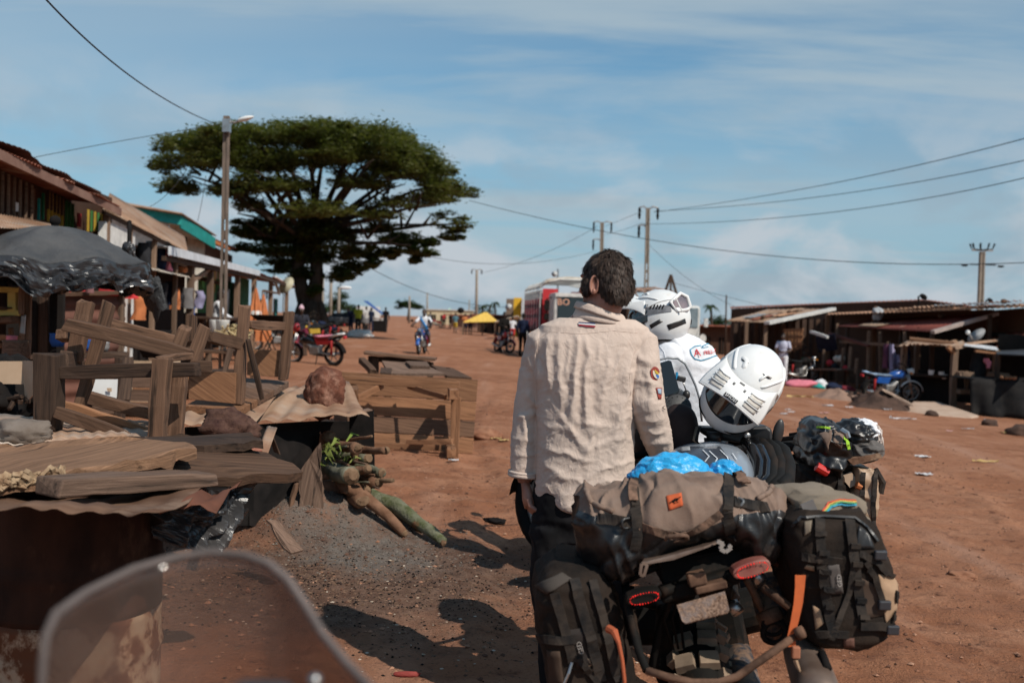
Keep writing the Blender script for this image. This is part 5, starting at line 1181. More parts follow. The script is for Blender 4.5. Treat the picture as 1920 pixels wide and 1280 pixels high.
MB().add([P(840,579,150),P(845,576,150),P(845,584,150),P(841,585,150)],[(0,1,2,3)]).build('flag',plain('flag_pale',(.5,.75,.68)),solid=.02,label='tiny pale green flag over the cream building',cat='flag')
MB().ell(P(864,582,145),(.5,.5,.45)).build('water_tank',BLACKISH,smooth=True,label='black round water tank on the roof right of the cream building',cat='water tank')
st = thing('market_table', 'table with blue tarp behind the person in the yellow vest', 'table',onground(P(700,624,70)))
a = onground(P(680,622,70),.9); b = onground(P(712,622,70),.9); plank('top',a,b,1.4,.08,W_OLD,st)
for q in (a,b): plank('leg',onground(q),q,.1,.1,W_DARK,st,up=(1,0,0))
mb = MB(); mb.add([a + UP * 1.2,b + UP * .4,b + UP * .35 + V3((0,2,0)),a + UP * 1.2 + V3((0,2,0))],[(0,1,2,3)]); mb.build('blue_tarp',BLUE,st,solid=.03)
MB().box(onground(P(712,615,69),.4),(.9,.9,.8)).build('crate',BLACKISH,label='dark crate at the right end of the blue tarp table',cat='crate')
ct = thing('hand_cart', 'dark low cart of grey goods left of the yellow vest', 'cart',onground(P(650,625,62)))
MB().box(onground(P(650,618,62),.75),(2.6,1.2,.35)).build('bed',GREYC,ct,bevel=.05); MB().box(onground(P(650,618,62),1.05),(2.3,1.0,.3),taper=.6).build('load',CHAR,ct,bevel=.05)
for s_ in (-.9,.9): q = onground(P(650,618,61.4),.35); MB().torus(q + V3((s_,0,0)),(0,1,0),.28,.06,18,6).build('wheel',RUBBER,ct)
rock('white_sack',onground(P(674,633,52),.12),(.65,.4,.28),WHITE_P,22,.3,label='white sack lying on the ground before the person in the yellow vest',cat='sack')
# right side of the street
def RD(px): return 43 - (px - 1370) / 550 * 15
def PR(px,py,o=0.0): return P(px,py,RD(px) + o)
def rwall(par,px0,px1,y0,y1,m,o=0.0,name='wall'):
 a,b = PR(px0,y0,o),PR(px1,y1,o); a2,b2 = onground(a,-.3),onground(b,-.3); mb = MB()
 n = (b - a).cross(UP).normalized() * .1; mb.prism([a2,b2,b,a],n if n.y > 0 else -n); return mb.build(name,m,par)
HUTW = wood('hut_boards',(0.045,0.028,0.02),(0.09,0.05,0.034),(0.025,0.016,0.012))
h1 = thing('market_hut', 'dark board hut with tan tin roof and white roof edge, left of the right row', 'hut',onground(PR(1450,690)))
rwall(h1,1376,1470,596,600,HUTW,1.6); rwall(h1,1380,1400,610,612,W_DARK,1.4, 'door'); rwall(h1,1470,1560,598,590,HUTW,2.2)
def roofq(par,pts,m=TIN_TAN,pitch=.25,amp=.02,seed=1,**k): return corr('roof_sheet',*[P(*q) for q in pts],pitch,amp,m,par,seed=seed,nj=4,th=.01,**k)
r = RD(1420)
roofq(h1,((1363,601,r - 1.4),(1440,605,r - 2.2),(1562,579,r + 1),(1441,580,r + 3.5)))
mb = MB(); mb.beam(P(1438,605.5,r - 2.25),P(1563,579,r + .98),.25,.12); mb.build('roof_edge',WTRUCK,h1)
for px,y in ((1400,603),(1436,605)): a = P(px,y,r - 1.8); plank('post',onground(a),a,.14,.14,W_POST,h1,up=(1,0,0))
h2 = thing('market_hut', 'long low brown building with rust ridge behind the hut roofs', 'hut',onground(PR(1600,640,9)))
rwall(h2,1371,1560,579,569,W_DARK,8); rwall(h2,1560,1735,569,563,BRN,8); rwall(h2,1735,1818,563,574,BRN,8)
roofq(h2,((1369,578,52),(1736,563,44),(1736,561,49),(1369,575,58)),TIN_RUST,seed=3); roofq(h2,((1733,563,44),(1822,575,41),(1822,573,46),(1733,561,49)),TIN_RUST,seed=4)
h3 = thing('market_hut', 'wide hut with orange edged tin roof along the right row', 'hut',onground(PR(1700,720)))
rwall(h3,1545,1860,592,580,HUTW,2.5); rwall(h3,1858,1960,582,574,W_OLD,1.5)
OT = mat('tin_orange',(0.44,0.25,0.15),(0.33,0.17,0.10),scale=2,rough=.7)
roofq(h3,((1552,590,RD(1552) - .3),(1960,574,RD(1960) - .3),(1960,568,RD(1960) + 4),(1552,587,RD(1552) + 4)),OT,seed=5)
for i in range(14):
 px = 1560 + i * 21; a,b = PR(px,600,2.35),PR(px + 19,600,2.35); a,b = onground(a,-.1),onground(b,-.1); mb = MB(); n = V3((0,.05,0)); mb.prism([a,b,b + UP * 2.0,a + UP * 2.0],n); mb.build('wall_board',(HUTW,W_DARK,mat('hut_maroon',(.08,.035,.03),(.05,.025,.02)))[i % 3],h3)
for px in (1552,1640): a = PR(px,590,-.1); plank('post',onground(a),a,.14,.14,W_WARM,h3,up=(1,0,0))
h4 = thing('shade_roof', 'rusty red tin roof sticking out over the stalls in the right row', 'roof',onground(PR(1700,740,-2)))
rr2 = RD(1700); A4 = ((1570,611,RD(1570) - 1.2),(1749,622,RD(1749) - 3.2),(1868,588,RD(1868) + .4),(1640,599,RD(1640) + 2))
roofq(h4,A4,mat('tin_red_rust',(0.17,0.04,0.03),(0.24,0.075,0.055),scale=.9,rough=.75,c3=(.45,.28,.2),s3=1.5,t3=(.6,.75)),seed=6)
mb = MB(); mb.beam(P(1749,622.5,rr2 - 4.55),P(1869,588,RD(1868) + .38),.2,.1); mb.build('roof_edge',plain('edge_pinkgrey',(.45,.36,.32)),h4)
for px,y,o in ((1590,613,-1.4),(1690,618,-2.4),(1748,621,-3.1),(1856,590,-.1)): a = PR(px,y,o); plank('post',onground(a),a,.12,.12,W_DARK,h4,up=(1,0,0))
rock('white_bundle',PR(1647,590,-.5),(.19,.16,.22),plain('sheet_white',(.42,.44,.46)),6,.3,label='white crumpled plastic sheet lying on the red tin roof',cat='plastic sheet')
lt_ = thing('wooden_lattice', 'orange brown wooden lattice screen behind the man in white', 'lattice',onground(PR(1488,690,-.4)))
for i in range(6): mb = MB(); px = 1472 + i * 6.4; mb.beam(PR(px,617,-.4),PR(px - i * .6,650 + (3 - abs(i - 3)) * 3,-.4),.1,.05,up=(0,1,0)); mb.build('upright',W_WARM,lt_)
for y in (619,632,645): mb = MB(); mb.beam(PR(1470,y,-.45),PR(1506,y - 1,-.45),.05,.1); mb.build('crossbar',W_WARM,lt_)
def stall(label,px0,px1,ytop,o,legh=None,m=W_OLD,roof=None):
 a,b = PR(px0,ytop,o),PR(px1,ytop,o); r = thing('market_stall',label, 'stall',onground((a + b) / 2)); n = V3((0,1.0,0))
 plank('top',a + n * .5,b + n * .5,1.0,.07,m,r)
 for q in (a,b,a + n,b + n): plank('leg',onground(q),q,.08,.08,m,r,up=(1,0,0))
 return r
s5 = stall('stall table with red and pale goods and upright sticks',1540,1608,694,-2.6,m=W_GREY)
for px,y0,y1 in ((1578,652,690),(1592,650,690),(1604,672,700),(1542,655,700)): mb = MB(); mb.beam(PR(px,y1,-2.3),PR(px + 3,y0,-2.3),.08,.08,up=(0,1,0)); mb.build('stick',W_POST,s5)
for i,(px,py,r,m,lb) in enumerate(((1556,680,.14,RED, 'red bundle, left on the right stall table'),(1570,672,.13,CREAM, 'pale round gourd on the right stall table, left one'),(1578,672,.13,CREAM, 'pale round gourd on the right stall table, right one'),(1586,690,.12,RED, 'red bundle, right on the right stall table'),(1566,688,.15,CHAR, 'dark bundle between the red bundles on the right stall table'))):
 rock('bundle',PR(px,py,-2.2),(r,r,r * .9),m,30 + i,.2,n=3,label=lb,cat='bundle',group='goods on the right stall table')
s6 = stall('dark stall table in the shade before the lattice screen',1500,1545,680,-1.6,m=W_DARK)
plank('awning_pole',PR(1520,622,-2.0),PR(1552,632,-2.4),.1,.1,WTRUCK,s6); plank('awning_pole',PR(1555,625,-1),PR(1630,648,-2.4),.12,.1,mat('hut_red',(.12,.045,.035)),s6)
mb = MB(); mb.add([PR(1530,632,-2.2),PR(1565,626,-2.2),PR(1570,655,-1.5),PR(1535,660,-1.5)],[(0,1,2,3)]); mb.build('navy_tarp',NAVY,s6,solid=.03)
for i,(px,py,sx,sz,m,lb) in enumerate(((1500,722,.55,.14,PINK, 'pink cloth heap on the ground by the man in white'),(1513,713,.42,.13,plain('cloth_pale_blue',(.5,.6,.75)), 'pale blue cloth heap behind the pink heap'),(1493,708,.2,.12,WCLOTH, 'small white cloth bundle left of the pale blue heap'),(1541,718,.22,.2,WCLOTH, 'white ball of cloth right of the pink heap'),(1532,724,.35,.1,TEAL, 'teal cloth lying under the white ball of cloth'),(1560,722,.35,.12,NAVY, 'navy cloth heap right of the white ball'),(1567,726,.12,.1,plain('cloth_sky',(.35,.55,.8)), 'tiny sky blue bundle on the navy cloth'),(1522,727,.2,.08,plain('cloth_lemon',(.75,.65,.35)), 'lemon cloth at the edge of the pink heap'),(1588,726,.3,.1,plain('cloth_wine',(.2,.03,.04)), 'wine red cloth under the right stall table'),(1476,727,.16,.07,YEL, 'small yellow thing on the ground below the helmet'))):
 rock('cloth_heap',onground(P(px,py + 4,32.5),sz * .6),(sx,sx * .6,sz),m,50 + i,.35,n=3,label=lb,cat='cloth heap',group='cloth heaps on the ground at the right')
s7 = thing('market_stall', 'rough pole stall with flat patched tin roof at the right edge', 'stall',onground(P(1790,740,27.5)))
corr('roof_sheet',P(1684,645,27),P(1795,650,25.8),P(1905,640,28.5),P(1700,638,30),.25,.03,TIN_TAN,s7,seed=8,nj=4,th=.01,warp=.08,edge=.05)
slab('tin_patch',[P(1808,646,26),P(1872,655,26),P(1868,650,27),P(1812,642,27)],.03,plain('tin_white',(.78,.8,.82),.35),s7)
slab('plank_on_roof',[P(1706,631,28),P(1790,640,28),P(1788,643,27.8),P(1706,635,27.8)],.06,W_WARM,s7)
slab('roof_board',[P(1830,655,25.8),P(1868,660,25.8),P(1868,664,25.8),P(1830,660,25.8)],.1,W_WARM,s7)
for px,y,d in ((1791,650,26),(1696,643,28),(1868,655,26.2),(1720,642,30)): a = P(px,y,d); plank('post',onground(a),a,.16,.14,W_POST,s7,up=(1,0,0))
plank('brace',P(1777,650,25.9),P(1793,664,26),.1,.1,W_WARM,s7)
for y in (700,733): plank('shelf',P(1791,y,26),P(1818,y + 1,26),.6,.12,W_POST,s7)
plank('shelf',P(1860,703,26),P(1882,703,26),.6,.14,W_POST,s7); plank('post',P(1812,733,26),P(1812,695,26),.08,.08,W_POST,s7,up=(1,0,0))
plank('counter',P(1722,702,28),P(1790,706,27),.8,.08,W_DARK,s7); quadbox('counter_front',onground(P(1722,740,28)),onground(P(1790,740,27)),.95,.05,INSIDE,s7); quadbox('back_wall',onground(P(1715,740,31)),onground(P(1880,740,30)),2.2,.05,INSIDE,s7)
for i,(px,py) in enumerate(((1746,700),(1765,703),(1771,708),(1790,703))): MB().lathe([(.06,-.06),(.08,.06)],P(px,py - 2,27),n=10).build('white_bowl',WHITE_P,label='little white bowl on the dark counter of the right stall, number by place: %s' % ('leftmost', 'second from left', 'third from left', 'rightmost')[i] if False else 'little white bowl on the dark counter, %s' % ('leftmost', 'second from the left', 'third from the left', 'rightmost')[i],cat='bowl',group='white bowls on the right stall counter')
def hang2(px,y0,y1,wpx,d,m,label):
 a,b = P(px,y0,d),P(px,y1,d); hw = wpx * d / F / 2
 def fn(u,v): an = u * 6.2832; wd = hw * (.6 + .4 * min(1,v * 3)); return a.lerp(b,v) + V3((math.cos(an) * wd + .06 * float(vnoise(u * 5,v * 3,s=int(px))),math.sin(an) * .12,0))
 mb = MB(); mb.grid(fn,14,8,wrapu=True); mb.build('hanging_cloth',m,smooth=True,label=label,cat='cloth',group='cloths hanging in the right row')
hang2(1662,645,690,8,29.5,plain('cloth_mauve',(.14,.05,.09)), 'mauve cloth hanging left of the lilac trousers'); hang2(1673,645,697,9,29.3,LILAC, 'lilac blue trousers hanging at the red roof post'); hang2(1686,665,690,5,29.3,LILAC, 'short lilac cloth right of the lilac trousers'); hang2(1700,650,690,14,30,NAVY, 'navy cloth hanging in the shade of the patched roof')
hang2(1833,662,742,30,26.5,CHAR, 'large charcoal cloth hanging at the right stall'); hang2(1852,672,690,6,25.8,PINK, 'small pink cloth at the charcoal cloth'); hang2(1900,690,745,40,27,NAVY, 'dark navy cloth hanging at the right edge')
h5 = thing('tarp_stall', 'dark tarpaulin covered stall cut by the right edge', 'stall',onground(P(1900,780,24.5)))
mb = MB(); mb.add([P(1868,664,25),P(1965,668,23.5),P(1965,648,28),P(1872,655,28)],[(0,1,2,3)]); mb.build('tarp_roof',PL_GREY,h5,solid=.03)
mb = MB(); c = onground(P(1895,790,24.3)); [mb.grid(lambda u,v: c + V3((-.9 + 2.6 * u + .05 * math.sin(u * 31) * (1 - v),.25 - .16 * (1 - v) + .09 * math.sin(u * 23 + v * 2) * (1 - v * .6) - .0,0.0 + .92 * v)),40,8)]; mb.grid(lambda u,v: c + V3((-.9 + 2.6 * u,.25 + 1.2 * v,.92 + .03 * math.sin(u * 19) * math.sin(v * 7))),24,8); mb.build('draped_counter',mat('cloth_black_dusty',(.008,.008,.009),(.022,.02,.019),scale=3,rough=.9),h5,smooth=True,solid=.02); quadbox('back_panel',onground(P(1868,760,27)),onground(P(1975,760,26)),2.1,.05,INSIDE,h5)
for px in (1872,1960): a = P(px,664,25); plank('post',onground(a),a,.1,.1,W_DARK,h5,up=(1,0,0))
for px in (1868,1876,1884,1892): rock('goods',c + V3((.0 + (px - 1880) * .013,.2,.98)),(.06,.06,.05),W_WARM,px,.2,n=2,parent=h5)
h6 = thing('market_hut', 'hut with layered tan and red tin roofs at the right edge', 'hut',onground(P(1905,740,29)))
corr('roof_sheet',P(1850,655,27.5),P(1965,640,26),P(1965,606,30),P(1858,628,31),.25,.02,TIN_RUST,h6,seed=31,nj=4,th=.01); corr('roof_sheet',P(1850,642,28.5),P(1965,624,28),P(1965,618,30.5),P(1862,634,31),.25,.02,TIN_TAN,h6,seed=32,nj=4,th=.01)
quadbox('wall',onground(P(1856,740,31)),onground(P(1970,740,30)),2.6,.1,W_OLD,h6)
dsh = thing('satellite_dish', 'grey satellite dish tilted on the patched stall roof', 'satellite dish',P(1833,645,27)); MB().lathe([(.02,0),(.12,.01),(.21,.05),(.25,.08)],P(1834,632,27),axis=(-.75,-.2,.75),n=20).build('reflector',plain('dish_grey',(.3,.3,.3)),dsh,smooth=True,solid=.02); MB().tube([P(1826,640,26.9),P(1816,623,26.6)],.02,6).build('arm',STEEL,dsh); MB().ell(P(1815,623,26.6),.06).build('feed',WHITE_P,dsh)
SAND = mat('sand_pale',(.46,.34,.26),(.38,.26,.19),scale=3,rough=.95,bump=.02)
def heap(name,px,py,d,sx,sy,sz,m,seed,label,cat='heap'):
 c = onground(P(px,py,d))
 def fn(u,v): an = u * 6.2832; k = 1 + .3 * float(vnoise(math.cos(an) * 1.7 + seed,math.sin(an) * 1.7)); z = (1 - v) ** 1.1 * sz * (1 + .25 * float(fbm(math.cos(an) * v * 4 + seed,math.sin(an) * v * 4))) ; return c + V3((math.cos(an) * sx * v * k,math.sin(an) * sy * v * k,z - .04))
 mb = MB(); mb.grid(fn,40,14,wrapu=True); return mb.build(name,m,smooth=True,label=label,cat=cat)
heap('dark_soil_heap',1655,768,24.5,1.0,.7,.55,mat('soil_dark',(.05,.032,.025),(.10,.06,.045),scale=5,rough=.95,bump=.03),2, 'dark soil heap in front of the blue motorbike'); heap('sand_heap',1575,748,27,.9,.6,.36,mat('sand_brown',(.22,.14,.105),(.3,.19,.14),scale=4,rough=.95,bump=.03),3, 'brown rubble heap left of the dark soil heap')
slab('sand_strip',[P(1694,769,24.0),P(1712,752,25.5),P(1760,753,25.5),P(1836,778,23.6),P(1820,783,23.2),P(1755,778,23.2),P(1712,775,23.5)],.08,SAND,bev=.03,label='pale flat strip of sand beside the dark soil heap',cat='sand')
plank('leaning_board',P(1655,730,24.4),P(1712,760,24.2),.25,.05,SAND,label='pale board leaning on the dark soil heap',cat='board')
for i,(px,py,r,lb) in enumerate(((1600,752,.2, 'dark rock at the foot of the brown rubble heap'),(1622,768,.25, 'low dark clod before the dark soil heap'),(1854,798,.14, 'dark clod on the ground below the sand strip'),(1913,815,.2, 'dark rock at the right edge of the street'),(1747,779,.12, 'dark clod at the edge of the sand strip'))): q = onground(P(px,py,27 - i * 1.0)) if i < 2 else G(px,py); rock('clod',q + UP * r * .3,(r * 1.3,r,r * .7),MATS['soil_dark'],60 + i,.3,n=3,label=lb,cat='clod')
rq = random.Random(3)
def bil(q,u,v): A,B,Cc,D = q; return (A.lerp(B,u)).lerp(D.lerp(Cc,u),v)
RT1 = mat('roof_dust',(.40,.27,.185),(.30,.185,.12),scale=1.2,rough=.8)
for par,q,k in ((h1,[P(1363,601,RD(1420) - 1.4),P(1440,605,RD(1420) - 2.2),P(1562,579,RD(1420) + 1),P(1441,580,RD(1420) + 3.5)],5),(h4,[P(*z) for z in A4],1),(h3,[P(1552,589,RD(1552) - .2),P(1960,573.5,RD(1960) - .2),P(1960,568,RD(1960) + 4),P(1552,587,RD(1552) + 4)],8)):
 for i in range(k):
  u,v = rq.uniform(0,.8),rq.uniform(0,.6); w_,h_ = rq.uniform(.12,.24),rq.uniform(.25,.4); Q4 = [bil(q,*z) + UP * (.05 + .012 * i) for z in ((u,v),(u + w_,v),(u + w_,min(1,v + h_)),(u,min(1,v + h_)))]
  corr('roof_patch',*Q4,.25,.02,(RT1,TIN_RUST,TIN_GREY,OT,RT1)[i % 5],par,seed=i,nj=3,th=.01)
 for i in range(2): rock('roof_stone',bil(q,rq.random(),rq.uniform(.1,.8)) + UP * .12,(.11,.09,.08),W_OLD,i + 5,.25,par,n=2)
for par,x0,x1,y0,o,n_ in ((h1,1380,1560,606,1.25,14),(h3,1566,1850,598,2.2,0),(h2,1380,1800,574,7.6,0)):
 for i in range(n_):
  px = x0 + (x1 - x0) * i / n_; a = PR(px,y0 - 8 * (px > 1470),o); mb = MB(); mb.beam(onground(a),a,.16,.05,up=(0,1,0)); mb.build('wall_board',(HUTW,W_DARK,BRN,W_OLD)[rq.randrange(4)],par)
for px,y0,y1,o in ((1570,606,690,-1.0),(1626,620,715,-2.2),(1652,622,725,-2.6),(1668,640,735,-3.2),(1700,622,740,-3.0)): mb = MB(); mb.beam(onground(PR(px,y1,o)),PR(px + rq.uniform(-4,4),y0,o),.09,.07,up=(0,1,0)); mb.build('prop',W_POST,h4)
mb = MB(); mb.beam(PR(1575,640,-1.4),PR(1690,648,-3),.07,.09); mb.build('rail',W_POST,h4)
for i,(px,py,r_,m,lb) in enumerate(((1612,704,.22,W_WARM, 'brown basket under the red tin roof'),(1632,716,.26,TIN_GREY, 'grey metal tub under the red tin roof'),(1524,676,.17,ORA, 'orange bowl on the dark stall table'),(1510,676,.15,GREEN, 'green bowl on the dark stall table'),(1410,690,.3,W_WARM, 'brown basket by the first hut\'s post'),(1390,688,.25,BLUE, 'blue tub by the first hut\'s wall'))):
 q = PR(px,py,-1.9); q = onground(q) if py > 685 else q; MB().lathe([(r_ * .75,0),(r_,r_ * .7),(r_ * 1.06,r_ * .74)],q,n=16).build('tub',m,smooth=True,label=lb,cat='tub')
# people in the street
SKIN = mat('skin_dark',(0.045,0.024,0.016),(0.07,0.036,0.024),scale=6,rough=0.5); HAIRB = mat('hair_black',(0.012,0.010,0.009),(0.02,0.017,0.015),scale=40,rough=0.8)
def capsule(mb,a,b,r0,r1,n=10):
 a,b = V3(a),V3(b); mb.tube([a,a.lerp(b,.5),b],[r0,(r0 + r1) / 2,r1],n); mb.ell(a,r0,nu=n,nv=6); mb.ell(b,r1,nu=n,nv=6)
def hand(mb,wrist,d,side_,s=1.0,curl=0.6,thick=0.0):
 """palm, four unequal bent fingers and a thumb, as closed tubes joined to the body's mesh"""
 w_,d = V3(wrist),V3(d).normalized(); _,sd,up = frame(d,side_)
 mb.tube([w_ - d * .02 * s,w_ + d * .03 * s,w_ + d * .085 * s],[.022 * s,.034 * s,.036 * s],8,flat=.55)
 for i,l in enumerate((.070,.080,.074,.058)):
  o = w_ + d * .08 * s + sd * ((i - 1.5) * .019 * s); k = up * -1
  p1 = o + d * l * .5 * s; p2 = p1 + (d * (1 - curl) + k * curl).normalized() * l * .35 * s; p3 = p2 + (d * (.4 - curl) + k * curl * 1.3).normalized() * l * .28 * s
  mb.tube([o - d * .02 * s,p1,p2,p3],[.0095 * s,.009 * s,.008 * s,.006 * s],6)
 o = w_ + d * .03 * s - sd * .028 * s; mb.tube([o,o + (d * .6 - sd * .6 - up * .3).normalized() * .035 * s,o + (d * .9 - sd * .35 - up * .6).normalized() * .065 * s],[.013 * s,.011 * s,.008 * s],6)
def figure(label,base,yaw,J=None,H=1.72,shirt=None,trousers=None,skin=None,hair=None,sleeve='short',leg='long',group=None,voxel=.018,shoes=None,vest=None,cap=None,name='person',wide=1.0):
 """a person in their own frame: x right, y the way they face, z up"""
 skin = skin or SKIN; s = H / 1.75
 D = dict(pel=(0,0,.95),che=(0,.01,1.28),nek=(0,.0,1.46),hd=(0,.03,1.62),shL=(-.18,0,1.41),shR=(.18,0,1.41),elL=(-.24,-.03,1.13),elR=(.24,-.03,1.13),
    wrL=(-.25,.06,.88),wrR=(.25,.06,.88),hiL=(-.09,0,.90),hiR=(.09,0,.90),knL=(-.10,.03,.50),knR=(.10,.03,.50),anL=(-.11,0,.09),anR=(.11,0,.09))
 D.update(J or {}); D = {k: V3(v) * s for k,v in D.items()}
 root = thing(name,label, 'person',base,group,Matrix.Translation(V3(base)) @ Matrix.Rotation(yaw,4, 'Z'))
 def fin(n,mb,m,vx=voxel,it=3):
  me = remesh(mb,vx,it) if vx else mb.mesh(n,True); me.name = n; o = place(n,me,m); o.parent = root; return o
 b = MB(); up = (D['nek'] - D['pel']).normalized(); rgt = (D['shR'] - D['shL']).normalized(); fwd = up.cross(rgt); T = Matrix((rgt,fwd,up)).transposed()
 b.ell(D['pel'],(.15 * s,.105 * s,.12 * s),T); b.ell(D['che'],(.155 * s,.105 * s,.2 * s),T); b.ell((D['pel'] + D['che']) / 2,(.135 * s,.095 * s,.2 * s),T)
 capsule(b,D['nek'] - up * .05,D['hd'] - up * .06 * s,.055 * s,.05 * s)
 hdm = Matrix.Identity(3); b.ell(D['hd'] + V3((0,0,.02 * s)),(.073 * s,.093 * s,.105 * s)); b.ell(D['hd'] + V3((0,.035,-.05)) * s,(.052 * s,.058 * s,.06 * s))
 b.ell(D['hd'] + V3((0,.098,-.015)) * s,(.014 * s,.022 * s,.024 * s),nu=8,nv=6); b.ell(D['hd'] + V3((0,.088,-.062)) * s,(.026 * s,.012 * s,.012 * s),nu=8,nv=6)
 for q in (-1,1): b.ell(D['hd'] + V3((q * .076,-.005,0)) * s,(.012 * s,.024 * s,.034 * s),nu=8,nv=6)
 for q in 'LR':
  capsule(b,D['sh' + q],D['el' + q],.050 * s,.040 * s); capsule(b,D['el' + q],D['wr' + q],.040 * s,.027 * s); capsule(b,D['hi' + q],D['kn' + q],.080 * s,.055 * s); capsule(b,D['kn' + q],D['an' + q],.054 * s,.036 * s)
  d = (D['kn' + q] - D['an' + q]).normalized(); f = V3((0,1,0)); b.tube([D['an' + q] - V3((0,.05,.03)) * s,D['an' + q] + V3((0,.05,-.045)) * s,D['an' + q] + V3((0,.16,-.06)) * s],[.038 * s,.042 * s,.03 * s],8,flat=.8)
  hand(b,D['wr' + q],(D['wr' + q] - D['el' + q]),(1,0,0),s * 1.05,.6)
 fin('body',b,skin,voxel * .8,2)
 for q in (-1,1):
  e = MB(); e.ell(D['hd'] + V3((q * .030,.084,.012)) * s,(.013 * s,.009 * s,.008 * s),nu=8,nv=6); fin('eye',e,plain('eye_white',(.6,.58,.55)),0)
 h = MB(); h.ell(D['hd'] + V3((0,-.012,.035)) * s,(.079 * s,.094 * s,.1 * s)); h.ell(D['hd'] + V3((0,-.045,-.005)) * s,(.07 * s,.055 * s,.075 * s)); fin('hair',h,hair or HAIRB,voxel * .8,1)
 if shirt is not None:
  t = MB(); t.ell(D['che'] + up * .02,(.175 * wide * s,.12 * s,.2 * s),T); t.ell((D['pel'] + D['che']) / 2,(.16 * wide * s,.118 * s,.22 * s),T); t.ell(D['pel'] + up * .03,(.165 * wide * s,.12 * s,.12 * s),T)
  for q in 'LR':
   e = D['el' + q] if sleeve == 'long' else D['sh' + q].lerp(D['el' + q],.62); t.ell(D['sh' + q],.066 * s); capsule(t,D['sh' + q],e,.062 * s,.058 * s)
   if sleeve == 'long': capsule(t,e,D['el' + q].lerp(D['wr' + q],.92),.054 * s,.042 * s)
   capsule(t,D['nek'] - up * .06 * s,D['sh' + q],.062 * s,.058 * s)
  fin('shirt',t,shirt)
 if trousers is not None:
  t = MB(); t.ell(D['pel'] - up * .02,(.168 * s,.122 * s,.115 * s),T)
  for q in 'LR':
   if leg == 'short': capsule(t,D['hi' + q],D['hi' + q].lerp(D['kn' + q],.85),.095 * s,.082 * s)
   else: capsule(t,D['hi' + q],D['kn' + q],.094 * s,.070 * s); capsule(t,D['kn' + q],D['kn' + q].lerp(D['an' + q],.95),.068 * s,.054 * s)
  fin('trousers',t,trousers)
 for q in 'LR':
  t = MB(); a = D['an' + q]; t.tube([a + V3((0,-.06,-.035)) * s,a + V3((0,.04,-.04)) * s,a + V3((0,.13,-.058)) * s,a + V3((0,.19,-.066)) * s],[.045 * s,.05 * s,.042 * s,.025 * s],10,flat=.85); t.ell(a + V3((0,-.01,0)) * s,.05 * s,nu=8,nv=6); fin('shoe',t,shoes or BLACKISH,.016,2)
 if cap is not None:
  t = MB(); t.ell(D['hd'] + V3((0,-.01,.065)) * s,(.088 * s,.104 * s,.085 * s)); t.ell(D['hd'] + V3((0,-.0,.155)) * s,(.035 * s,.035 * s,.035 * s)); fin('cap',t,cap,.016,2)
 return root
walk1 = dict(knL=(-.1,.16,.52),anL=(-.1,.1,.12),knR=(.1,-.02,.5),anR=(.1,-.22,.14),wrL=(-.25,-.05,.9),wrR=(.25,.18,.92))
FW,BK = math.pi,0.0     # towards the camera / away from it
figure('person in dark clothes walking away up the street near the horizon',onground(P(722,628,72)),BK,walk1,1.75,BLACKISH,CHAR,leg='long')
figure('person in a yellow green vest standing by the blue tarp table',onground(P(671,628,58)),FW,None,1.75,plain('vest_yellow',(.50,.52,.05)),CHAR,wide=1.15)
figure('person in navy bending beside the person in the yellow vest',onground(P(658,622,60)),FW - .6,dict(che=(0,.12,1.2),nek=(0,.2,1.36),hd=(0,.28,1.48),shL=(-.18,.15,1.32),shR=(.18,.15,1.32)),1.7,NAVY,NAVY)
figure('person in white and dark trousers at the blue tarp table, left',onground(P(686,622,66)),BK + .4,None,1.7,plain('shirt_pale',(.5,.48,.46)),CHAR)
figure('person in navy at the blue tarp table, right',onground(P(695,622,66)),BK - .3,None,1.65,NAVY,NAVY)
figure('person in an orange shirt walking away towards the yellow tent',onground(P(871,636,80)),BK,walk1,1.7,ORA,NAVY,leg='short')
figure('person with grey bag on the back right of the orange shirt',onground(P(881,637,80)),BK,walk1,1.7,plain('shirt_wine',(.18,.05,.07)),NAVY,leg='short')
figure('person with dark hair and yellow shorts left of the orange shirt',onground(P(853,634,82)),BK,walk1,1.7,plain('shirt_teal_grey',(.10,.20,.24)),YEL,leg='short')
for i,(px,py,d,m,lb) in enumerate(((832,618,110,RED, 'tiny person in red before the cream building'),(844,618,112,CHAR, 'tiny person in dark clothes before the cream building'),(862,617,115,LILAC, 'tiny person in lilac grey left of the yellow tent'),(806,612,100,GREYC, 'tiny person in grey behind the motorbike rider'))):
 figure(lb,onground(P(px,py,d)),FW + i * .7,None,1.68,m,CHAR,voxel=.03)
figure('person in black standing beside the red motorbike near the truck',onground(P(944,662,44)),FW + .5,dict(elR=(.27,.02,1.16),wrR=(.1,.2,1.1),anL=(-.16,0,.09),anR=(.16,0,.09)),1.8,BLACKISH,plain('jeans_dark',(.02,.025,.04)),sleeve='long')
figure('person with white top and red shorts behind the one in black',onground(P(960,641,62)),BK,None,1.65,WCLOTH,RED,leg='short')
figure('person in dark clothes with yellow cloth at the red truck',onground(P(979,668,41)),BK - .4,None,1.78,NAVY,BLACKISH,sleeve='long')
figure('man in white and lilac shirt standing at the lattice screen',onground(P(1466,730,34.0)),FW - .5,dict(elL=(-.27,.05,1.15),wrL=(-.1,.2,1.1),elR=(.27,.05,1.15),wrR=(.1,.22,1.12)),1.72,plain('shirt_lilac_white',(.55,.55,.66)),WCLOTH)
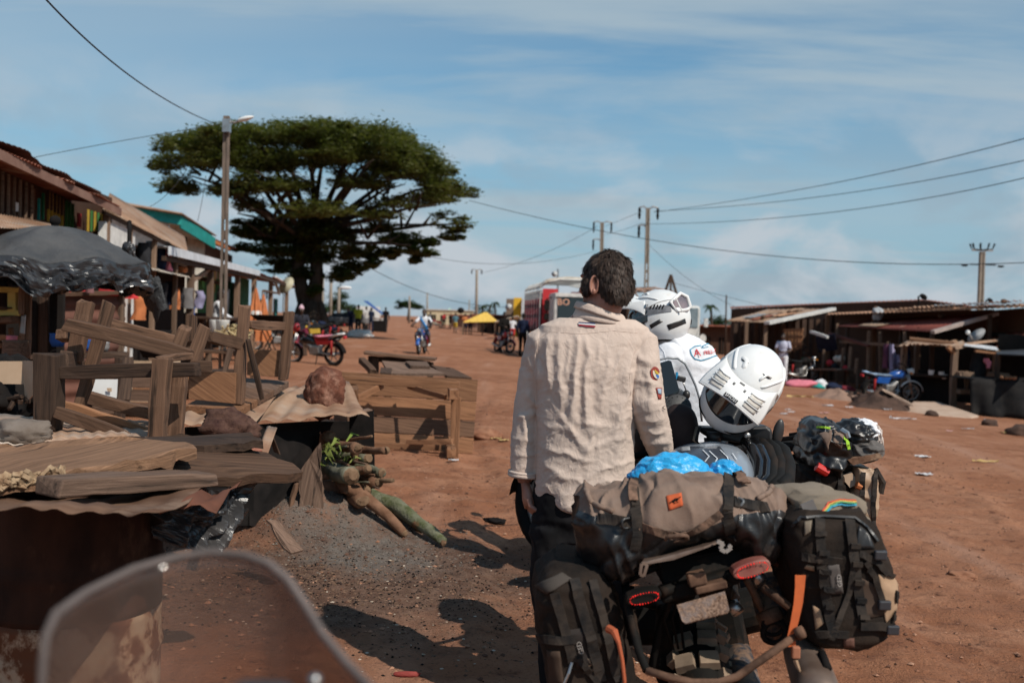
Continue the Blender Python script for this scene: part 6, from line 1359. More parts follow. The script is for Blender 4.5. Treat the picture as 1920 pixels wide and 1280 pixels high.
sit = dict(pel=(0,0,.50),che=(0,.02,.84),nek=(0,.04,1.02),hd=(0,.10,1.17),shL=(-.18,.02,.97),shR=(.18,.02,.97),hiL=(-.09,.02,.48),hiR=(.09,.02,.48),knL=(-.14,.42,.50),knR=(.14,.42,.50),anL=(-.14,.42,.09),anR=(.14,.42,.09),elL=(-.26,.12,.74),wrL=(-.2,.36,.62),elR=(.26,.12,.74),wrR=(.2,.36,.62))
q = onground(PF(404,640,0.1)); figure('man in a white shirt sitting at the stall before the mirror',q + UP * .42,-1.1,sit,1.75,WCLOTH,CHAR,sleeve='long')
bx = thing('stool', 'dark wooden stool under the man sitting at the stall', 'stool',q); MB().box(q + UP * .66,(.4,.4,.06)).build('seat',W_DARK,bx)
for a_ in (-1,1):
 for b_ in (-1,1): MB().box(q + V3((a_ * .16,b_ * .16,.32)),(.05,.05,.64)).build('leg',W_DARK,bx)
q = onground(P(563,640,30)); figure('woman with a pink and white headscarf sitting by the big tree',q + UP * .25,FW + .3,sit,1.65,plain('cloth_dark_print',(.03,.03,.04)),plain('cloth_red_print',(.2,.03,.06)),cap=plain('scarf_pink',(.75,.5,.58)))
MB().lathe([(.22,0),(.2,.5),(.22,.52)],onground(P(563,640,30)) + UP * .0,n=14).build('wooden_stool',W_DARK,label='round dark stool under the woman with the headscarf',cat='stool')
# small motorbikes
def moto(label,base,yaw,tank,seat,fend,lean=0.0,steer=0.0,group=None,panel=None,tail=None,M=None,lamp=None,low=False):
 M = M or (Matrix.Translation(V3(base)) @ Matrix.Rotation(yaw,4, 'Z') @ Matrix.Rotation(lean,4, 'Y'))
 r = thing('motorbike',label, 'motorbike',base,group,M)
 def pt(n,mb,m,smooth=True,bevel=0,par=None):
  o = mb.build(n,m,None,smooth,bevel=bevel); o.parent = par or r
  if par is not None: o.matrix_parent_inverse = Matrix.Translation(-par.location) if False else par.matrix_basis.inverted()
  return o
 S = Matrix.Translation((0,1.16,.8)) @ Matrix.Rotation(steer,4, 'Z') @ Matrix.Translation((0,-1.16,-.8))
 for (y,f) in ((0,0),(1.27,1)):
  mb = MB().torus((0,y,.29),(1,0,0),.255,.045,30,8); tr = pt('tyre',mb.xf(S) if f else mb,RUBBER)
  mb = MB().torus((0,y,.29),(1,0,0),.205,.016,26,6); pt('rim',mb.xf(S) if f else mb,ALU)
  mb = MB(); mb.lathe([(.055,-.06),(.055,.06)],(0,y,.29),(1,0,0),12)
  for k in range(6): a = k * 1.047; mb.tube([(0,y,.29),(0,y + math.cos(a) * .205,.29 + math.sin(a) * .205)],.012,5)
  pt('hub',mb.xf(S) if f else mb,ALU)
 for q in (-1,1):
  mb = MB().tube([(q * .085,1.27,.29),(q * .085,1.12,.82)],.022,8); pt('fork_leg',mb.xf(S),STEEL)
  mb = MB().tube([(q * .10,0,.30),(q * .12,-.02,.66)],[.03,.035],8); pt('shock',mb,plain('shock_red',(.35,.03,.03)))
  mb = MB().tube([(q * .05,1.08,.93),(q * .2,1.06,1.0),(q * .36,.96,1.01)],.013,6); mb.tube([(q * .26,1.02,1.0),(q * .37,.95,1.01)],.02,8); pt('handlebar',mb.xf(S),BLACKISH)
  mb = MB().tube([(q * .25,1.03,1.0),(q * .30,1.05,1.18)],.007,5); mb.ell((q * .31,1.05,1.22),(.06,.012,.045)); pt('mirror',mb.xf(S),BLACKISH)
  mb = MB().ell((q * .15,1.17,.83),(.03,.04,.025)); pt('indicator',mb.xf(S),plain('amber',(.75,.25,.02)))
  mb = MB().tube([(q * .05,.42,.30),(q * .3,.42,.30)],.016,6); pt('foot_peg',mb,RUBBER)
 def fendf(y,a0,a1,w_=.065,R_=.325):
  mb = MB()
  def fn(u,v): a = a0 + (a1 - a0) * v; x = (u - .5) * 2; rr = R_ - .02 * x * x; return V3((x * w_,y + math.cos(a) * rr,.29 + math.sin(a) * rr))
  mb.grid(fn,7,12); return mb
 o = pt('front_fender',fendf(1.27,.15,2.7).xf(S),fend); o.modifiers.new('s', 'SOLIDIFY').thickness = .006
 o = pt('rear_fender',fendf(0,1.1,3.0,.08,.36),BLACKISH); o.modifiers.new('s', 'SOLIDIFY').thickness = .006
 mb = MB().lathe([(.02,.09),(.085,.085),(.09,.03),(.05,-.08)],(0,1.18,.86),(0,1,0),16); pt('headlight',mb.xf(S),fend)
 mb = MB().lathe([(.01,.012),(.078,.0)],(0,1.268,.86),(0,1,0),16); pt('lens',mb.xf(S),lamp or GLASSL)
 if panel: mb = MB(); mb.ell((0,1.12,.95),(.12,.08,.12)); mb.ell((0,1.2,.93),(.09,.05,.07)); pt('front_cowl',mb.xf(S),panel)
 mb = MB(); secs = [(1.02,.05,.72,.80),(.95,.11,.66,.88),(.8,.14,.64,.90),(.65,.12,.65,.86),(.52,.07,.68,.78)]
 if low: secs = [(y,w_ * .75,z0 - .12,z1 - .16) for y,w_,z0,z1 in secs]
 mb.loft([[(w_ * math.cos(t) * (abs(math.cos(t)) ** -.3 if abs(math.cos(t)) > .01 else 1),y,(z0 + z1) / 2 + (z1 - z0) / 2 * math.sin(t)) for t in [6.283 * k / 14 for k in range(14)]] for y,w_,z0,z1 in secs]); pt('tank',mb,tank)
 mb = MB(); ss = [(.56,.09,.72,.775),(.35,.125,.71,.775),(.1,.13,.73,.80),(-.15,.11,.77,.84),(-.28,.06,.80,.85)]
 mb.loft([[(w_ * math.cos(t),y,(z0 + z1) / 2 + (z1 - z0) / 2 * math.sin(t)) for t in [6.283 * k / 12 for k in range(12)]] for y,w_,z0,z1 in ss]); pt('seat',mb,seat)
 if tail is not None:
  mb = MB(); ss2 = [(.02,.135,.735,.805),(-.14,.117,.768,.848),(-.27,.075,.795,.858),(-.36,.03,.82,.86)]
  mb.loft([[(w_ * math.cos(t),y,(z0 + z1) / 2 + (z1 - z0) / 2 * math.sin(t)) for t in [6.283 * k / 12 for k in range(12)]] for y,w_,z0,z1 in ss2]); pt('seat_cover',mb,tail)
 mb = MB(); mb.box((0,.55,.38),(.2,.3,.22)); mb.tube([(0,.62,.42),(0,.80,.56)],.085,10); pt('engine',mb,ALU,False,.02)
 mb = MB(); mb.tube([(0,1.1,.82),(0,.85,.62),(0,.72,.28),(0,.35,.26)],.028,8); mb.tube([(0,1.08,.86),(0,.6,.70),(0,.1,.66),(0,-.25,.76)],.028,8); pt('frame',mb,BLACKISH)
 for q in (-1,1): pt('swingarm',MB().tube([(q * .085,.4,.32),(q * .085,0,.29)],.022,6),ALU)
 mb = MB().tube([(.09,.78,.5),(.12,.75,.25),(.13,.4,.22),(.14,-.25,.34)],[.02,.02,.03,.045],8); pt('exhaust',mb,STEEL)
 mb = MB(); mb.tube([(-.1,-.05,.82),(-.12,-.32,.88),(.12,-.32,.88),(.1,-.05,.82)],.012,6); pt('grab_rail',mb,BLACKISH)
 mb = MB(); mb.box((0,-.36,.74),(.11,.05,.07)); pt('tail_light',mb,RED,False,.01)
 mb = MB(); mb.prism([(-.10,.52,.70),(-.10,.1,.72),(-.1,.05,.55),(-.1,.45,.52)],(.2,0,0)); pt('side_panel',mb,panel or tank,False,.01)
 mb = MB().tube([(-.08,.45,.28),(-.24,.4,.0)],.014,6); pt('side_stand',mb,BLACKISH)
 return r
RBK = plain('bike_red',(.32,.015,.02),.3,coat=.5); BBL = plain('bike_blue',(.02,.10,.38),.3,coat=.5); SEATB = plain('seat_black',(.02,.02,.02),.6)
q = G(590,671); q = onground(P(612,671,25.5))
moto('red and black motorbike with pink and white seat standing left of the street',q + V3((.20,0,0)),1.15,BLKGLOSS,plain('seat_pink',(.85,.28,.36),.6),RBK,-.10,.35,panel=RBK,tail=WHITE_P,low=True)
q = onground(P(790,662,36)); mb_ = moto('blue motorbike ridden towards us up the street',q + V3((0,1.3,0)),FW - .08,BBL,SEATB,BBL,0,0,lamp=GLASSL)
ride = dict(pel=(0,.18,.90),che=(0,.22,1.20),nek=(0,.27,1.36),hd=(0,.31,1.52),shL=(-.18,.25,1.31),shR=(.18,.25,1.31),elL=(-.34,.45,1.10),elR=(.34,.45,1.10),wrL=(-.35,.80,1.05),wrR=(.35,.80,1.05),hiL=(-.09,.22,.86),hiR=(.09,.22,.86),knL=(-.24,.60,.68),knR=(.24,.60,.68),anL=(-.24,.38,.38),anR=(.24,.38,.38))
r_b = figure('rider in a white shirt with blue sash on the blue motorbike',q + V3((0,1.3,0)),FW - .08,ride,1.76,WCLOTH,plain('shorts_dark',(.05,.06,.09)),shoes=WHITE_P,leg='short')
mb = MB()
for k in range(8): u = k / 7
def sash(u,v): x = -.15 + .30 * v; return V3((x,.22 + .135 * math.sqrt(max(.05,1 - (x / .2) ** 2)),.92 + .42 * v + (u - .5) * .12))
mb.grid(sash,3,12); o = mb.build('blue_sash',plain('sash_blue',(.03,.25,.60)),None,True,solid=.01); o.parent = r_b
q = onground(P(921,661,43)); moto('red motorbike standing at the truck shadow, seen from the front',q + V3((.2,1.2,0)),FW + .45,RBK,SEATB,RBK,-.12,.3)
q = onground(P(1650,748,26.6)); moto('blue and white motorbike parked before the right huts',q + V3((-.15,.3,0)),-1.25,BBL,plain('seat_blue_grey',(.16,.21,.28)),WHITE_P,.12,-.4,tail=plain('cover_blue_white',(.4,.55,.75)))
q = onground(P(1712,748,27.4)); moto('second dark blue motorbike behind the blue and white one',q + V3((0,.8,0)),-1.6,NAVY,SEATB,BLACKISH,.12,-.3)
q = onground(P(1488,712,35)); moto('dark motorbike parked behind the cloth heaps',q + V3((0,.6,0)),-1.0,BLACKISH,SEATB,STEEL,.1)
for i,(px,py,d,yw,m,lb) in enumerate(((600,640,36,2.2,YEL, 'dark motorbike with yellow frame behind the red motorbike'),(612,634,40,2.6,CHAR, 'black motorbike parked behind the yellow framed one'),(630,632,44,2.3,NAVY, 'navy motorbike farthest in the row under the tree'),(552,640,32,2.0,CHAR, 'black motorbike beside the woman with the headscarf'))):
 moto(lb,onground(P(px,py,d)),yw,m,SEATB,BLACKISH,-.1,.2,group='motorbikes parked under the tree')
moto('tiny red motorbike before the cream building',onground(P(826,618,112)),1.3,RBK,SEATB,RBK)
# litter in the street
LITW = plain('litter_white',(.62,.60,.60),.7); LITP = plain('litter_pink',(.6,.35,.33),.7); LITY = plain('litter_husk',(.55,.38,.16),.8)
lit = [(1730,852,.10,LITW, 'largest white plastic scrap lying in the street on the right'),(1733,892,.09,LITW, 'white plastic scrap nearest to the luggage bike on the right'),(1693,787,.28,LITW, 'long white strip of litter on the right of the street'),(1478,768,.07,LITW, 'white scrap right of the helmet, upper'),(1483,772,.08,LITW, 'white scrap right of the helmet, brightest'),(1470,776,.07,LITW, 'white scrap right of the helmet, lower'),(1545,776,.1,LITP, 'pinkish scrap in the middle of the right street'),(1552,761,.12,LITW, 'flat white scrap behind the pinkish scrap'),(1591,765,.1,LITW, 'white scrap before the dark clod'),(1663,769,.1,LITW, 'white scrap left of the sand strip'),(1815,806,.12,LITW, 'long pale scrap below the sand strip'),(1857,790,.12,LITW, 'crumpled white bag near the dark block'),(1892,813,.14,LITY, 'yellow husk at the right edge of the street'),(1781,809,.06,LITP, 'small pink scrap below the sand strip'),(1500,747,.35,LITY, 'long pale stick lying below the pink cloth heap'),
  (930,822,.07,LITY, 'yellow curled husk right of the overturned table'),(945,826,.06,LITY, 'small yellow husk beside the curled husk'),(850,875,.05,LITW, 'white scrap on the dirt below the overturned table'),(1848,866,.18,LITY, 'thin straw lying on the right of the street')]
for i,(px,py,s,m,lb) in enumerate(lit):
 c = og(G(px,py),.012); mb = MB()
 long_ = 'long' in lb or 'straw' in lb
 def fn(u,v): 
  x = (u - .5) * s * 2; y = (v - .5) * s * (.22 if long_ else 1.3); return c + V3((x,y,.18 * s * abs(float(fbm(u * 4 + i,v * 4,s=i))) + .1 * s * (u - .5) ** 2))
 mb.grid(fn,8,6); mb.build('litter',m,smooth=False,solid=.003,label=lb,cat='litter',group='litter in the street')
rock('dark_clod',og(G(928,978),.02),(.07,.04,.025),BLACKISH,3,.4,n=3,label='black scrap on the dirt left of the man\'s hand',cat='scrap')
rock('dirt_mound',og(G(912,818),.0),(.22,.16,.09),mat('mound_red',(.2,.085,.05),(.3,.15,.09),scale=8,rough=.95,bump=.02),5,.35,label='small red dirt mound right of the overturned table',cat='mound')
rock('dirt_mound',og(G(1805,1080),.0),(.09,.06,.035),MATS['mound_red'],6,.35,label='flat stone in the dirt at the lower right',cat='stone')
o = rock('red_scrap',og(G(762,1252),.01),(.06,.015,.012),plain('scrap_red',(.3,.06,.05)),4,.2,n=2,label='small red scrap in the shadow at the bottom',cat='scrap')
def scatter(name,n,region,smin,smax,m,seed,flat=.5,weight=None):
 r = np.random.default_rng(seed); Vs = []; Fs = []; k = 0
 base = np.array([(1,0,0),(0,1,0),(-1,0,0),(0,-1,0),(0,0,1),(0,0,-1)],float); fb = [(0,1,4),(1,2,4),(2,3,4),(3,0,4),(1,0,5),(2,1,5),(3,2,5),(0,3,5)]
 xs_,ys_ = region(r,n); zs = gz(xs_,ys_) + ghs(xs_,ys_)
 for x,y,z in zip(xs_,ys_,zs):
  s = smin + (smax - smin) * r.random() ** 3; a = r.random() * 6.28; el = np.array([1.0,.5 + .5 * r.random(),flat * (.6 + .8 * r.random())]) * s
  q = base * (1 + .35 * (r.random((6,1)) - .5)) * el; ca,sa = math.cos(a),math.sin(a)
  q = np.stack([q[:,0] * ca - q[:,1] * sa,q[:,0] * sa + q[:,1] * ca,q[:,2]],1) + (x,y,z + el[2] * .3); Vs.append(q); Fs += [tuple(i + k for i in f) for f in fb]; k += 6
 me = bpy.data.meshes.new(name); me.from_pydata(np.concatenate(Vs).tolist(),[],Fs); place(name,me,m,kind='stuff')
def reg_box(x0,x1,y0,y1):
 def f(r,n): y = y0 + (y1 - y0) * r.random(n) ** 1.6; return x0 + (x1 - x0) * r.random(n),y
 return f
def reg_px(px,py,sx,sy):
 q = G(px,py)
 def f(r,n): return q.x + r.normal(size=n) * sx,q.y + r.normal(size=n) * sy
 return f
scatter('pebbles',14000,reg_box(-4,7,2.6,20),.002,.020,mat('pebble_red',(.22,.10,.06),(.36,.2,.13),scale=9,rough=.95),1)
scatter('dark_clods',9000,reg_box(-4,7,2.6,18),.003,.020,mat('clod_dark',(.09,.045,.03),(.15,.075,.05),scale=9,rough=.95),2)
scatter('charcoal_bits',6000,reg_px(650,1085,.80,.55),.002,.011,BLACKISH,3)
scatter('bark_bits',5000,reg_px(620,1100,.8,.55),.003,.015,mat('bark_bits',(.12,.07,.045),(.22,.135,.088),scale=12,rough=.9),4,flat=.25)
scatter('ash_flakes',3500,reg_px(655,1020,.40,.30),.003,.013,mat('ash_flake',(.20,.17,.145),(.10,.083,.07),scale=20,rough=.95),5,flat=.45)
scatter('pale_chips',300,reg_px(700,1120,.9,.6),.004,.016,mat('pale_chip',(.5,.42,.34),(.36,.26,.18),scale=20,rough=.9),6,flat=.3)
from mathutils.bvhtree import BVHTree
def bvh(*objs):
 V,Fs = [],[]
 for o in objs:
  k = len(V); M = wmat(o); V += [M @ v.co for v in o.data.vertices]; Fs += [tuple(i + k for i in p.vertices) for p in o.data.polygons]
 return BVHTree.FromPolygons(V,Fs)
def hit(tree,px,py):
 o = CM.translation; d = (P(px,py,1) - o).normalized(); l,n,i,t = tree.ray_cast(o,d)
 if l is None:
  l,n,i,t = min((tree.find_nearest(P(px,py,2.4 + .1 * k)) for k in range(34)),key=lambda q: q[3]); 
 if n.dot(d) > 0: n = -n
 return l,n
def ribbon(name,tree,pts,wpx,m,par=None,th=.003,k=6,lift=.002,**tg):
 """webbing lying on a surface"""
 q = []
 for a,b in zip(pts[:-1],pts[1:]):
  for i in range(k): q.append((a[0] + (b[0] - a[0]) * i / k,a[1] + (b[1] - a[1]) * i / k))
 q.append(pts[-1]); L = [hit(tree,*p) for p in q]; mb = MB(); V = []
 for i,(l,n) in enumerate(L):
  t = (L[min(i + 1,len(L) - 1)][0] - L[max(i - 1,0)][0]).normalized(); s = t.cross(n).normalized() * (wpx / 2 * dep(l) / F)
  for a in (-1,1):
   for h in (lift,lift + th): V.append(l + s * a + n * h)
 fs = []
 for i in range(len(L) - 1):
  o = i * 4; p = o + 4; fs += [(o,p,p + 1,o + 1),(o + 1,p + 1,p + 3,o + 3),(o + 3,p + 3,p + 2,o + 2),(o + 2,p + 2,p,o)]
 fs += [(0,1,3,2),(len(V) - 4,len(V) - 2,len(V) - 1,len(V) - 3)]
 mb.add(V,fs); return mb.build(name,m,par,smooth=False,**tg)
def patch(name,tree,c,m,par=None,n=8,th=.003,lift=.002,**tg):
 """sewn-on panel following a surface, from four corners in the picture of it"""
 (x0,y0),(x1,y1),(x2,y2),(x3,y3) = c; L = {}
 for j in range(n):
  for i in range(n):
   u,v = i / (n - 1),j / (n - 1); L[i,j] = hit(tree,(x0 * (1 - u) + x1 * u) * (1 - v) + (x3 * (1 - u) + x2 * u) * v,(y0 * (1 - u) + y1 * u) * (1 - v) + (y3 * (1 - u) + y2 * u) * v)
 mb = MB(); vs = [L[i,j][0] + L[i,j][1] * lift for j in range(n) for i in range(n)]; mb.add(vs,[(j * n + i,j * n + i + 1,(j + 1) * n + i + 1,(j + 1) * n + i) for j in range(n - 1) for i in range(n - 1)])
 o = mb.build(name,m,par,smooth=True,**tg); q = o.modifiers.new('s', 'SOLIDIFY'); q.thickness = th; q.offset = 0; return o
def disc(name,tree,px,py,rpx,m,par,sq=1.0,n=20,th=.0008,rot=0.0,lift=.002):
 l,nr = hit(tree,px,py); r = rpx * dep(l) / F; d,a,b = frame(nr,(0,0,1)); mb = MB(); ca,sa = math.cos(rot),math.sin(rot); a,b = a * ca + b * sa,b * ca - a * sa
 mb.prism([l + nr * lift + a * math.cos(6.283 * k / n) * r * sq + b * math.sin(6.283 * k / n) * r for k in range(n)],nr * th); return mb.build(name,m,par)
def textat(s,tree,px,py,hpx,m,par,ang=0.0,lift=.005,name='lettering'):
 l,n = hit(tree,px,py); d,a,b = frame(n,(0,0,1)); x = -a; x = UP.cross(n).normalized() if abs(n.z) < .95 else V3((1,0,0)); y = n.cross(x); ca,sa = math.cos(ang),math.sin(ang)
 return txt(s,hpx * dep(l) / F * 1.35,basis(x * ca + y * sa,y * ca - x * sa,l + n * lift),m,par,name,.0008)
def PW(px,py,d): return P(px,py,d)
AX,AY = V3((1,0,0)),V3((0,1,0))
def ringpt(px0,px1,py,d,b,n=40,ex=2.0,dy=0.0):
 a,c = P(px0,py,d),P(px1,py,d); o = (a + c) / 2 + AY * dy; r = (c - a).length / 2; out_ = []
 for k in range(n):
  t = 6.2832 * k / n; x,y = math.cos(t),math.sin(t); x = math.copysign(abs(x) ** (2 / ex),x); y = math.copysign(abs(y) ** (2 / ex),y)
  out_.append(o + AX * (x * r) + AY * (y * b))
 return out_
# the man in the linen shirt
MD = 3.8
man_base = og(P(1095,1340,MD))
man = thing('person', 'man in a crumpled beige linen shirt and black trousers seen from behind', 'person',man_base)
SKINL = mat('skin_tanned',(0.36,0.17,0.115),(0.28,0.125,0.085),scale=14,rough=0.5,sss=0.08,bump=.001,bscale=120)
HC = P(1136,531,MD - .02)
yaw = R(44)
HM = (Matrix.Rotation(R(7),3, 'Y') @ Matrix.Rotation(yaw,3, 'Z') @ Matrix.Rotation(R(-14),3, 'X'))
hp = lambda x,y,z: HC + HM @ V3((x,y,z))
b = MB(); I3 = HM
b.ell(hp(0,-.005,.025),(.073,.094,.088),HM,24,16); b.ell(hp(0,.035,-.035),(.058,.066,.075),HM,20,12); b.ell(hp(0,.055,-.085),(.040,.045,.032),HM)
b.ell(hp(0,.105,-.012),(.013,.022,.028),HM,10,8); b.ell(hp(0,.100,.018),(.011,.016,.026),HM,10,8); b.ell(hp(0,.098,-.058),(.026,.012,.012),HM,10,8); b.ell(hp(0,.084,.038),(.052,.018,.012),HM,10,8)
for q in (-1,1): b.ell(hp(q * .04,.075,-.018),(.022,.02,.02),HM,10,8)
nb = P(1118,606,MD); b.tube([nb - UP * .05,nb + UP * .03,nb.lerp(hp(0,-.02,-.06),.75),hp(0,-.015,-.03)],[.075,.065,.062,.06],20)
b.ell(P(1100,700,MD),(.17,.09,.24)); b.ell(P(1097,860,MD),(.155,.095,.24)); b.ell(P(1096,950,MD),(.16,.10,.12))
def arm(mb,pts): mb.tube([P(x,y,d) for x,y,d,r in pts],[r for *_,r in pts],14)
arm(b,[(1016,640,3.82,.05),(1004,700,3.84,.045),(992,770,3.86,.042),(984,840,3.85,.036),(984,905,3.84,.028)])
arm(b,[(1205,645,3.79,.05),(1212,710,3.76,.046),(1216,770,3.75,.044),(1232,825,3.80,.036),(1246,872,3.88,.028)])
for x in (1050,1132):
 q = og(P(x,1345,MD),0); b.tube([P(x + (8 if x < 1090 else -6),960,MD),P(x,1130,MD),q + UP * .09],[.085,.055,.042],14)
 b.tube([q + V3((0,-.06,.05)),q + V3((0,.08,.045)),q + V3((0,.17,.03))],[.04,.042,.028],10)
me = remesh(b,.006,4)
hm = MB(); wl_ = P(985,905,3.84); dl = (P(996,960,3.80) - wl_).normalized()
hm.tube([wl_ - dl * .03,wl_ + dl * .02,wl_ + dl * .06,wl_ + dl * .095],[.026,.030,.040,.036],14,flat=.62,up=(1,0,0))
_,hs,hu = frame(dl,(1,0,0))
for i,l in enumerate((.074,.082,.077,.060)):
 o = wl_ + dl * .088 + hs * ((i - 1.5) * .021); p1 = o + (dl * .85 + hu * .45).normalized() * l * .5; p2 = p1 + (dl * .25 + hu * .95).normalized() * l * .38; p3 = p2 + (hu * .8 - dl * .55).normalized() * l * .3
 hm.tube([o - dl * .02,o + dl * .01,p1,p2,p3,p3 + (p3 - p2).normalized() * .004],[.0105,.0108,.0102,.0095,.0085,.004],10)
o = wl_ + dl * .03 - hs * .03; hm.tube([o,o + (dl * .6 - hs * .5 + hu * .4).normalized() * .04,o + (dl * .8 + hu * .6).normalized() * .068,o + (dl * .75 + hu * .75).normalized() * .085],[.016,.0135,.011,.006],10)
wr_ = P(1246,872,3.88); dr_ = V3((.10,.70,-.45)).normalized(); _,hs2,hu2 = frame(dr_,(0,0,1))
hm.tube([wr_ - dr_ * .02,wr_ + dr_ * .04,wr_ + dr_ * .09],[.026,.038,.036],12,flat=.6)
for i,l in enumerate((.072,.082,.076,.058)):
 o = wr_ + dr_ * .085 + hs2 * ((i - 1.5) * .021); p1 = o + dr_ * l * .5; p2 = p1 + (dr_ * .6 - hu2 * .7).normalized() * l * .4; p3 = p2 + (dr_ * .1 - hu2).normalized() * l * .28
 hm.tube([o - dr_ * .02,p1,p2,p3],[.0105,.010,.009,.007],10)
o = wr_ + dr_ * .02 - hs2 * .03; hm.tube([o,o + (dr_ * .6 - hs2 * .6).normalized() * .04,o + (dr_ * .9 - hs2 * .4).normalized() * .07],[.015,.012,.008],10)
bm = bmesh.new(); bm.from_mesh(me); t_ = hm.mesh('t',True); bm.from_mesh(t_); bm.to_mesh(me); bm.free(); bpy.data.meshes.remove(t_); me.name = 'body'
place('body',me,SKINL,man)
for q in (-1,1):   # ears: a cupped shell with a rolled rim and a lobe
 eo = (HM @ V3((q * .80,-.60,0))).normalized(); eu = (HM @ V3((0,-.12,1))).normalized(); es = eu.cross(eo).normalized() * q; eu = eo.cross(es) * q if False else eu; c = hp(q * .079,-.010,-.016)
 def ef(u,v): t = u * 6.2832; rr = v; return c + es * (math.cos(t) * .0145 * rr) + eu * (math.sin(t) * .029 * rr - .003 * (1 - math.sin(t)) * rr) + eo * (.006 * rr ** 2 - .001)
 e = MB(); e.grid(ef,22,7,wrapu=True); e.tube([ef(k / 22,1) for k in range(22)],.0033,6,closed=True); e.ell(c - eu * .028 + eo * .004,(.007,.006,.009)); e.build('ear',SKINL,man,smooth=True,solid=.003)
for q in (-1,1): MB().ell(hp(q * .031,.082,.012),(.014,.012,.012),HM).build('eye',MATS['eye_white'],man,smooth=True)
HAIRM = mat('hair_brown',(0.020,0.013,0.010),(0.085,0.056,0.042),scale=80,rough=0.6,stretch=(1,1,.25),spec=.3)
h = MB(); h.ell(hp(0,-.012,.030),(.076,.098,.088),HM,28,18); h.ell(hp(0,-.045,-.012),(.074,.064,.080),HM,24,14); h.ell(hp(0,-.062,-.045),(.052,.040,.050),HM)
for q in (-1,1): h.ell(hp(q * .071,.030,-.012),(.012,.022,.035),HM,12,8)
hme = remesh(h,.005,2); Vh = mverts(hme); Nh = mnorms(hme)
k = fbm(Vh[:,0] * 40,Vh[:,1] * 40,Vh[:,2] * 26,o=3,s=4); setverts(hme,Vh + Nh * (.006 * k)[:,None]); hme.name = 'hair'; hair_o = place('hair',hme,HAIRM,man)
r = np.random.default_rng(12); Vh = mverts(hme); Nh = mnorms(hme); Mi = np.array(HM.transposed()); loc = (Vh - np.array(HC)) @ Mi.T
ok = np.where((loc[:,2] > -.085) & ~((loc[:,1] > .055) & (loc[:,2] < .05)))[0]; pick = r.choice(ok,14000)
Vs,Fs = [],[]
whorl = np.array(HM @ V3((0,-.02,.12)).normalized())
for c_,i in enumerate(pick):
 p = Vh[i] + (r.random(3) - .5) * .004; n = Nh[i]; t = np.array(p - np.array(hp(0,-.03,.12))); t = t - n * t.dot(n); t = t / (np.linalg.norm(t) + 1e-6) + (r.random(3) - .5) * .5 + np.array([0,0,-.25]); t -= n * t.dot(n); t /= np.linalg.norm(t) + 1e-6
 s = np.cross(n,t); l = .014 + .016 * r.random(); w_ = .0009 + .0010 * r.random(); o = len(Vs); p1 = p + t * l * .55 + n * (.002 + .004 * r.random()); p2 = p + t * l + n * (-.001 + .008 * r.random() + (.010 * r.random() if r.random() < .06 else 0))
 Vs += [p - s * w_,p + s * w_,p1 + s * w_ * .8,p1 - s * w_ * .8,p2]; Fs += [(o,o + 1,o + 2,o + 3),(o + 3,o + 2,o + 4)]
sm = bpy.data.meshes.new('hair_strands'); sm.from_pydata([tuple(v) for v in Vs],[],Fs); sm.polygons.foreach_set('use_smooth',[True] * len(sm.polygons)); so = place('hair_strands',sm,HAIRM,hair_o); so['kind'] = 'stuff'
LINEN = mat('linen_beige',(0.575,0.462,0.392),(0.51,0.402,0.338),scale=5,rough=0.95,bump=.0012,bscale=190,detail=8)
def crinkle(m,sc_,dist):
 t = m.node_tree; b = t.nodes['Principled BSDF']; tcx = nd('ShaderNodeTexCoord',t); pr = b.inputs['Normal'].links[0].from_socket; n = nd('ShaderNodeTexNoise',t); n.inputs['Scale'].default_value = sc_; n.inputs['Detail'].default_value = 3; n.inputs['Distortion'].default_value = 1.2; mp = nd('ShaderNodeMapping',t); mp.inputs['Scale'].default_value = (1,1,.75); t.links.new(tcx.outputs['Object'],mp.inputs[0]); t.links.new(mp.outputs[0],n.inputs['Vector'])
 a = math_('ABSOLUTE',math_('SUBTRACT',n.outputs['Fac'],.5,tree=t),tree=t); h = math_('POWER',math_('SUBTRACT',1.0,math_('MULTIPLY',a,3.2,True,t),tree=t),3.0,tree=t)
 bp = nd('ShaderNodeBump',t); bp.inputs['Distance'].default_value = dist; bp.inputs['Strength'].default_value = .8; t.links.new(h,bp.inputs['Height']); t.links.new(pr,bp.inputs['Normal']); t.links.new(bp.outputs[0],b.inputs['Normal'])
crinkle(LINEN,19,.0011)
s = MB()
rows = [(597,1048,1192,.075),(612,1014,1217,.098),(640,1004,1216,.118),(700,1004,1200,.126),(760,1006,1192,.128),(820,1007,1189,.128),(880,1005,1189,.130),(925,1003,1192,.132),(952,1004,1192,.130)]
s.loft([ringpt(xl,xr,y,MD,bb,48,2.3) for y,xl,xr,bb in rows])
arm(s,[(1040,624,3.80,.050),(1017,640,3.81,.064),(1003,695,3.83,.060),(992,770,3.85,.060),(984,835,3.84,.056),(983,889,3.84,.053)])
arm(s,[(1180,626,3.80,.050),(1203,642,3.79,.064),(1210,700,3.76,.062),(1216,765,3.74,.066),(1230,815,3.78,.060),(1242,855,3.86,.048)])
sme = remesh(s,.0045,6)
Vv = mverts(sme); Nn = mnorms(sme)
uv = np.array([(CMI @ V3(v))[:] for v in Vv]); ppx = 960 + uv[:,0] / -uv[:,2] * F; ppy = 640 - uv[:,1] / -uv[:,2] * F   # cloth measured in photograph units only to draw its folds
def rdg(a): return 1 - 2 * np.abs(a)
X_ = (ppx - 1097) / 93; Y_ = (ppy - 580) / 360
sleeveL = (ppx < 1006); sleeveR = ppx > (1178 + (ppy - 640) * .05); tors = ~(sleeveL | sleeveR)
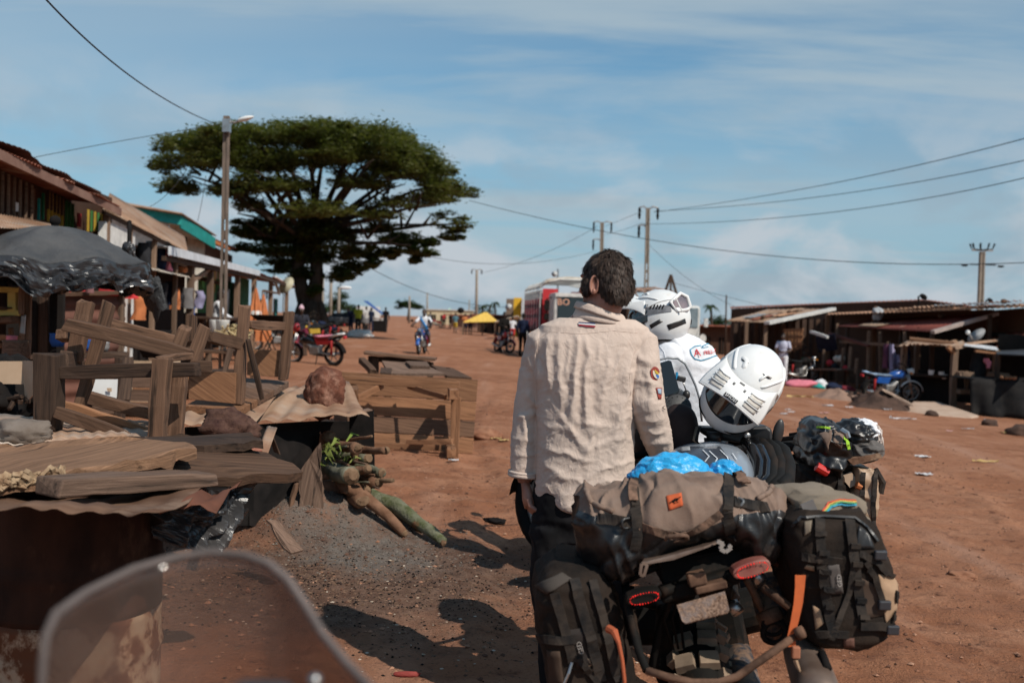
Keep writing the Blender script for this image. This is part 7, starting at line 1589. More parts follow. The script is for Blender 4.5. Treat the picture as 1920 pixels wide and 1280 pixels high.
FOLDS = [(1008,622,1012,730,6,.012),(1026,624,1036,740,6,.014),(1046,628,1056,770,7,.014),(1066,640,1064,720,5,.008),(1083,626,1072,800,6,.016),(1099,626,1100,820,7,.015),(1120,636,1116,720,7,.008),(1140,640,1128,780,8,.009),(1188,655,1148,830,9,.014),(1190,735,1150,870,8,.012),(1172,650,1140,720,6,.008),
   (1012,792,1085,812,5,.008),(1010,842,1110,866,5,.009),(1014,870,1070,905,5,.008),(1030,895,1130,912,5,.008),(1100,842,1188,820,5,.008),(1112,884,1190,860,5,.009),(1120,910,1190,895,5,.008),(1070,790,1150,800,5,.006),(1040,760,1100,850,6,.007),(1120,780,1085,880,6,.008),
   (992,660,1004,720,5,.007),(985,730,1003,770,5,.008),(974,775,1004,790,5,.009),(968,815,1003,835,5,.008),(966,850,1004,862,5,.007),(978,760,990,830,4,.006),(1196,655,1228,690,6,.008),(1188,712,1238,725,5,.008),(1184,748,1246,762,6,.010),(1190,780,1250,785,5,.009),(1196,800,1256,812,5,.008),(1210,830,1262,835,5,.008),(1215,690,1222,770,5,.006)]
wx = ppx + 5 * fbm(ppx * .03,ppy * .03,o=3,s=61); wy = ppy + 6 * fbm(ppx * .03 + 9,ppy * .03,o=3,s=63); disp = np.zeros(len(Vv))
for x0,y0,x1,y1,wd,am in FOLDS:
 L2 = (x1 - x0) ** 2 + (y1 - y0) ** 2; t = ((wx - x0) * (x1 - x0) + (wy - y0) * (y1 - y0)) / L2; dperp = np.abs((wx - x0) * (y1 - y0) - (wy - y0) * (x1 - x0)) / math.sqrt(L2)
 disp += am * (1.1 if abs(y1 - y0) > abs(x1 - x0) else .62) * (.80 * np.exp(-(dperp / (wd * 1.45)) ** 2) + .25 * np.exp(-(dperp / (wd * .62)) ** 1.3)) * np.clip(1 - np.abs(2 * t - 1) ** 3,0,1) * ((t > 0) & (t < 1))
dpt = uv[:,2]; back = np.clip((mnorms(sme)[:,1] * -1 + .35) / .5,0,1)
crease = rdg(vnoise(wx * .045,wy * .06 + wx * .02,s=71)) ** 3 * .0018 + rdg(vnoise(wx * .09 + wy * .03,wy * .08,s=73)) ** 3 * .0012
disp = disp * back * 1.15 + crease * np.clip((ppy - 625) / 60,.25,1) + .0012 * fbm(wx * .1,wy * .1,o=3,s=31)
disp = np.where(ppy < 612,.0012 * fbm(ppx * .06,ppy * .07,s=31),disp)
hemw = .010 * np.sin(ppx * .09) * np.clip((ppy - 915) / 40,0,1)
setverts(sme,Vv + Nn * (disp + hemw)[:,None] + np.array([0,0,1]) * (np.clip((ppy - 900) / 50,0,1) * .035 * np.clip((1090 - ppx) / 90,-.2,1))[:,None])
sme.name = 'shirt'; shirt = place('shirt',sme,LINEN,man)
def sew(name,pts,rr,m=LINEN,par=shirt,tree=None):
 tr = tree or ST; q = []
 for a,c in zip(pts[:-1],pts[1:]):
  for i in range(8): q.append((a[0] + (c[0] - a[0]) * i / 8,a[1] + (c[1] - a[1]) * i / 8))
 q.append(pts[-1]); mb = MB(); mb.tube([hit(tr,*p)[0] + hit(tr,*p)[1] * rr * .3 for p in q],rr,6); return mb.build(name,m,par,smooth=True)
ST = bvh(shirt)
sew('yoke_seam',[(1003,640),(1030,622),(1090,626),(1150,620),(1196,624)],.0012)
sew('armhole_seam',[(1215,632),(1190,660),(1180,700),(1182,740)],.0012); sew('armhole_seam',[(1008,640),(1006,690),(1007,735)],.0012)
MB().torus(P(983,890,3.84),(0.05,0,1),.056,.009,28,8).build('rolled_cuff',LINEN,shirt,smooth=True); MB().torus(P(983,885,3.84),(0.05,0,1),.057,.007,28,8).build('rolled_cuff',LINEN,shirt,smooth=True)
def collar(u,v):
 t = -.35 + 6.98 * (u - .5) + math.pi * 1.5 + .35; c0 = P(1124,577,MD); c1 = P(1126,592,MD)
 rx,ry = .081 + .022 * v,.077 + .020 * v
 c = c0.lerp(c1,v); x = math.cos(t); tilt = -.022 * x
 return c + AX * (x * rx) + AY * (math.sin(t) * ry) + UP * (tilt * (1 + .3 * v) + .010 * math.sin(v * 3.14))
mb = MB(); mb.grid(collar,60,8); mb.build('collar',LINEN,shirt,smooth=True,solid=.0022)
def band(u,v): t = 6.2832 * u; c = P(1124,578,MD + .002).lerp(P(1124,604,MD),v); return c + AX * (math.cos(t) * (.078 + .03 * v)) + AY * (math.sin(t) * (.074 + .022 * v)) + UP * (-.020 * math.cos(t) * (1 - .5 * v))
mb = MB(); mb.grid(band,48,5,wrapu=True); mb.build('collar_stand',LINEN,shirt,smooth=True,solid=.003)
for i,(y,m) in enumerate(((606.0,plain('tape_navy',(.03,.04,.12))),(608.3,plain('tape_white',(.75,.73,.72))),(610.8,plain('tape_red',(.35,.04,.06))))): ribbon('hanger_loop',ST,[(1085,y),(1116,y + 2.5)],2.6,m,shirt,.002,4,.004)
d_ = disc('round_patch',ST,1228,700,13,plain('patch_red',(.36,.07,.055)),shirt,.8); disc('patch_field',ST,1230,700,11,plain('patch_cream',(.65,.55,.42)),d_,.8,lift=.0032); disc('patch_sun',ST,1230,697,6,YEL,d_,.9,lift=.0044); disc('patch_sea',ST,1231,706,4,plain('patch_blue',(.05,.15,.4)),d_,1.1,lift=.0044)
q_ = patch('shield_patch',ST,[(1229,727),(1240,727),(1239,748),(1234,748)],MATS['patch_red'],shirt,5); patch('shield_field',ST,[(1231,729),(1238,729),(1238,739),(1233,739)],plain('patch_sky',(.4,.5,.6)),q_,4,lift=.0045)
textat('C',ST,1243,765,7,BLACKISH,shirt)
TRS = mat('trousers_black',(0.008,0.008,0.009),(0.016,0.015,0.016),scale=9,rough=.85)
t = MB(); t.loft([ringpt(1002,1190,905,MD,.12,32),ringpt(998,1192,960,MD,.125,32),ringpt(998,1188,1010,MD,.115,32)])
for xa,xb,xc in ((1045,1040,1046),(1138,1136,1130)):
 q = og(P(xc,1345,MD)); t.tube([P(xa,985,MD),P(xb,1100,MD),P(xc,1200,MD + .02),q + UP * .07],[.105,.090,.076,.062],20)
tm = remesh(t,.008,4); Vt = mverts(tm); setverts(tm,Vt + mnorms(tm) * (.006 * rdg(vnoise(Vt[:,0] * 9,Vt[:,1] * 9,Vt[:,2] * 14,s=3)) + .003 * fbm(Vt[:,0] * 20,Vt[:,1] * 20,Vt[:,2] * 20,s=5))[:,None]); tm.name = 'trousers'; place('trousers',tm,TRS,man)
for x in (1046,1130):
 q = og(P(x,1345,MD)); t = MB(); t.tube([q + V3((0,-.08,.05)),q + V3((0,.05,.05)),q + V3((0,.16,.04)),q + V3((0,.21,.03))],[.05,.054,.05,.03],14,flat=.8); t.ell(q + V3((0,-.02,.10)),(.05,.06,.07)); m_ = remesh(t,.01,3); m_.name = 'shoe'; place('shoe',m_,BLACKISH,man)
# the loaded motorcycle he stands beside
BC = V3((0.745,3.07,0)); BC.z = gh(BC.x,BC.y)
BMX = Matrix.Translation(BC) @ Matrix.Rotation(R(-11),4, 'Z') @ Matrix.Rotation(R(-13),4, 'Y')
bike = thing('motorcycle', 'muddy adventure motorcycle loaded with soft bags, leaning to the left', 'motorcycle',BC,None,BMX)
MUD = mat('mud_brown',(0.22,0.125,0.08),(0.11,0.058,0.037),scale=26,rough=.95,bump=.006,bscale=60,c3=(.32,.21,.14),s3=14)
MUDT = mat('muddy_tube',(0.18,0.10,0.065),(0.055,0.03,0.02),scale=14,rough=.8,bump=.002)
DIRTB = mat('dirty_black',(0.009,0.008,0.007),(0.05,0.028,0.018),scale=10,rough=.75,bump=.003,lo=.5,hi=.75)
bl = lambda x,y,z: BMX @ V3((x,y,z))
def bpart(n,mb,m,smooth=True,bevel=0,par=None): return mb.build(n,m,par or bike,smooth,bevel=bevel)
for y,f,rr in ((0,0,.255),(1.52,1,.285)):
 tyr = bpart('tyre',MB().torus(bl(0,y,.335),BMX.to_3x3() @ AX,rr,.075 if not f else .05,48,14),DIRTB); bpart('rim',MB().torus(bl(0,y,.335),BMX.to_3x3() @ AX,rr * .76,.02,36,8),DIRTB)
 mb = MB().lathe([(.09,-.07),(.09,.07)],bl(0,y,.335),BMX.to_3x3() @ AX,18)
 for k in range(16): a = k * .3927; mb.tube([bl((-.04,.04)[k % 2],y,.335),bl(0,y + math.cos(a) * rr * .76,.335 + math.sin(a) * rr * .76)],.004,5)
 bpart('hub',mb,DIRTB)
 km = MB().box((0,0,0),(.062,.052,.026),taper=.88).mesh('tread_block'); km.materials.append(mat('knob_rubber',(.08,.058,.043),(.30,.22,.155),scale=7,rough=.9,lo=.25,hi=.6)); ks_ = MB().box((0,0,0),(.036,.044,.024),taper=.88).mesh('tread_block'); ks_.materials.append(km.materials[0])
 n_ = 22
 for i in range(n_):
  a = 6.283 * i / n_
  for q in ((-.036,.036) if not f else (-.03,.03)):
   tilt = q * 9
   Mx = Matrix.Translation((0,y,.335)) @ Matrix.Rotation(a + (.14 if q > 0 else 0) * 0,4, 'X') @ Matrix.Translation((q,0,rr + (.073 if not f else .048))) @ Matrix.Rotation(tilt * .5,4, 'Y')
   o = bpy.data.objects.new('tread_block',km); COL.objects.link(o); o.parent = tyr; o.matrix_parent_inverse = wmat(tyr).inverted(); o.matrix_basis = BMX @ Mx
  for q in (-1,1):
   Mx = Matrix.Translation((0,y,.335)) @ Matrix.Rotation(a + .14,4, 'X') @ Matrix.Translation((q * (.075 if not f else .05),0,rr + (.045 if not f else .03))) @ Matrix.Rotation(q * .75,4, 'Y')
   o = bpy.data.objects.new('tread_block',ks_); COL.objects.link(o); o.parent = tyr; o.matrix_parent_inverse = wmat(tyr).inverted(); o.matrix_basis = BMX @ Mx
mb = MB(); mb.tube([bl(0,-.30,.86),bl(0,.2,.84),bl(0,.75,.86),bl(0,1.15,.95)],.05,10); mb.tube([bl(-.12,-.28,.84),bl(-.13,.5,.60)],.018,8); mb.tube([bl(.12,-.28,.84),bl(.13,.5,.60)],.018,8); mb.tube([bl(0,1.15,.95),bl(0,.9,.35),bl(0,.35,.30)],.04,10); bpart('frame',mb,DIRTB)
mb = MB(); mb.box(bl(0,.62,.45),(.28,.42,.34),BMX.to_3x3()); bpart('engine',mb,DIRTB,False,.03)
for q in (-1,1): mb = MB(); mb.tube([bl(q * .12,.72,.48),bl(q * .36,.74,.50)],.085,14); mb.tube([bl(q * .36,.74,.50),bl(q * .41,.74,.50)],[.10,.08],14); bpart('cylinder',mb,DIRTB,False)
mb = MB(); mb.tube([bl(.10,.45,.42),bl(.11,.2,.38),bl(.11,0,.335)],[.05,.055,.075],12); mb.lathe([(.10,-.05),(.12,0),(.09,.05)],bl(.13,0,.335),BMX.to_3x3() @ AX,20); bpart('drive_arm',mb,mat('muddy_alloy',(.045,.05,.06),(.20,.125,.085),scale=26,rough=.8,bump=.006,lo=.40,hi=.56))
mb = MB(); mb.tube([P(1436,1112,3.02),P(1452,1150,2.98),P(1470,1198,2.95)],[.045,.055,.05],12); mb.ell(P(1455,1110,3.05),(.07,.10,.06)); bpart('drive_housing',mb,MATS['muddy_alloy'])
mb = MB(); mb.tube([P(1440,1142,2.90),P(1450,1165,2.89)],.035,12); bpart('shock_reservoir',mb,MUDT); mb = MB(); mb.torus(P(1452,1185,2.88),(0,1,.2),.033,.009,20,6); mb.torus(P(1450,1172,2.88),(0,1,.2),.030,.006,20,6); bpart('shock_spring',mb,BLACKISH)
mb = MB(); mb.tube([P(1412,1070,2.9),P(1428,1092,2.88)],.022,10); bpart('silver_valve',mb,STEEL); mb = MB(); mb.tube([P(1372,1130,2.9),P(1384,1148,2.88)],.02,10); bpart('chrome_cap',mb,STEEL)
mb = MB(); mb.tube([P(1492,1170,3.1),P(1508,1225,2.85),P(1530,1290,2.62),P(1540,1330,2.5)],[.05,.058,.06,.055],18); bpart('exhaust',mb,mat('exhaust_brown',(.26,.19,.15),(.15,.10,.075),scale=6,rough=.45,metal=.5)); 
mb = MB(); mb.tube([P(1541,1225,2.70),P(1552,1252,2.62)],.012,8); bpart('exhaust_clamp',mb,BLACKISH)
mb = MB(); mb.prism([P(1232,1052,2.84),P(1392,1024,2.84),P(1412,1075,2.80),P(1362,1098,2.78),P(1275,1118,2.78),P(1242,1098,2.82)],AY * .28); bpart('tail_housing',mb,DIRTB,False,.012)
for px,py,wx,hx in ((1306,1083,34,24),(1332,1098,60,14)): mb = MB(); mb.box(P(px,py,2.755),(wx * 2.75 / F,.04,hx * 2.75 / F),Matrix.Rotation(R(-15),3, 'Y')); bpart('plate_bracket',mb,MUDT,False,.004)
PLM = mat('mud_caked',(.27,.175,.125),(.09,.05,.034),scale=120,rough=.95,bump=.004,lo=.42,hi=.62,c3=(.20,.15,.13),s3=30,t3=(.5,.62))
pl_ = slab('number_plate',[P(1268,1133,2.735),P(1359,1107,2.735),P(1368,1142,2.70),P(1364,1149,2.70),P(1285,1169,2.70),P(1279,1164,2.70)],.006,PLM,bike,bev=.002)
mg_ = MB(); mg_.tube([P(1335,1065,2.86),P(1340,1095,2.84),P(1344,1125,2.86)],[.05,.055,.045],12,flat=.3,up=(0,1,0)); bpart('mudguard',mg_,DIRTB)
LED = mat('tail_led',(.5,.01,.01),emit=((1.0,.04,.03),.6)); LENS = mat('lens_red',(.25,.03,.025),(.35,.07,.05),scale=20,rough=.3)
def lamp(px,py,lx,ly,ang,d,lens,lab):
 c = P(px,py,d); a = AX * math.cos(ang) + UP * math.sin(ang); u = UP * math.cos(ang) - AX * math.sin(ang); k = d / F
 out_ = [c + a * (math.cos(t) * lx * k * (1 if abs(math.cos(t)) < .9 else .97)) + u * (math.copysign(abs(math.sin(t)) ** .7,math.sin(t)) * ly * k) for t in [6.2832 * i / 32 for i in range(32)]]
 mb = MB(); mb.prism([q + AY * .006 for q in out_],AY * .05); h_ = bpart('tail_light',mb,lens,False,.004); mb = MB(); [mb.ell(c + (q - c) * .80 - AY * .002,random.uniform(.0010,.0027),nu=6,nv=4) for q in out_]; o = mb.build('led_dots',LED,h_,smooth=True,kind='stuff')
 return h_
lamp(1208,1121,35,12,R(14),2.70,DIRTB, ''); lamp(1411,1068,38,14,R(19),2.72,mat('lens_muddy',(.20,.05,.04),(.27,.12,.09),scale=16,rough=.5), '')
[bpart('lamp_stalk',MB().tube([P(*a),P(*c)],.016,8),DIRTB) for a,c in (((1240,1110,2.76),(1270,1098,2.80)),((1380,1080,2.76),(1360,1080,2.8)))]
mb = MB(); mb.beam(P(1236,1114,2.80),P(1384,1076,2.80),.05,.045); bpart('tail_crossbar',mb,DIRTB,False,.01)
tube_ = lambda n,pts,r,m=MUDT: bpart(n,MB().tube([P(*q) for q in pts],r,10),m)
for pts in ([(1250,1055,2.86),(1205,1072,2.86),(1168,1092,2.88)],[(1395,1035,2.86),(1440,1046,2.88),(1470,1062,2.92)],[(1262,1112,2.84),(1238,1170,2.95),(1222,1250,2.9)],[(1400,1085,2.86),(1428,1140,2.96),(1470,1200,2.95)],[(1290,1120,3.0),(1270,1190,3.1),(1262,1275,3.05)]): tube_('subframe_tube',pts,.011,MUDT if pts[0][0] > 1390 else DIRTB)
for k in range(3): tube_('cable',[(1258 + k * 14,1115,2.82),(1244 + k * 16,1160,2.9 + k * .05),(1262 + k * 10,1215,3.0)],.004,BLACKISH)
mb = MB(); mb.prism([P(1238,1150,3.1),P(1300,1140,3.1),P(1306,1290,3.0),P(1232,1290,3.0)],AY * .12); bpart('silencer_box',mb,DIRTB,False,.02)
PLT = mat('rack_plate',(.10,.06,.042),(.22,.155,.12),scale=9,rough=.5,metal=.3)
slab('rack_plate',[P(1203,1055,2.70),P(1262,1045,2.69),P(1320,1024,2.69),P(1346,1014,2.70),P(1372,990,3.05),P(1225,1015,3.05)],.006,PLT,bike)
mb = MB(); W2 = lambda *q: P(q[0],q[1],2.68)
for a,c in (((1344,1014),(1356,1019)),((1356,1018),(1350,1028)),((1350,1028),(1360,1034)),((1360,1034),(1371,1026)),((1371,1026),(1366,1021))): mb.beam(W2(*a),W2(*c),.01,.008,up=(0,1,0))
bpart('rack_hook',mb,mat('bare_alloy',(.36,.33,.30),rough=.4,metal=.4),False)
mb = MB()
for a,c in (((1203,1056),(1200,1076)),((1200,1076),(1207,1079)),((1207,1079),(1213,1058)),((1203,1056),(1213,1056))): mb.beam(W2(*a),W2(*c),.008,.008,up=(0,1,0))
bpart('rack_hook',mb,PLT,False)
tube_ = lambda n,pts,r,m=MUDT: bpart(n,MB().tube([P(*q) for q in pts],r,10),m)
tube_('rack_tube',[(1431,1101,2.80),(1455,1118,2.78),(1479,1137,2.78)],.012); tube_('rack_tube',[(1212,1256,2.62),(1250,1268,2.60),(1299,1279,2.58),(1348,1279,2.58),(1382,1268,2.58),(1440,1228,2.6),(1496,1188,2.64)],.0105)
tube_('rack_tube',[(1172,1090,2.85),(1178,1140,2.76),(1196,1215,2.68),(1212,1256,2.62)],.0115,DIRTB); tube_('rack_tube',[(1184,1100,2.9),(1190,1170,2.8),(1205,1240,2.7)],.008,DIRTB)
tube_('rack_tube',[(1466,1060,2.95),(1478,1120,2.9),(1492,1190,2.85)],.013,DIRTB); mb = MB(); mb.lathe([(.018,0),(.016,.02)],P(1494,1188,2.63),(.6,-.3,.4),12); bpart('tube_end',mb,MUDT)
TAUPE = mat('bag_taupe',(.185,.122,.092),(.235,.165,.128),scale=7,rough=.72,c3=(.14,.088,.064),s3=4,bump=.0012,bscale=160); BAGB = mat('bag_black',(.007,.007,.008),(.018,.017,.017),scale=5,rough=.36,c3=(.10,.075,.06),s3=7,t3=(.56,.78),bump=.0015,bscale=40)
duf = thing('duffel_bag', 'taupe and black roll duffel bag strapped across the motorcycle tail', 'bag',P(1280,1040,2.95))
stn = [(1086,928,1004,.05),(1094,916,1045,.09),(1112,913,1070,.12),(1140,907,1083,.145),(1165,903,1080,.155),(1185,899,1070,.160),(1205,893,1052,.165),(1230,886,1038,.170),(1262,881,1022,.172),(1300,883,1010,.170),(1335,888,1006,.168),(1360,891,1014,.165),(1385,896,1034,.158),(1405,900,1049,.150),(1430,907,1044,.135),(1452,920,1026,.11),(1466,938,1004,.08),(1474,958,986,.04)]
sx = np.array([q[0] for q in stn],float); NS,NR = 170,100; sp = np.linspace(sx[0],sx[-1],NS); yt = np.interp(sp,sx,[q[1] for q in stn]); yb = np.interp(sp,sx,[q[2] for q in stn]); hb = np.interp(sp,sx,[q[3] for q in stn])
bx_ = np.array([1080,1095,1155,1184,1204,1230,1255,1292,1330,1356,1400,1442,1480]); by_ = np.array([948,949,964,967,974,984,989,968,952,941,940,941,960])
Vd = []
for i in range(NS):
 a,c = P(sp[i],yt[i],2.93),P(sp[i],yb[i],2.93); o = (a + c) / 2; u = (a - c) / 2; bend = .02 * math.cos((sp[i] - 1280) / 190)
 cb = min(.92,max(-.92,((yt[i] + yb[i]) / 2 - np.interp(sp[i],bx_,by_)) / ((yb[i] - yt[i]) / 2))); tf = 6.2832 - math.acos(math.copysign(abs(cb) ** (1 / .85),cb)); h2 = NR // 2
 for k in range(NR):
  t = tf + (6.2832 + 1.5708 - tf) * k / h2 if k < h2 else 1.5708 + (tf - 1.5708) * (k - h2) / (NR - h2)
  x,y = math.cos(t),math.sin(t); Vd.append(o + u * (math.copysign(abs(x) ** .85,x)) + AY * (math.copysign(abs(y) ** .85,y) * hb[i] - bend))
Vd = np.array([tuple(v) for v in Vd]); fd = [(i * NR + k,i * NR + (k + 1) % NR,(i + 1) * NR + (k + 1) % NR,(i + 1) * NR + k) for i in range(NS - 1) for k in range(NR)] + [tuple(range(NR)),tuple((NS - 1) * NR + k for k in range(NR))]
md = bpy.data.meshes.new('d'); md.from_pydata(Vd.tolist(),[],fd); bm = bmesh.new(); bm.from_mesh(md); bmesh.ops.recalc_face_normals(bm,faces=bm.faces); bm.to_mesh(md); bm.free(); Nd = mnorms(md); pxx = np.repeat(sp,NR); zz = Vd[:,2]
endf = np.clip(np.abs(pxx - 1285) / 190,0,1)
dd = .012 * rdg(vnoise(pxx * .020 + zz * 4,zz * 9,Vd[:,1] * 9,s=41)) ** 3 * (.4 + endf) + .016 * rdg(vnoise(pxx * .035 + zz * 9,zz * 6,Vd[:,1] * 5,s=43)) ** 3 * endf + .006 * fbm(pxx * .02,zz * 14,Vd[:,1] * 14,s=45) - .012 * rdg(vnoise(pxx * .026 - zz * 7,zz * 6,Vd[:,1] * 6,s=47)) ** 5
for c_,w_ in ((1190,12),(1376,12)): dd = dd - .010 * np.exp(-((pxx - c_) / w_) ** 2)
Vd = Vd + Nd * dd[:,None]; bpy.data.meshes.remove(md)
h2 = NR // 2; keepU = [f for q,f in enumerate(fd[:-2]) if q % NR < h2]; keepL = [f for q,f in enumerate(fd[:-2]) if q % NR >= h2] + fd[-2:]
def submesh(name,fs,m,par,**k): mb = MB(); us = sorted({i for f in fs for i in f}); mp = {v: j for j,v in enumerate(us)}; mb.add([V3(Vd[i]) for i in us],[tuple(mp[i] for i in f) for f in fs]); return mb.build(name,m,par,smooth=True,**k)
dU = submesh('upper_cover',keepU,TAUPE,duf); dL = submesh('lower_cover',keepL,BAGB,duf)
DT_ = bvh(dU,dL); WEB = mat('webbing_black',(.016,.015,.015),(.05,.038,.03),scale=18,rough=.8,bump=.001,bscale=200); WEBM = mat('webbing_muddy',(.05,.033,.025),(.22,.13,.09),scale=30,rough=.9,bump=.003)
ribbon('strap',DT_,[(1186,899),(1189,935),(1194,970),(1196,1000),(1190,1030)],20,WEB,duf,.004); ribbon('strap',DT_,[(1366,885),(1366,920),(1364,955),(1368,990),(1372,1010)],20,WEB,duf,.004)
ribbon('strap_tail',DT_,[(1184,906),(1184,922),(1186,940)],17,WEBM,duf,.006,lift=.009); ribbon('strap_tail',DT_,[(1380,888),(1390,900),(1397,912)],18,WEBM,duf,.006,lift=.012)
ribbon('side_strap',DT_,[(1376,940),(1410,948),(1440,952)],22,WEB,duf,.004); ribbon('side_strap',DT_,[(1120,972),(1150,974),(1185,980)],20,WEB,duf,.004); ribbon('cross_strap',DT_,[(1200,985),(1245,1000),(1290,1000)],15,WEBM,duf,.004); ribbon('cross_strap',DT_,[(1280,1004),(1320,985),(1352,962)],14,WEBM,duf,.004)
def ring_loop(px,py,w_,h_,ang,m,par,tree,r=.0042,n=24,lift=.012,name='buckle'):
 l,nr = hit(tree,px,py); d,a,b = frame(nr,(0,0,1)); k = dep(l) / F; a = -a; ca,sa = math.cos(ang),math.sin(ang); A_,B__ = a * ca + b * sa,b * ca - a * sa
 mb = MB(); mb.tube([l + nr * lift + A_ * (math.copysign(abs(math.cos(t)) ** .55,math.cos(t)) * w_ * k / 2) + B__ * (math.copysign(abs(math.sin(t)) ** .55,math.sin(t)) * h_ * k / 2) for t in [6.2832 * i / n for i in range(n)]],r,7,closed=True); return mb.build(name,m,par,smooth=True)
ring_loop(1387,945,24,15,-.2,mat('buckle_grey',(.11,.115,.12),rough=.4),duf,DT_); ring_loop(1173,979,26,18,.1,BLACKP,duf,DT_); ring_loop(1268,1001,40,22,.25,WEBM,duf,DT_,.006,name='cam_buckle')
lg = patch('logo_patch',DT_,[(1249,930),(1278,924),(1281,947),(1254,957)],plain('patch_orange',(.62,.13,.05),.8),duf,6)
mb = MB()
for a,c,w_ in (((1256,943),(1262,939),2.5),((1261,941),(1268,936),4.5),((1266,937),(1272,936),4),((1271,936),(1277,932),1.6),((1262,941),(1266,944),1.6),((1268,938),(1272,942),1.6)):
 l,n1 = hit(DT_,*a); l2,n2 = hit(DT_,*c); mb.beam(l + n1 * .0055,l2 + n2 * .0055,.001,w_ * 2.8 / F,up=UP)
mb.build('bird_mark',BLACKISH,lg)
sew('end_fold',[(1098,918),(1106,940),(1126,950),(1150,958)],.008,TAUPE,duf,DT_); sew('end_fold',[(1448,912),(1440,925),(1420,935)],.008,TAUPE,duf,DT_)
for (px,py) in ((1196,1046),(1186,1030)): pass
BLP = mat('plastic_blue',(.015,.27,.58),(.03,.36,.68),scale=5,rough=.35,bump=.004,bscale=26)
def crumple(name,c,rad,m,seed,amp=.16,n=5,**k):
 n = 5 if m is BLP else n
 bm = bmesh.new(); bmesh.ops.create_icosphere(bm,subdivisions=n,radius=1); me_ = bpy.data.meshes.new(name); bm.to_mesh(me_); bm.free(); a = mverts(me_)
 q = 1 + amp * (rdg(vnoise(a[:,0] * 2.6 + seed,a[:,1] * 2.6,a[:,2] * 2.6,s=seed)) * .6 + rdg(vnoise(a[:,0] * 5 + seed,a[:,1] * 5,a[:,2] * 5,s=seed + 2)) * .35); setverts(me_,a * q[:,None] * np.array(rad)); me_.polygons.foreach_set('use_smooth',[m is not BLP] * len(me_.polygons)); par = k.pop('parent',None)
 return place(name,me_,m,par,Matrix.Translation(V3(c)),**k)
blb = thing('plastic_bag', 'bright blue plastic bag tucked behind the duffel bag', 'bag',P(1280,890,3.2)); crumple('bag_bulge',P(1262,893,3.2),(.115,.09,.072),BLP,3,parent=blb); crumple('bag_bulge',P(1220,900,3.2),(.07,.07,.05),BLP,5,parent=blb); crumple('bag_bulge',P(1360,890,3.2),(.055,.06,.045),BLP,7,parent=blb); crumple('bag_bulge',P(1310,905,3.2),(.09,.07,.05),BLP,9,parent=blb)
mb = MB(); mb.tube([bl(0,.05,.88),bl(0,.4,.88),bl(0,.72,.92)],[.15,.17,.12],16,flat=.35); bpart('seat',mb,BLACKP)
TANKG = plain('tank_grey',(.26,.29,.33),.3,coat=.4); TANKN = mat('tank_navy',(.035,.042,.055),(.055,.062,.078),scale=3,rough=.3,coat=.3)
ML = Matrix.Rotation(R(-11),3, 'Z') @ Matrix.Rotation(R(-9),3, 'Y'); mb = MB(); mb.ell(P(1322,904,3.75),(.185,.30,.145),ML,36,20,p=.8); tank = bpart('tank',mb,TANKG); TT = bvh(tank)
patch('tank_panel',TT,[(1236,872),(1290,838),(1350,838),(1385,885)],TANKN,tank,10); patch('tank_badge',TT,[(1276,842),(1294,840),(1295,846),(1277,849)],plain('badge_grey',(.32,.33,.34)),tank,4,lift=.006)
for pts in ([(1318,846),(1330,858),(1322,868)],[(1330,848),(1345,862),(1338,874)],[(1350,846),(1362,858),(1368,870)],[(1372,852),(1380,864)]): ribbon('tank_stripe',TT,pts,2.2,plain('stripe_white',(.6,.62,.65)),tank,.001,4,.006)
ribbon('red_mark',TT,[(1290,855),(1298,857)],2,RED,tank,.001,3,.006)
mb = MB()
for k in range(5): q = 1405 + k * 14; bpart('hose',MB().tube([P(q - 6,828 + k * 2,3.9),P(q + 8,845,3.82),P(q + 18,872,3.72),P(q + 16,900,3.62),P(q + 2,925 - k * 3,3.55)],.026,12),BLKGLOSS if k in (0,1) else RUBBER)
mb = MB(); mb.prism([P(1300,800,4.02),P(1384,803,3.92),P(1440,798,3.9),P(1449,806,3.9),P(1450,826,3.9),P(1441,833,3.9),P(1398,832,3.92),P(1330,822,4.0)],AY * .09); hg = bpart('hand_guard',mb,BLACKP,False,.012)
mb = MB(); mb.lathe([(.013,0),(.013,-.008),(.005,-.012)],P(1401,816,3.885),AY,14); bpart('guard_bolt',mb,STEEL,par=hg); mb = MB(); mb.ell(P(1459,811,3.95),(.022,.014,.056),Matrix.Rotation(R(10),3, 'Y')); bpart('mirror',mb,BLACKP); tube_('mirror_stem',[(1452,838,3.95),(1456,825,3.95)],.008,BLACKP)
tube_('handlebar',[(1270,850,4.15),(1330,838,4.1),(1400,826,4.0),(1440,822,3.98)],.014,BLACKISH); tube_('handlebar',[(1270,850,4.15),(1215,850,4.15),(1160,860,4.05),(1120,868,3.98)],.014,BLACKISH); mb = MB(); mb.tube([P(1320,824,3.98),P(1345,822,3.97)],.008,8); mb.tube([P(1345,826,3.97),P(1365,829,3.96)],.006,8); bpart('brake_lever',mb,STEEL)
mb = MB(); mb.lathe([(.03,0),(.028,.04)],P(1338,828,3.96),UP,16); bpart('fluid_cup',mb,BLACKP)
for k in range(4): tube_('cable',[(1305 + k * 3,800,3.95),(1300 + k * 2,825,3.85 - k * .02),(1325,842 + k * 3,3.75),(1365,850 + k * 5,3.66)],.003,mat('cable_tan',(.22,.17,.12)) if k < 2 else BLACKISH)
for q in (-1,1): bpart('fork_leg',MB().tube([bl(q * .11,1.5,.34),bl(q * .11,1.22,1.05)],.028,10),DIRTB)
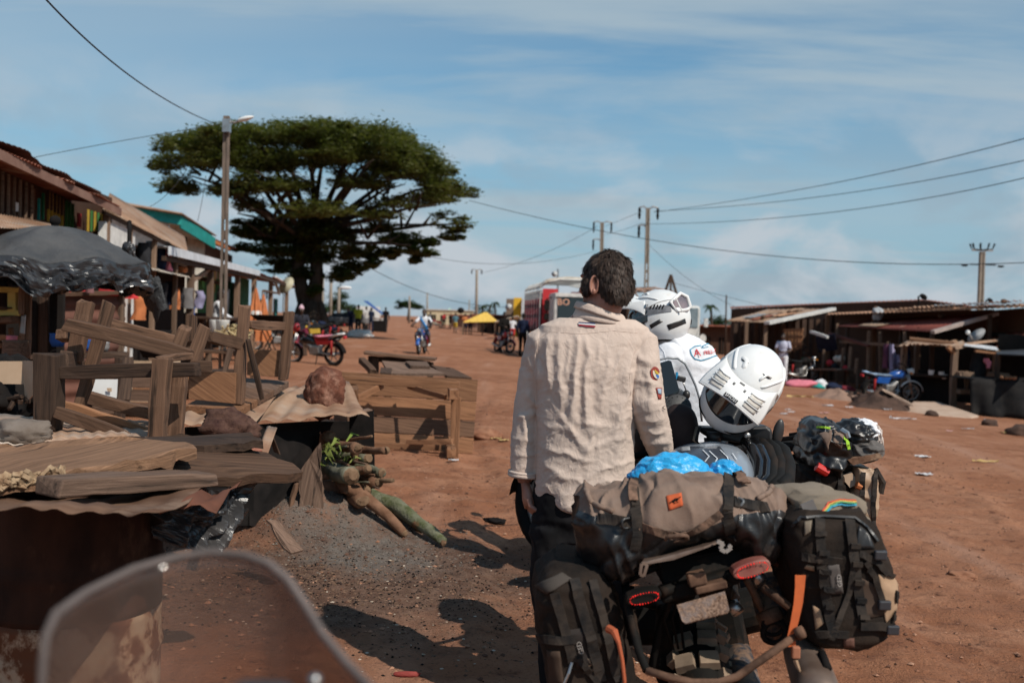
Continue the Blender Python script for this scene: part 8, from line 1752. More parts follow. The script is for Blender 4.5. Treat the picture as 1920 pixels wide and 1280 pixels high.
mb = MB(); mb.ell(P(1225,800,4.35),(.16,.2,.2),None,24,14,p=.7); bpart('fairing',mb,BLACKP); mb = MB(); mb.ell(P(1274,815,4.0),(.075,.07,.125),None,20,12,p=.8); c_ = bpart('dark_cover',mb,mat('cover_cloth',(.012,.011,.012),(.05,.033,.03),scale=4,rough=.6,bump=.01)); 
CLEAR = bpy.data.materials.new('clear_screen'); CLEAR.use_nodes = True
def clearmat(mm,tintc,dust,gloss,dustamt):
 t = mm.node_tree
 for n in list(t.nodes): t.nodes.remove(n)
 o = nd('ShaderNodeOutputMaterial',t); tr = nd('ShaderNodeBsdfTransparent',t); tr.inputs[0].default_value = (*tintc,1); gl = nd('ShaderNodeBsdfGlossy',t); gl.inputs['Roughness'].default_value = .12; df = nd('ShaderNodeBsdfDiffuse',t); df.inputs[0].default_value = (*dust,1)
 fr = nd('ShaderNodeFresnel',t); fr.inputs[0].default_value = 1.45; m1 = nd('ShaderNodeMixShader',t); m2 = nd('ShaderNodeMixShader',t)
 tcx = nd('ShaderNodeTexCoord',t); nz = nd('ShaderNodeTexNoise',t); nz.inputs['Scale'].default_value = 9; nz.inputs['Detail'].default_value = 6; t.links.new(tcx.outputs['Object'],nz.inputs['Vector']); mr = nd('ShaderNodeMapRange',t); mr.inputs['From Min'].default_value = .3; mr.inputs['From Max'].default_value = .75; mr.inputs['To Min'].default_value = dustamt * .55; mr.inputs['To Max'].default_value = dustamt * 1.5; t.links.new(nz.outputs['Fac'],mr.inputs['Value'])
 t.links.new(mr.outputs[0],m1.inputs[0]); t.links.new(tr.outputs[0],m1.inputs[1]); t.links.new(df.outputs[0],m1.inputs[2]); t.links.new(math_('MULTIPLY',fr.outputs[0],gloss,tree=t),m2.inputs[0]); t.links.new(m1.outputs[0],m2.inputs[1]); t.links.new(gl.outputs[0],m2.inputs[2]); t.links.new(m2.outputs[0],o.inputs[0])
clearmat(CLEAR,(.94,.95,.96),(.6,.6,.6),.8,.10)
so_ = [(1215,800),(1212,720),(1218,690),(1232,675),(1252,671),(1271,672),(1285,682),(1294,700),(1304,722),(1312,748),(1316,790)]
sp_ = [P(x,y,4.33 - .0005 * abs(x - 1262)) for x,y in so_]; mb = MB(); mb.add(sp_,[tuple(range(len(sp_)))]); scn = mb.build('wind_screen',CLEAR,bike,solid=.004); mb = MB(); mb.tube(sp_,.005,7); mb.build('screen_edge',mat('screen_edge',(.22,.23,.24),rough=.25),scn,smooth=True)
slab('phone',[P(1238,680,4.08),P(1254,675,4.08),P(1259,677,4.08),P(1274,731,4.06),P(1272,737,4.06),P(1249,744,4.06),P(1245,741,4.06)],.012,BLKGLOSS,bike,bev=.002); tube_('phone_mount',[(1262,725,4.12),(1270,760,4.14)],.012,BLACKP)
mb = MB(); mb.box(P(1277,710,4.1),(.035,.03,.022),Matrix.Rotation(.2,3, 'Y')); bpart('clip',mb,BLACKP,False,.004); mb = MB(); mb.box(P(1269,704,4.1),(.008,.02,.028)); bpart('blue_clip',mb,plain('clip_blue',(.05,.35,.65)),False); tube_('thin_arm',[(1280,714,4.1),(1290,742,4.12)],.003,STEEL); mb = MB(); mb.ell(P(1287,740,4.1),(.016,.016,.02)); bpart('knob',mb,BLACKP)
cc = P(1271,762,4.02); dn = V3((.05,-.85,.5)).normalized(); ck = bpart('clock',MB().lathe([(.02,-.03),(.055,-.02),(.056,.004),(.050,.006)],cc,dn,28),BLACKP); mb = MB(); mb.lathe([(.0005,.002),(.047,.002)],cc + dn * .004,dn,28,cap=False); bpart('dial',mb,mat('dial_pale',(.35,.45,.47),(.25,.34,.37),scale=8,rough=.2),par=ck)
_,da,db_ = frame(dn); 
for k in range(12): a = k * .5236; q = cc + dn * .0075 + (da * math.cos(a) + db_ * math.sin(a)) * .039; mb = MB(); mb.beam(q,q + (da * math.cos(a) + db_ * math.sin(a)) * .006,.002,.001,up=dn); mb.build('tick',BLACKISH,ck)
tube_('side_stand',[(1330,1230,3.35),(1225,1400,3.3)],.014,BLACKISH)
# right pannier
CANV = mat('canvas_dark',(.011,.009,.008),(.034,.023,.017),scale=6,rough=.85,bump=.002,bscale=120,c3=(.10,.062,.042),s3=4,t3=(.62,.74)); OLIVE = mat('canvas_olive',(.17,.135,.10),(.23,.185,.14),scale=6,rough=.85,bump=.002,bscale=50); TANC = mat('canvas_tan',(.40,.26,.165),(.30,.19,.12),scale=6,rough=.85,bump=.002,bscale=50)
def rowsbag(name,rows_,d,b_,m,par,ex=4,wob=.008,seed=1):
 mb = MB(); rws = []; ys = np.array([q[0] for q in rows_],float); yy = np.linspace(ys[0],ys[-1],64)
 for y in yy: bb = b_ * np.interp(y,ys,[q[3] for q in rows_]); rws.append(ringpt(np.interp(y,ys,[q[1] for q in rows_]),np.interp(y,ys,[q[2] for q in rows_]),y,d - b_ * .9,bb,72,ex,b_ * .9))
 mb.loft(rws); a = np.array([tuple(v) for v in mb.v]); c = a.mean(0); nr = (a - c); nr /= np.linalg.norm(nr,axis=1)[:,None]; a = a + nr * (wob * fbm(a[:,0] * 9 + seed,a[:,1] * 9,a[:,2] * 9,s=seed) + wob * .9 * rdg(vnoise(a[:,0] * 14,a[:,1] * 14,a[:,2] * 12,s=seed + 4)) ** 3 - wob * 1.2 * rdg(vnoise(a[:,0] * 7 + a[:,2] * 8,a[:,1] * 7,a[:,2] * 9 - a[:,0] * 5,s=seed + 6)) ** 4)[:,None]; mb.v = [tuple(v) for v in a]
 return mb.build(name,m,par,smooth=True)
rp = thing('pannier_bag', 'dark canvas pannier with webbing and rolled olive top, right of the wheel', 'bag',P(1590,1225,2.92))
rb = rowsbag('bag_body',[(962,1505,1632,.80),(985,1482,1650,.95),(1010,1480,1662,1),(1034,1482,1674,1),(1076,1487,1688,1),(1104,1492,1697,1),(1134,1500,1698,1),(1167,1508,1690,1),(1198,1517,1676,.97),(1214,1528,1645,.9),(1222,1545,1610,.75)],2.92,.21,CANV,rp,5)
rowsbag('rolled_top',[(936,1520,1600,.7),(945,1490,1625,.9),(960,1478,1638,1),(980,1480,1648,1),(1000,1490,1650,.95)],2.97,.20,OLIVE,rp,3,.015,7); RT = bvh(rb)
RTT = bvh(*[o for o in bpy.data.objects if o.parent == rp and o.name.startswith('rolled_top')])
ribbon('zip_piping',RT,[(1487,985),(1503,972),(1543,969),(1602,972),(1627,992),(1644,1014)],5,BLACKP,rp,.006)
patch('top_panel',RT,[(1610,985),(1628,998),(1640,1028),(1602,1030)],BLACKP,rp,6); patch('brown_panel',RT,[(1508,978),(1522,976),(1520,996),(1509,1004)],OLIVE,rp,5); patch('mud_panel',RT,[(1512,1058),(1526,1060),(1528,1070),(1508,1064)],TANC,rp,4)
patch('tan_side',RT,[(1646,1075),(1682,1082),(1683,1140),(1660,1168)],TANC,rp,10); patch('brown_panel',RT,[(1524,1133),(1538,1142),(1545,1168),(1530,1180)],TANC,rp,5); patch('front_pocket',RT,[(1606,1078),(1640,1095),(1668,1150),(1622,1160)],mat('canvas_brown',(.045,.029,.021),(.075,.05,.037),scale=6,rough=.85),rp,8)
for nm,pts,w_ in (('strap',[(1536,974),(1537,1010),(1541,1060),(1548,1110),(1557,1160),(1563,1190)],18),('strap',[(1592,976),(1598,1030),(1606,1090),(1616,1160)],18),('cross_strap',[(1508,1043),(1545,1047),(1578,1051)],15),('cross_strap',[(1532,1188),(1560,1186),(1590,1188)],14),('lash_strap',[(1608,1036),(1640,1050),(1662,1074)],13),('lash_strap',[(1622,1052),(1640,1080),(1655,1130)],11),('lash_strap',[(1612,1172),(1650,1172),(1685,1178)],15),('edge_rope',[(1662,1074),(1684,1080),(1695,1110),(1694,1140),(1686,1165)],7),('diagonal_cord',[(1602,1040),(1590,1110),(1572,1160),(1558,1196)],11)): ribbon(nm,RT,pts,w_,WEB,rp,.005,lift=.005)
for i in range(5):
 for x0,y0,dx in ((1537,1000,5.5),(1600,1020,5.0)): y = y0 + i * 34; ribbon('webbing_loop',RT,[(x0 + dx * i * .9 - 9,y),(x0 + dx * i * .9 + 9,y + 1)],9,WEB,rp,.009,3,.009)
for px,py in ((1648,1040),(1656,1132),(1668,1176)): 
 l,n = hit(RT,px,py); mb = MB(); mb.box(l + n * .012,(.034,.016,.026)); mb.build('buckle',mat('buckle_dark',(.035,.035,.04),rough=.35),rp,bevel=.004)
tp_ = patch('text_panel',RT,[(1549,1055),(1572,1057),(1580,1110),(1558,1112)],mat('panel_grey',(.085,.072,.066),rough=.7),rp,6,lift=.006); TPT = bvh(tp_); textat('GED',TPT,1573,1087,9,plain('print_grey',(.42,.38,.35)),tp_,R(97),.006)
patch('logo_patch',RT,[(1581,1196),(1601,1195),(1602,1212),(1582,1213)],mat('patch_brown',(.12,.06,.045)),rp,4)
RBW = [(plain('band_red',(.60,.10,.06)),-3.6),(plain('band_orange',(.72,.40,.10)),-1.2),(plain('band_green',(.12,.35,.15)),1.2),(plain('band_blue',(.05,.30,.45)),3.6)]
for m,o_ in RBW: ribbon('rainbow_band',RTT,[(1541 + o_,968),(1556 + o_ * .8,948 + o_),(1575,942 + o_),(1603,943 + o_)],2.8,m,rp,.002,6,.004)
mb = MB(); mb.tube([P(1530,945,2.85),P(1556,942,2.82)],.018,8); mb.build('roll_buckle',BLACKP,rp); mb = MB(); mb.beam(P(1507,960,2.78),P(1530,950,2.78),.01,.045,up=UP); mb.build('grey_strap',plain('strap_grey',(.22,.2,.19)),rp)
mb = MB(); mb.tube([P(1458,938,3.0),P(1500,927,3.1),P(1550,926,3.15),P(1570,932,3.1)],.014,8); mb.build('top_strap',WEB,rp)
osr = MB(); V_ = []; pts = [(1501,1078),(1500,1100),(1497,1130),(1490,1165),(1484,1190),(1485,1212)]; ws_ = [20,18,17,15,14,15]
ORS = mat('strap_orange',(.60,.14,.045),(.48,.11,.04),scale=20,rough=.8); st = thing('orange_strap', 'bright orange strap hanging between the right pannier and the wheel', 'strap',P(1495,1210,2.62)); mb = MB()
for (x,y),w_ in zip(pts,ws_): a,c = P(x - w_ / 2,y,2.63),P(x + w_ / 2,y,2.63); V_ += [a,c,c + AY * .003,a + AY * .003]
mb.add(V_,[(i * 4 + k,i * 4 + (k + 1) % 4,i * 4 + 4 + (k + 1) % 4,i * 4 + 4 + k) for i in range(len(pts) - 1) for k in range(4)] + [(0,1,2,3),(len(V_) - 4,len(V_) - 1,len(V_) - 2,len(V_) - 3)]); mb.build('webbing',ORS,st)
mb = MB(); mb.box(P(1492,1222,2.62),(.022,.018,.032)); mb.build('buckle',mat('buckle_rust',(.35,.14,.08),rough=.6),st,bevel=.004); mb = MB(); mb.tube([P(1491,1236,2.62),P(1496,1250,2.62),P(1500,1258,2.62)],[.007,.006,.003],6); mb.build('frayed_end',TANC,st)
# left pannier, in the bike's shade
lp_ = thing('pannier_bag', 'dark canvas pannier in shade left of the wheel, beside the black trousers', 'bag',P(1100,1350,2.95))
lb_ = rowsbag('bag_body',[(1068,1045,1130,.7),(1082,1024,1142,.9),(1105,1008,1150,1),(1150,1006,1165,1),(1200,1010,1178,1),(1250,1018,1190,1),(1300,1028,1200,1),(1340,1045,1200,.9),(1352,1070,1180,.7)],2.96,.20,CANV,lp_,5,seed=12); LT = bvh(lb_)
patch('flap_panel',LT,[(1006,1098),(1052,1076),(1074,1086),(1028,1112)],mat('flap_grey',(.07,.058,.05),(.05,.042,.036),scale=5,rough=.8),lp_,8,lift=.006)
for pts,w_ in (([(1075,1085),(1095,1150),(1112,1210),(1128,1275)],20),([(1110,1085),(1128,1150),(1145,1215),(1158,1275)],16),([(1012,1195),(1050,1200),(1080,1196)],16),([(1085,1232),(1110,1262),(1128,1285)],12),([(1040,1110),(1060,1180),(1075,1240)],18)): ribbon('strap',LT,pts,w_,WEB,lp_,.005,lift=.005)
tq = patch('text_panel',LT,[(1064,1180),(1094,1176),(1110,1245),(1082,1252)],mat('panel_dark',(.035,.028,.025),rough=.8),lp_,6); textat('GED',bvh(tq),1088,1212,10,MATS['print_grey'],tq,R(108),.006); patch('tan_patch',LT,[(1096,1236),(1106,1232),(1110,1246),(1100,1250)],TANC,lp_,4); patch('tan_patch',LT,[(1108,1254),(1120,1250),(1124,1262),(1112,1266)],TANC,lp_,4)
patch('brown_panel',LT,[(1026,1218),(1050,1220),(1058,1285),(1030,1290)],MATS['canvas_brown'],lp_,6); mb = MB(); mb.tube([P(1072,1242,2.70),P(1066,1262,2.68),P(1056,1285,2.68)],.004,6); mb.build('grey_cord',STEEL,lp_)
mb = MB(); mb.tube([P(1141,1178,2.68),P(1152,1184,2.66),P(1160,1204,2.64),P(1167,1238,2.63),P(1171,1275,2.62),P(1171,1300,2.62)],[.012,.011,.006,.005,.005,.005],8); mb.build('orange_strap',plain('strap_orange_dull',(.40,.10,.045)),label='thin orange strap curving down over the left pannier',cat='strap')
# helmets
HW = mat('helmet_white',(.79,.79,.775),(.72,.71,.69),scale=5,rough=.3,coat=.25,c3=(.58,.52,.45),s3=9,t3=(.60,.80)); VIS = mat('visor_black',(.006,.006,.008),rough=.06,coat=1.0); VENT = mat('vent_beige',(.60,.57,.52),(.50,.46,.41),scale=12,rough=.7)
GREYV = mat('vent_grey',(.10,.10,.10),(.16,.155,.15),scale=20)
def helmet(label,c,f,u,s=1.0,peak=True,grey=False):
 f = V3(f).normalized(); u = V3(u); u = (u - f * u.dot(f)).normalized(); rt = f.cross(u); M = Matrix((rt,f,u)).transposed(); c = V3(c); root = thing('helmet',label, 'helmet',c)
 W = lambda x,y,z: c + M @ (V3((x,y,z)) * s)
 def rad(az,el):   # outer surface of the shell; az 0 = front
  x,y,z = math.cos(el) * math.sin(az),math.cos(el) * math.cos(az),math.sin(el); k = 1 / math.sqrt((x / .128) ** 2 + (y / .160) ** 2 + (z / .142) ** 2)
  ch = math.exp(-((el + .62) / .42) ** 2) * max(0,math.cos(az)) ** 1.6 * .055; jaw = math.exp(-((el + .7) / .4) ** 2) * .012
  return k + ch + jaw,(x,y,z)
 def sh(u_,v): az = u_ * 6.2832 - math.pi; el = -.95 + (math.pi / 2 + .95) * v; r_,d = rad(az,el); return W(*[q * r_ for q in d])
 mb = MB(); mb.grid(sh,96,48,wrapu=True); shell = mb.build('shell',HW,root,smooth=True,solid=.004)
 def vz(u_,v): az = (u_ - .5) * 2.75; el = -.24 + .76 * v + .10 * (1 - (2 * u_ - 1) ** 2) * (v - .5) - .10 * abs(2 * u_ - 1) ** 2 * (1 - v) * -1; r_,d = rad(az,el); return W(*[q * (r_ + .004) for q in d])
 mb = MB(); mb.grid(vz,48,24); mb.build('visor',VIS,root,smooth=True,solid=.002)
 mb = MB(); ring = []
 for k in range(60):
  az = k / 60 * 6.2832; r_,d = rad(az,-.95); ring.append(W(*[q * (r_ - .006) for q in d]))
 mb.tube(ring,.012 * s,8,closed=True); mb.build('neck_roll',BLACKISH,root,smooth=True)
 def il(u_,v): az = u_ * 6.2832; r_,d = rad(az,-.9 + v * 2.3); return W(*[q * (r_ - .022) for q in d])
 mb = MB(); mb.grid(il,40,16,wrapu=True); mb.build('lining',BLACKISH,root,smooth=True)
 for q in (-1,1):   # chin vents and side screws
  mb = MB(); pts = []
  for k in range(7): az = q * (.22 + .09 * k); el = -.50 - .05 * math.sin(k / 6 * 3.14); r_,d = rad(az,el); pts.append(W(*[x * (r_ + .001) for x in d]))
  mb.tube(pts,[.002,.006,.008,.009,.008,.006,.002],8,flat=.5); mb.build('chin_vent',BLACKISH,root,smooth=True)
 for q in (-1,1):
  for a0,a1,e0,e1,w_ in ((.42,1.15,.95,1.02,.010),(.55,1.9,.78,.70,.008),(1.25,2.5,.35,.62,.007)):
   mb = MB(); pts = []
   for k in range(12): f = k / 11; az = q * (a0 + (a1 - a0) * f); el = e0 + (e1 - e0) * f + .12 * math.sin(f * 3.14); r_,d = rad(az,el); pts.append(W(*[x * (r_ + .0015) for x in d]))
   mb.tube(pts,[.001] + [w_ * s] * 10 + [.001],8,flat=.45); mb.build('shell_ridge',HW,root,smooth=True)
  mb = MB(); pts = []
  for k in range(6): az = q * (.55 + .10 * k); r_,d = rad(az,1.16 - .03 * k); pts.append(W(*[x * (r_ + .001) for x in d]))
  mb.tube(pts,[.001,.005,.006,.006,.005,.001],8,flat=.4); mb.build('top_vent',BLACKISH,root,smooth=True)
 if peak:
  def pk(u_,v):
   x = (u_ - .5) * 2; az = x * 1.25 * (1 - .0 * v); el = .72 - .10 * abs(x) ** 2; r_,d = rad(az,el); base = V3([q * (r_ + .012) for q in d])
   wid = .118 + .012 * math.sin(v * 2.5); tip = V3((x * wid * 1.05,.160 + .085 * (1 - .55 * abs(x) ** 2.2),.118 - .055 * abs(x) ** 2 - .018))
   p = base.lerp(tip,v); p.z += .030 * math.sin(v * math.pi * .8) * (1 - .6 * x * x); 
   for a0 in (.34,.72):   # two raised ribs beside the middle
    p.z += .004 * math.exp(-((abs(x) - a0) / .09) ** 2) * math.sin(v * 3.14)
   return W(*p)
  mb = MB(); mb.grid(pk,44,24); pko = mb.build('peak',HW,root,smooth=True,solid=.006)
  def ped(u_): return pk(u_,1.0)
  mb = MB(); mb.tube([pk(k / 40,1.0) for k in range(41)],.0045 * s,6); mb.build('peak_edge',HW,pko,smooth=True)
  def cellq(u0,u1,v0,v1,m,lift,nm,th=.003):
   mb = MB(); n_ = 5; vs = []
   for j in range(n_):
    for i in range(n_):
     a,b_ = u0 + (u1 - u0) * i / 4,v0 + (v1 - v0) * j / 4; e = .004; p = pk(a,b_); nn = (pk(a + e,b_) - pk(a - e,b_)).cross(pk(a,b_ + e) - pk(a,b_ - e)).normalized(); nn = nn if nn.dot(u) > 0 else -nn; vs.append(p + nn * (.003 + lift) * s)
   mb.add(vs,[(j * n_ + i,j * n_ + i + 1,(j + 1) * n_ + i + 1,(j + 1) * n_ + i) for j in range(4) for i in range(4)]); return mb.build(nm,m,pko,smooth=True,solid=th)
  for q in (-1,1):
   for k in range(3):
    z = lambda a: .5 + q * a; a0,a1 = sorted((z(.17),z(.36))); cellq(a0,a1,.46 + k * .165,.575 + k * .165,VENT,.001, 'vent_slot')
    cellq(a0 - .012,a1 + .012,.44 + k * .165,.46 + k * .165,HW,.004, 'vent_rib',.006)
   cellq(*sorted((.5 + q * .065,.5 + q * .095)),.44,.54,GREYV,.001, 'slot')
  cellq(.465,.535,.18,.28,GREYV,.001, 'slot'); 
  bdg = cellq(.405,.595,.885,.995,BLACKISH,.003, 'badge',.004)
  if not grey:
   p = pk(.5,.948); e = .004; x = (pk(.5 - e,.948) - pk(.5 + e,.948)).normalized(); 
   if x.dot(rt) < 0: x = -x
   x = -x if (x.dot(AX) < 0) else x
   y = pk(.5,.90) - pk(.5,.995); nn = x.cross(y).normalized(); 
   if nn.dot(u) < 0: nn = -nn
   txt('SHOEI',.0175 * s,basis(x,nn.cross(x),p + nn * .0125),plain('print_white',(.85,.85,.85)),bdg)
  for q in (-1,1): az = q * 1.25; r_,d = rad(az,.45); mb = MB(); mb.lathe([(.014 * s,0),(.013 * s,.006),(.002,.008)],W(*[x * (r_ + .004) for x in d]),M @ V3(d),14); mb.build('peak_screw',STEEL,root)
  for q in (-1,1):
   def arm_(u_,v): x = q * (1.0); a = pk(.5 + q * .5,u_); r_,d = rad(q * 1.28,.62 - .5 * v); b_ = W(*[t * (r_ + .006) for t in d]); return a.lerp(b_,v)
   mb = MB(); mb.grid(arm_,10,6); mb.build('peak_arm',HW,pko,smooth=True,solid=.005)
 return root,M,W,rad,shell
hc = P(1402,716,3.90); tcam = (CM.translation - hc).normalized(); cr = CM.to_3x3(); up_i = (cr @ V3((.56,.83,0))).normalized(); pt_ = R(47)
helmet('white helmet with black visor and peak hung on the right handlebar',hc,tcam * math.cos(pt_) - up_i * math.sin(pt_) + AX * -.10,up_i * math.cos(pt_) + tcam * math.sin(pt_),1.02)
# rider on the second motorcycle
RD_ = 5.45
B3 = V3((1.47,5.50,0)); B3.z = gh(B3.x,B3.y); Y3 = R(50)
M3 = Matrix.Translation(B3) @ Matrix.Rotation(Y3,4, 'Z') @ Matrix.Rotation(R(-3),4, 'Y') @ Matrix.Scale(1.16,4)
TANP = plain('panel_tan',(.42,.28,.18),.5)
b3 = moto('loaded black and tan motorcycle ridden by the man in the white helmet',B3,0,TANP,SEATB,BLACKISH,M=M3,panel=TANP)
rid = thing('person', 'rider in a white printed shirt and white helmet turned to the left', 'person',P(1290,860,RD_))
SKL = SKINL; b = MB(); hcn = P(1238,600,RD_); b.ell(hcn,(.08,.095,.11)); b.tube([P(1262,655,RD_),P(1260,625,RD_),P(1250,605,RD_)],[.075,.06,.058],16)
b.ell(P(1290,730,RD_),(.15,.12,.26)); b.ell(P(1300,850,RD_),(.16,.14,.14))
lsh,rsh = P(1252,668,RD_ - .16),P(1312,672,RD_ + .16)
lel,lwr = P(1195,745,RD_ - .20),P(1150,790,RD_ + .05); rel,rwr = P(1265,745,RD_ + .42),P(1190,790,RD_ + .55)
for a,e,w_ in ((lsh,lel,lwr),(rsh,rel,rwr)): capsule(b,a,e,.055,.045,12); capsule(b,e,w_,.044,.028,12)
for a,e,w_ in ((P(1270,860,RD_ - .1),P(1180,880,RD_ - .15),P(1200,1010,RD_ - .05)),(P(1300,860,RD_ + .15),P(1215,870,RD_ + .5),P(1230,990,RD_ + .45))): capsule(b,a,e,.085,.06,12); capsule(b,e,w_,.058,.04,12)
bme = remesh(b,.009,3); hm = MB(); hand(hm,lwr,(lwr - lel),(0,0,1),1.05,.8); hand(hm,rwr,(rwr - rel),(0,0,1),1.05,.8); bm = bmesh.new(); bm.from_mesh(bme); t_ = hm.mesh('t',True); bm.from_mesh(t_); bm.to_mesh(bme); bm.free(); bme.name = 'body'; place('body',bme,SKL,rid)
WSH = mat('shirt_white',(.74,.745,.77),(.68,.685,.71),scale=8,rough=.9,bump=.002,bscale=90)
s = MB(); s.loft([ringpt(1238,1290,626,RD_,.07,40),ringpt(1230,1312,640,RD_,.11,40),ringpt(1224,1336,656,RD_,.14,40),ringpt(1222,1352,685,RD_,.155,40),ringpt(1224,1360,740,RD_,.16,40),ringpt(1232,1366,800,RD_,.165,40),ringpt(1240,1372,870,RD_,.17,40)])
for a,e in ((lsh,lel),(rsh,rel)): s.ell(a,.075); capsule(s,a,a.lerp(e,.75),.072,.068,14)
sme = remesh(s,.008,4); Vv = mverts(sme); Nn = mnorms(sme); dd = .012 * rdg(vnoise(Vv[:,0] * 7 + Vv[:,2] * 6,Vv[:,1] * 6,Vv[:,2] * 5,s=51)) + .009 * rdg(vnoise(Vv[:,0] * 9 - Vv[:,2] * 9,Vv[:,1] * 9,Vv[:,2] * 12,s=53)) + .004 * fbm(Vv[:,0] * 25,Vv[:,1] * 25,Vv[:,2] * 25,s=55)
setverts(sme,Vv + Nn * dd[:,None]); sme.name = 'shirt'; rsh_o = place('shirt',sme,WSH,rid); RS = bvh(rsh_o)
sew('sleeve_seam',[(1234,645),(1245,660),(1252,690)],.002,WSH,rsh_o,RS)
BLO = plain('print_blue',(.10,.35,.52),.8); REDP = plain('print_red',(.70,.09,.10),.8)
for pts in ([(1314,648),(1302,650),(1294,656),(1297,666),(1303,673),(1314,676),(1330,671),(1346,666)],[(1316,650),(1324,646),(1332,643)]): ribbon('logo_frame',RS,pts,1.8,BLO,rsh_o,.0015,5,.003)
textat('A',RS,1307,662,15,REDP,rsh_o,R(8),.004); textat('FRILL-7',RS,1330,660,8,REDP,rsh_o,R(8),.004); textat('DILL TO',RS,1321,652,4.5,BLO,rsh_o,R(8),.004)
t = MB(); 
for a,e,w_ in ((P(1270,860,RD_ - .1),P(1180,880,RD_ - .15),P(1200,1010,RD_ - .05)),(P(1300,860,RD_ + .15),P(1215,870,RD_ + .5),P(1230,990,RD_ + .45))): capsule(t,a,e,.10,.075,14); capsule(t,e,w_,.075,.06,14)
t.ell(P(1300,855,RD_),(.18,.16,.15)); tm = remesh(t,.012,3); tm.name = 'trousers'; place('trousers',tm,TRS,rid)
fdir = V3((-.90,.42,-.10)); rh,RM,RW,rrad,rshell = helmet('white helmet with goggles at the back worn by the rider in the white shirt',P(1237,594,RD_ - .02),fdir,V3((.12,-.1,1)),1.04,True,True)
HT = bvh(rshell); GREYH = mat('helmet_grey',(.20,.20,.21),(.12,.12,.125),scale=50,rough=.4)
ribbon('grey_band',HT,[(1180,604),(1195,592),(1215,584),(1240,580),(1258,578)],13,GREYH,rh,.002,6,.003); patch('black_decal',HT,[(1184,610),(1206,600),(1216,618),(1198,622)],BLACKP,rh,5); patch('black_decal',HT,[(1218,609),(1237,598),(1243,603),(1221,616)],BLACKP,rh,5); patch('black_decal',HT,[(1250,609),(1284,597),(1286,606),(1254,619)],BLACKP,rh,5)
for k in range(5): ribbon('vent_slit',HT,[(1219 + k * 5.5,580),(1223 + k * 5.5,572)],2.6,BLACKISH,rh,.002,3,.004)
gp = [(1258,566),(1276,550),(1288,556),(1294,574),(1290,580),(1268,585)]; go = thing('goggles', 'white framed goggles strapped on the back of the rider\'s helmet', 'goggles',P(1275,570,RD_ - .2)); gv = [P(x,y,RD_ - .16 + (x - 1258) * .0012) for x,y in gp]
mb = MB(); mb.tube(gv,.011,8,closed=True); mb.build('frame',HW,go,smooth=True); mb = MB(); mb.add(gv,[tuple(range(len(gv)))]); mb.build('lens',mat('goggle_lens',(.16,.15,.18),(.30,.24,.26),scale=14,rough=.08),go,solid=.004); mb = MB(); mb.beam(P(1267,558,RD_ - .175),P(1279,583,RD_ - .165),.006,.006); mb.build('nose_bar',HW,go); ribbon('band',HT,[(1258,576),(1264,570)],12,BLACKP,go,.003)
mb = MB(); mb.tube([P(1256,612,RD_ - .12),P(1272,606,RD_ - .1),P(1288,602,RD_ - .02)],.03,10); mb.build('neck_pad',BLACKISH,rh,smooth=True)
# luggage on the second motorcycle
l3 = thing('roll_bag', 'black and tan roll bag with lime strap on the tail of the second motorcycle', 'bag',P(1560,885,4.95))
rb3 = rowsbag('bag_body',[(796,1545,1580,.7),(806,1532,1596,.9),(825,1524,1604,1),(850,1520,1606,1),(875,1526,1602,1),(892,1540,1592,.8)],4.98,.2,BAGB,l3,2.6,.02,21); T3 = bvh(rb3)
patch('tan_flap',T3,[(1536,812),(1560,810),(1552,846),(1546,826)],TAUPE,l3,6,lift=.012); patch('tan_panel',T3,[(1564,806),(1582,816),(1578,842),(1562,830)],TAUPE,l3,6); LIME = plain('lime',(.35,.60,.05)); ribbon('lime_strap',T3,[(1532,801),(1545,801),(1556,802)],4,LIME,l3,.003); ribbon('lime_strap',T3,[(1582,820),(1589,830),(1591,842)],7,LIME,l3,.003); mb = MB(); mb.tube([P(1578,806,4.78),P(1588,812,4.76),P(1590,820,4.76)],.015,8); mb.build('silver_buckle',STEEL,l3)
crumple('grey_bag',P(1615,842,4.95),(.095,.12,.06),mat('bag_grey_dusty',(.07,.065,.062),(.13,.115,.105),scale=8,rough=.6),13,.2,label='grey dusty bag strapped right of the black and tan roll bag',cat='bag'); crumple('dark_bag',P(1600,815,4.98),(.10,.12,.075),BAGB,17,.2,label='black bag between the roll bag and the white cloth',cat='bag'); crumple('white_cloth',P(1616,808,5.0),(.075,.10,.055),WSH,14,.3,label='crumpled white cloth on top of the second motorcycle\'s luggage',cat='cloth'); crumple('white_cloth',P(1641,826,4.97),(.028,.06,.07),mat('cloth_cream',(.55,.47,.42),(.42,.34,.29),scale=10),16,.3,label='cream crumpled cloth hanging at the right end of that luggage',cat='cloth')
def b3p(n,mb,m,bevel=0,smooth=False): return mb.build(n,m,b3,smooth,bevel=bevel)
b3p('rack_plate',MB().prism([P(1590,862,4.8),P(1650,850,4.8),P(1656,858,4.8),P(1600,872,4.8)],AY * .25),MUD); b3p('plate_bracket',MB().box(P(1588,884,4.9),(.06,.05,.05)),DIRTB); mb = MB(); mb.prism([P(1576,892,4.84),P(1596,884,4.84),P(1612,905,4.82),P(1594,914,4.82)],AY * .005); b3p('number_plate',mb,TANP); mb = MB(); mb.tube([P(1531,874,4.8),P(1552,886,4.8)],.022,8); b3p('tail_light',mb,LED if False else mat('lens_bright_red',(.55,.02,.015),rough=.3)); mb = MB(); mb.tube([P(1606,908,4.8),P(1615,912,4.8)],.018,8); b3p('indicator',mb,ORA); mb = MB(); mb.prism([P(1478,862,5.0),P(1486,858,5.0),P(1508,878,5.0),P(1512,894,5.0),P(1500,902,5.0),P(1478,896,5.0)],AY * .06); b3p('side_panel',mb,TANP,.006)
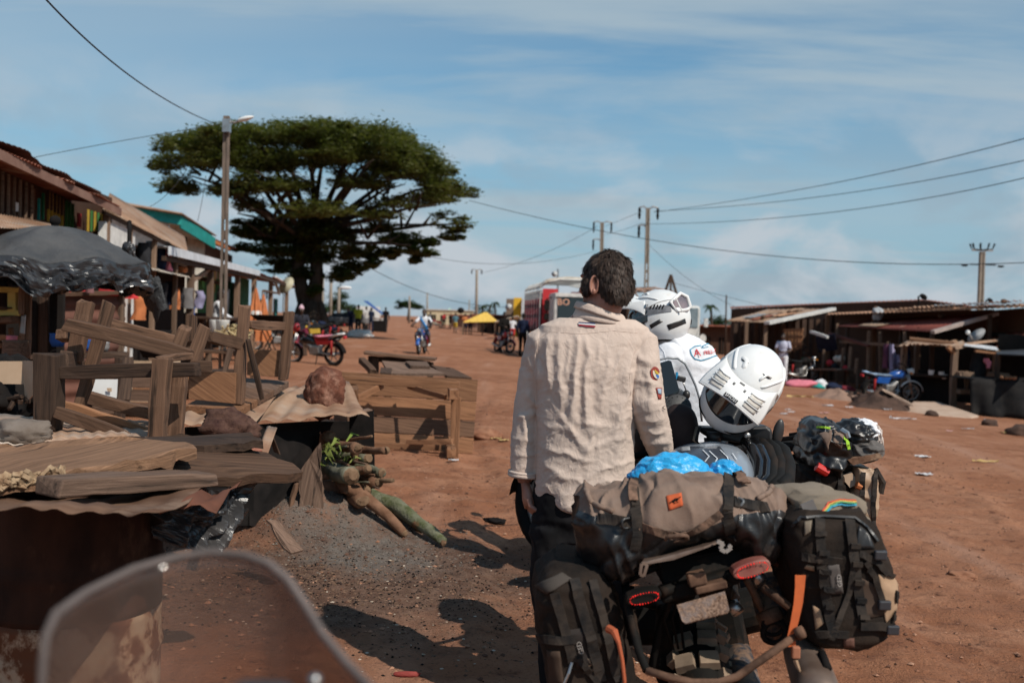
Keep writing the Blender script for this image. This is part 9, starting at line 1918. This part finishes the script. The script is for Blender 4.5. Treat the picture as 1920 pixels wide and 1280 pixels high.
for lab,rows_,m,dq in (('dark pannier on the left of the second motorcycle\'s tail',[(880,1510,1590,.9),(900,1505,1600,1),(960,1510,1602,1),(1010,1520,1600,.9)],CANV,4.98),('brown pannier with black straps on the right of the second motorcycle',[(878,1606,1645,.9),(900,1604,1652,1),(950,1600,1652,1),(1000,1602,1645,.9)],TANP,4.95)):
 q = thing('pannier_bag',lab, 'bag',P((rows_[0][1] + rows_[0][2]) / 2,1000,dq)); o = rowsbag('bag_body',rows_,dq,.16,m,q,4,.01,31); tr = bvh(o)
 for x in ((1535,1575) if m is CANV else (1618,1640)): ribbon('strap',tr,[(x,886),(x - 2,930),(x - 4,985)],9,WEB,q,.006,lift=.005)
mb = MB(); mb.tube([P(1640,880,4.9),P(1655,905,4.9),P(1650,925,4.9)],.018,8); mb.build('strap_end',WEB,label='black strap end sticking out right of the brown pannier',cat='strap')
# our own motorcycle's wind screen
WSM = bpy.data.materials.new('tinted_screen'); WSM.use_nodes = True; clearmat(WSM,(.74,.66,.62),(.40,.30,.26),.6,.11)
own = thing('motorcycle', 'dusty tinted wind screen of the motorcycle in the foreground', 'motorcycle',P(380,1450,0.95))
ol = [(70,1420),(76,1330),(80,1240),(86,1190),(104,1150),(160,1110),(250,1066),(335,1042),(400,1035),(460,1040),(505,1056),(540,1085),(572,1132),(606,1188),(650,1242),(705,1300),(760,1360),(780,1420)]
def sd_(x): return 0.98 - .17 * ((x - 400) / 330) ** 2
def tops(x): return np.interp(x,[q[0] for q in ol],[q[1] for q in ol])
def scr(u,v): x = 76 + (770 - 76) * u; y0 = tops(x); return P(x,y0 + (1500 - y0) * v,sd_(x) - .10 * v * 0)
mb = MB(); mb.grid(scr,70,16); wsn = mb.build('screen',WSM,own,smooth=True,solid=.003)
mb = MB(); mb.tube([P(x,y,sd_(x)) for x,y in ol],.0038,8); mb.build('screen_edge',mat('screen_rim',(.10,.082,.076),(.16,.13,.12),scale=6,rough=.75),wsn,smooth=True)
mb = MB(); mb.box(P(485,1345,.80),(.075,.06,.055),taper=.7); mb.build('dash',BLACKP,own,bevel=.012); mb = MB(); mb.ell(P(590,1275,.84),.006); mb.build('bright_bolt',STEEL,own,smooth=True); mb = MB(); mb.box(P(400,1560,1.0),(.30,.14,.16),taper=.8); mb.build('nacelle',BLACKP,own,bevel=.03)
for x in (250,520): mb = MB(); mb.tube([P(x,1380,sd_(x) - .01),P(x + 20,1500,.95)],.008,8); mb.build('screen_stay',BLACKISH,own)
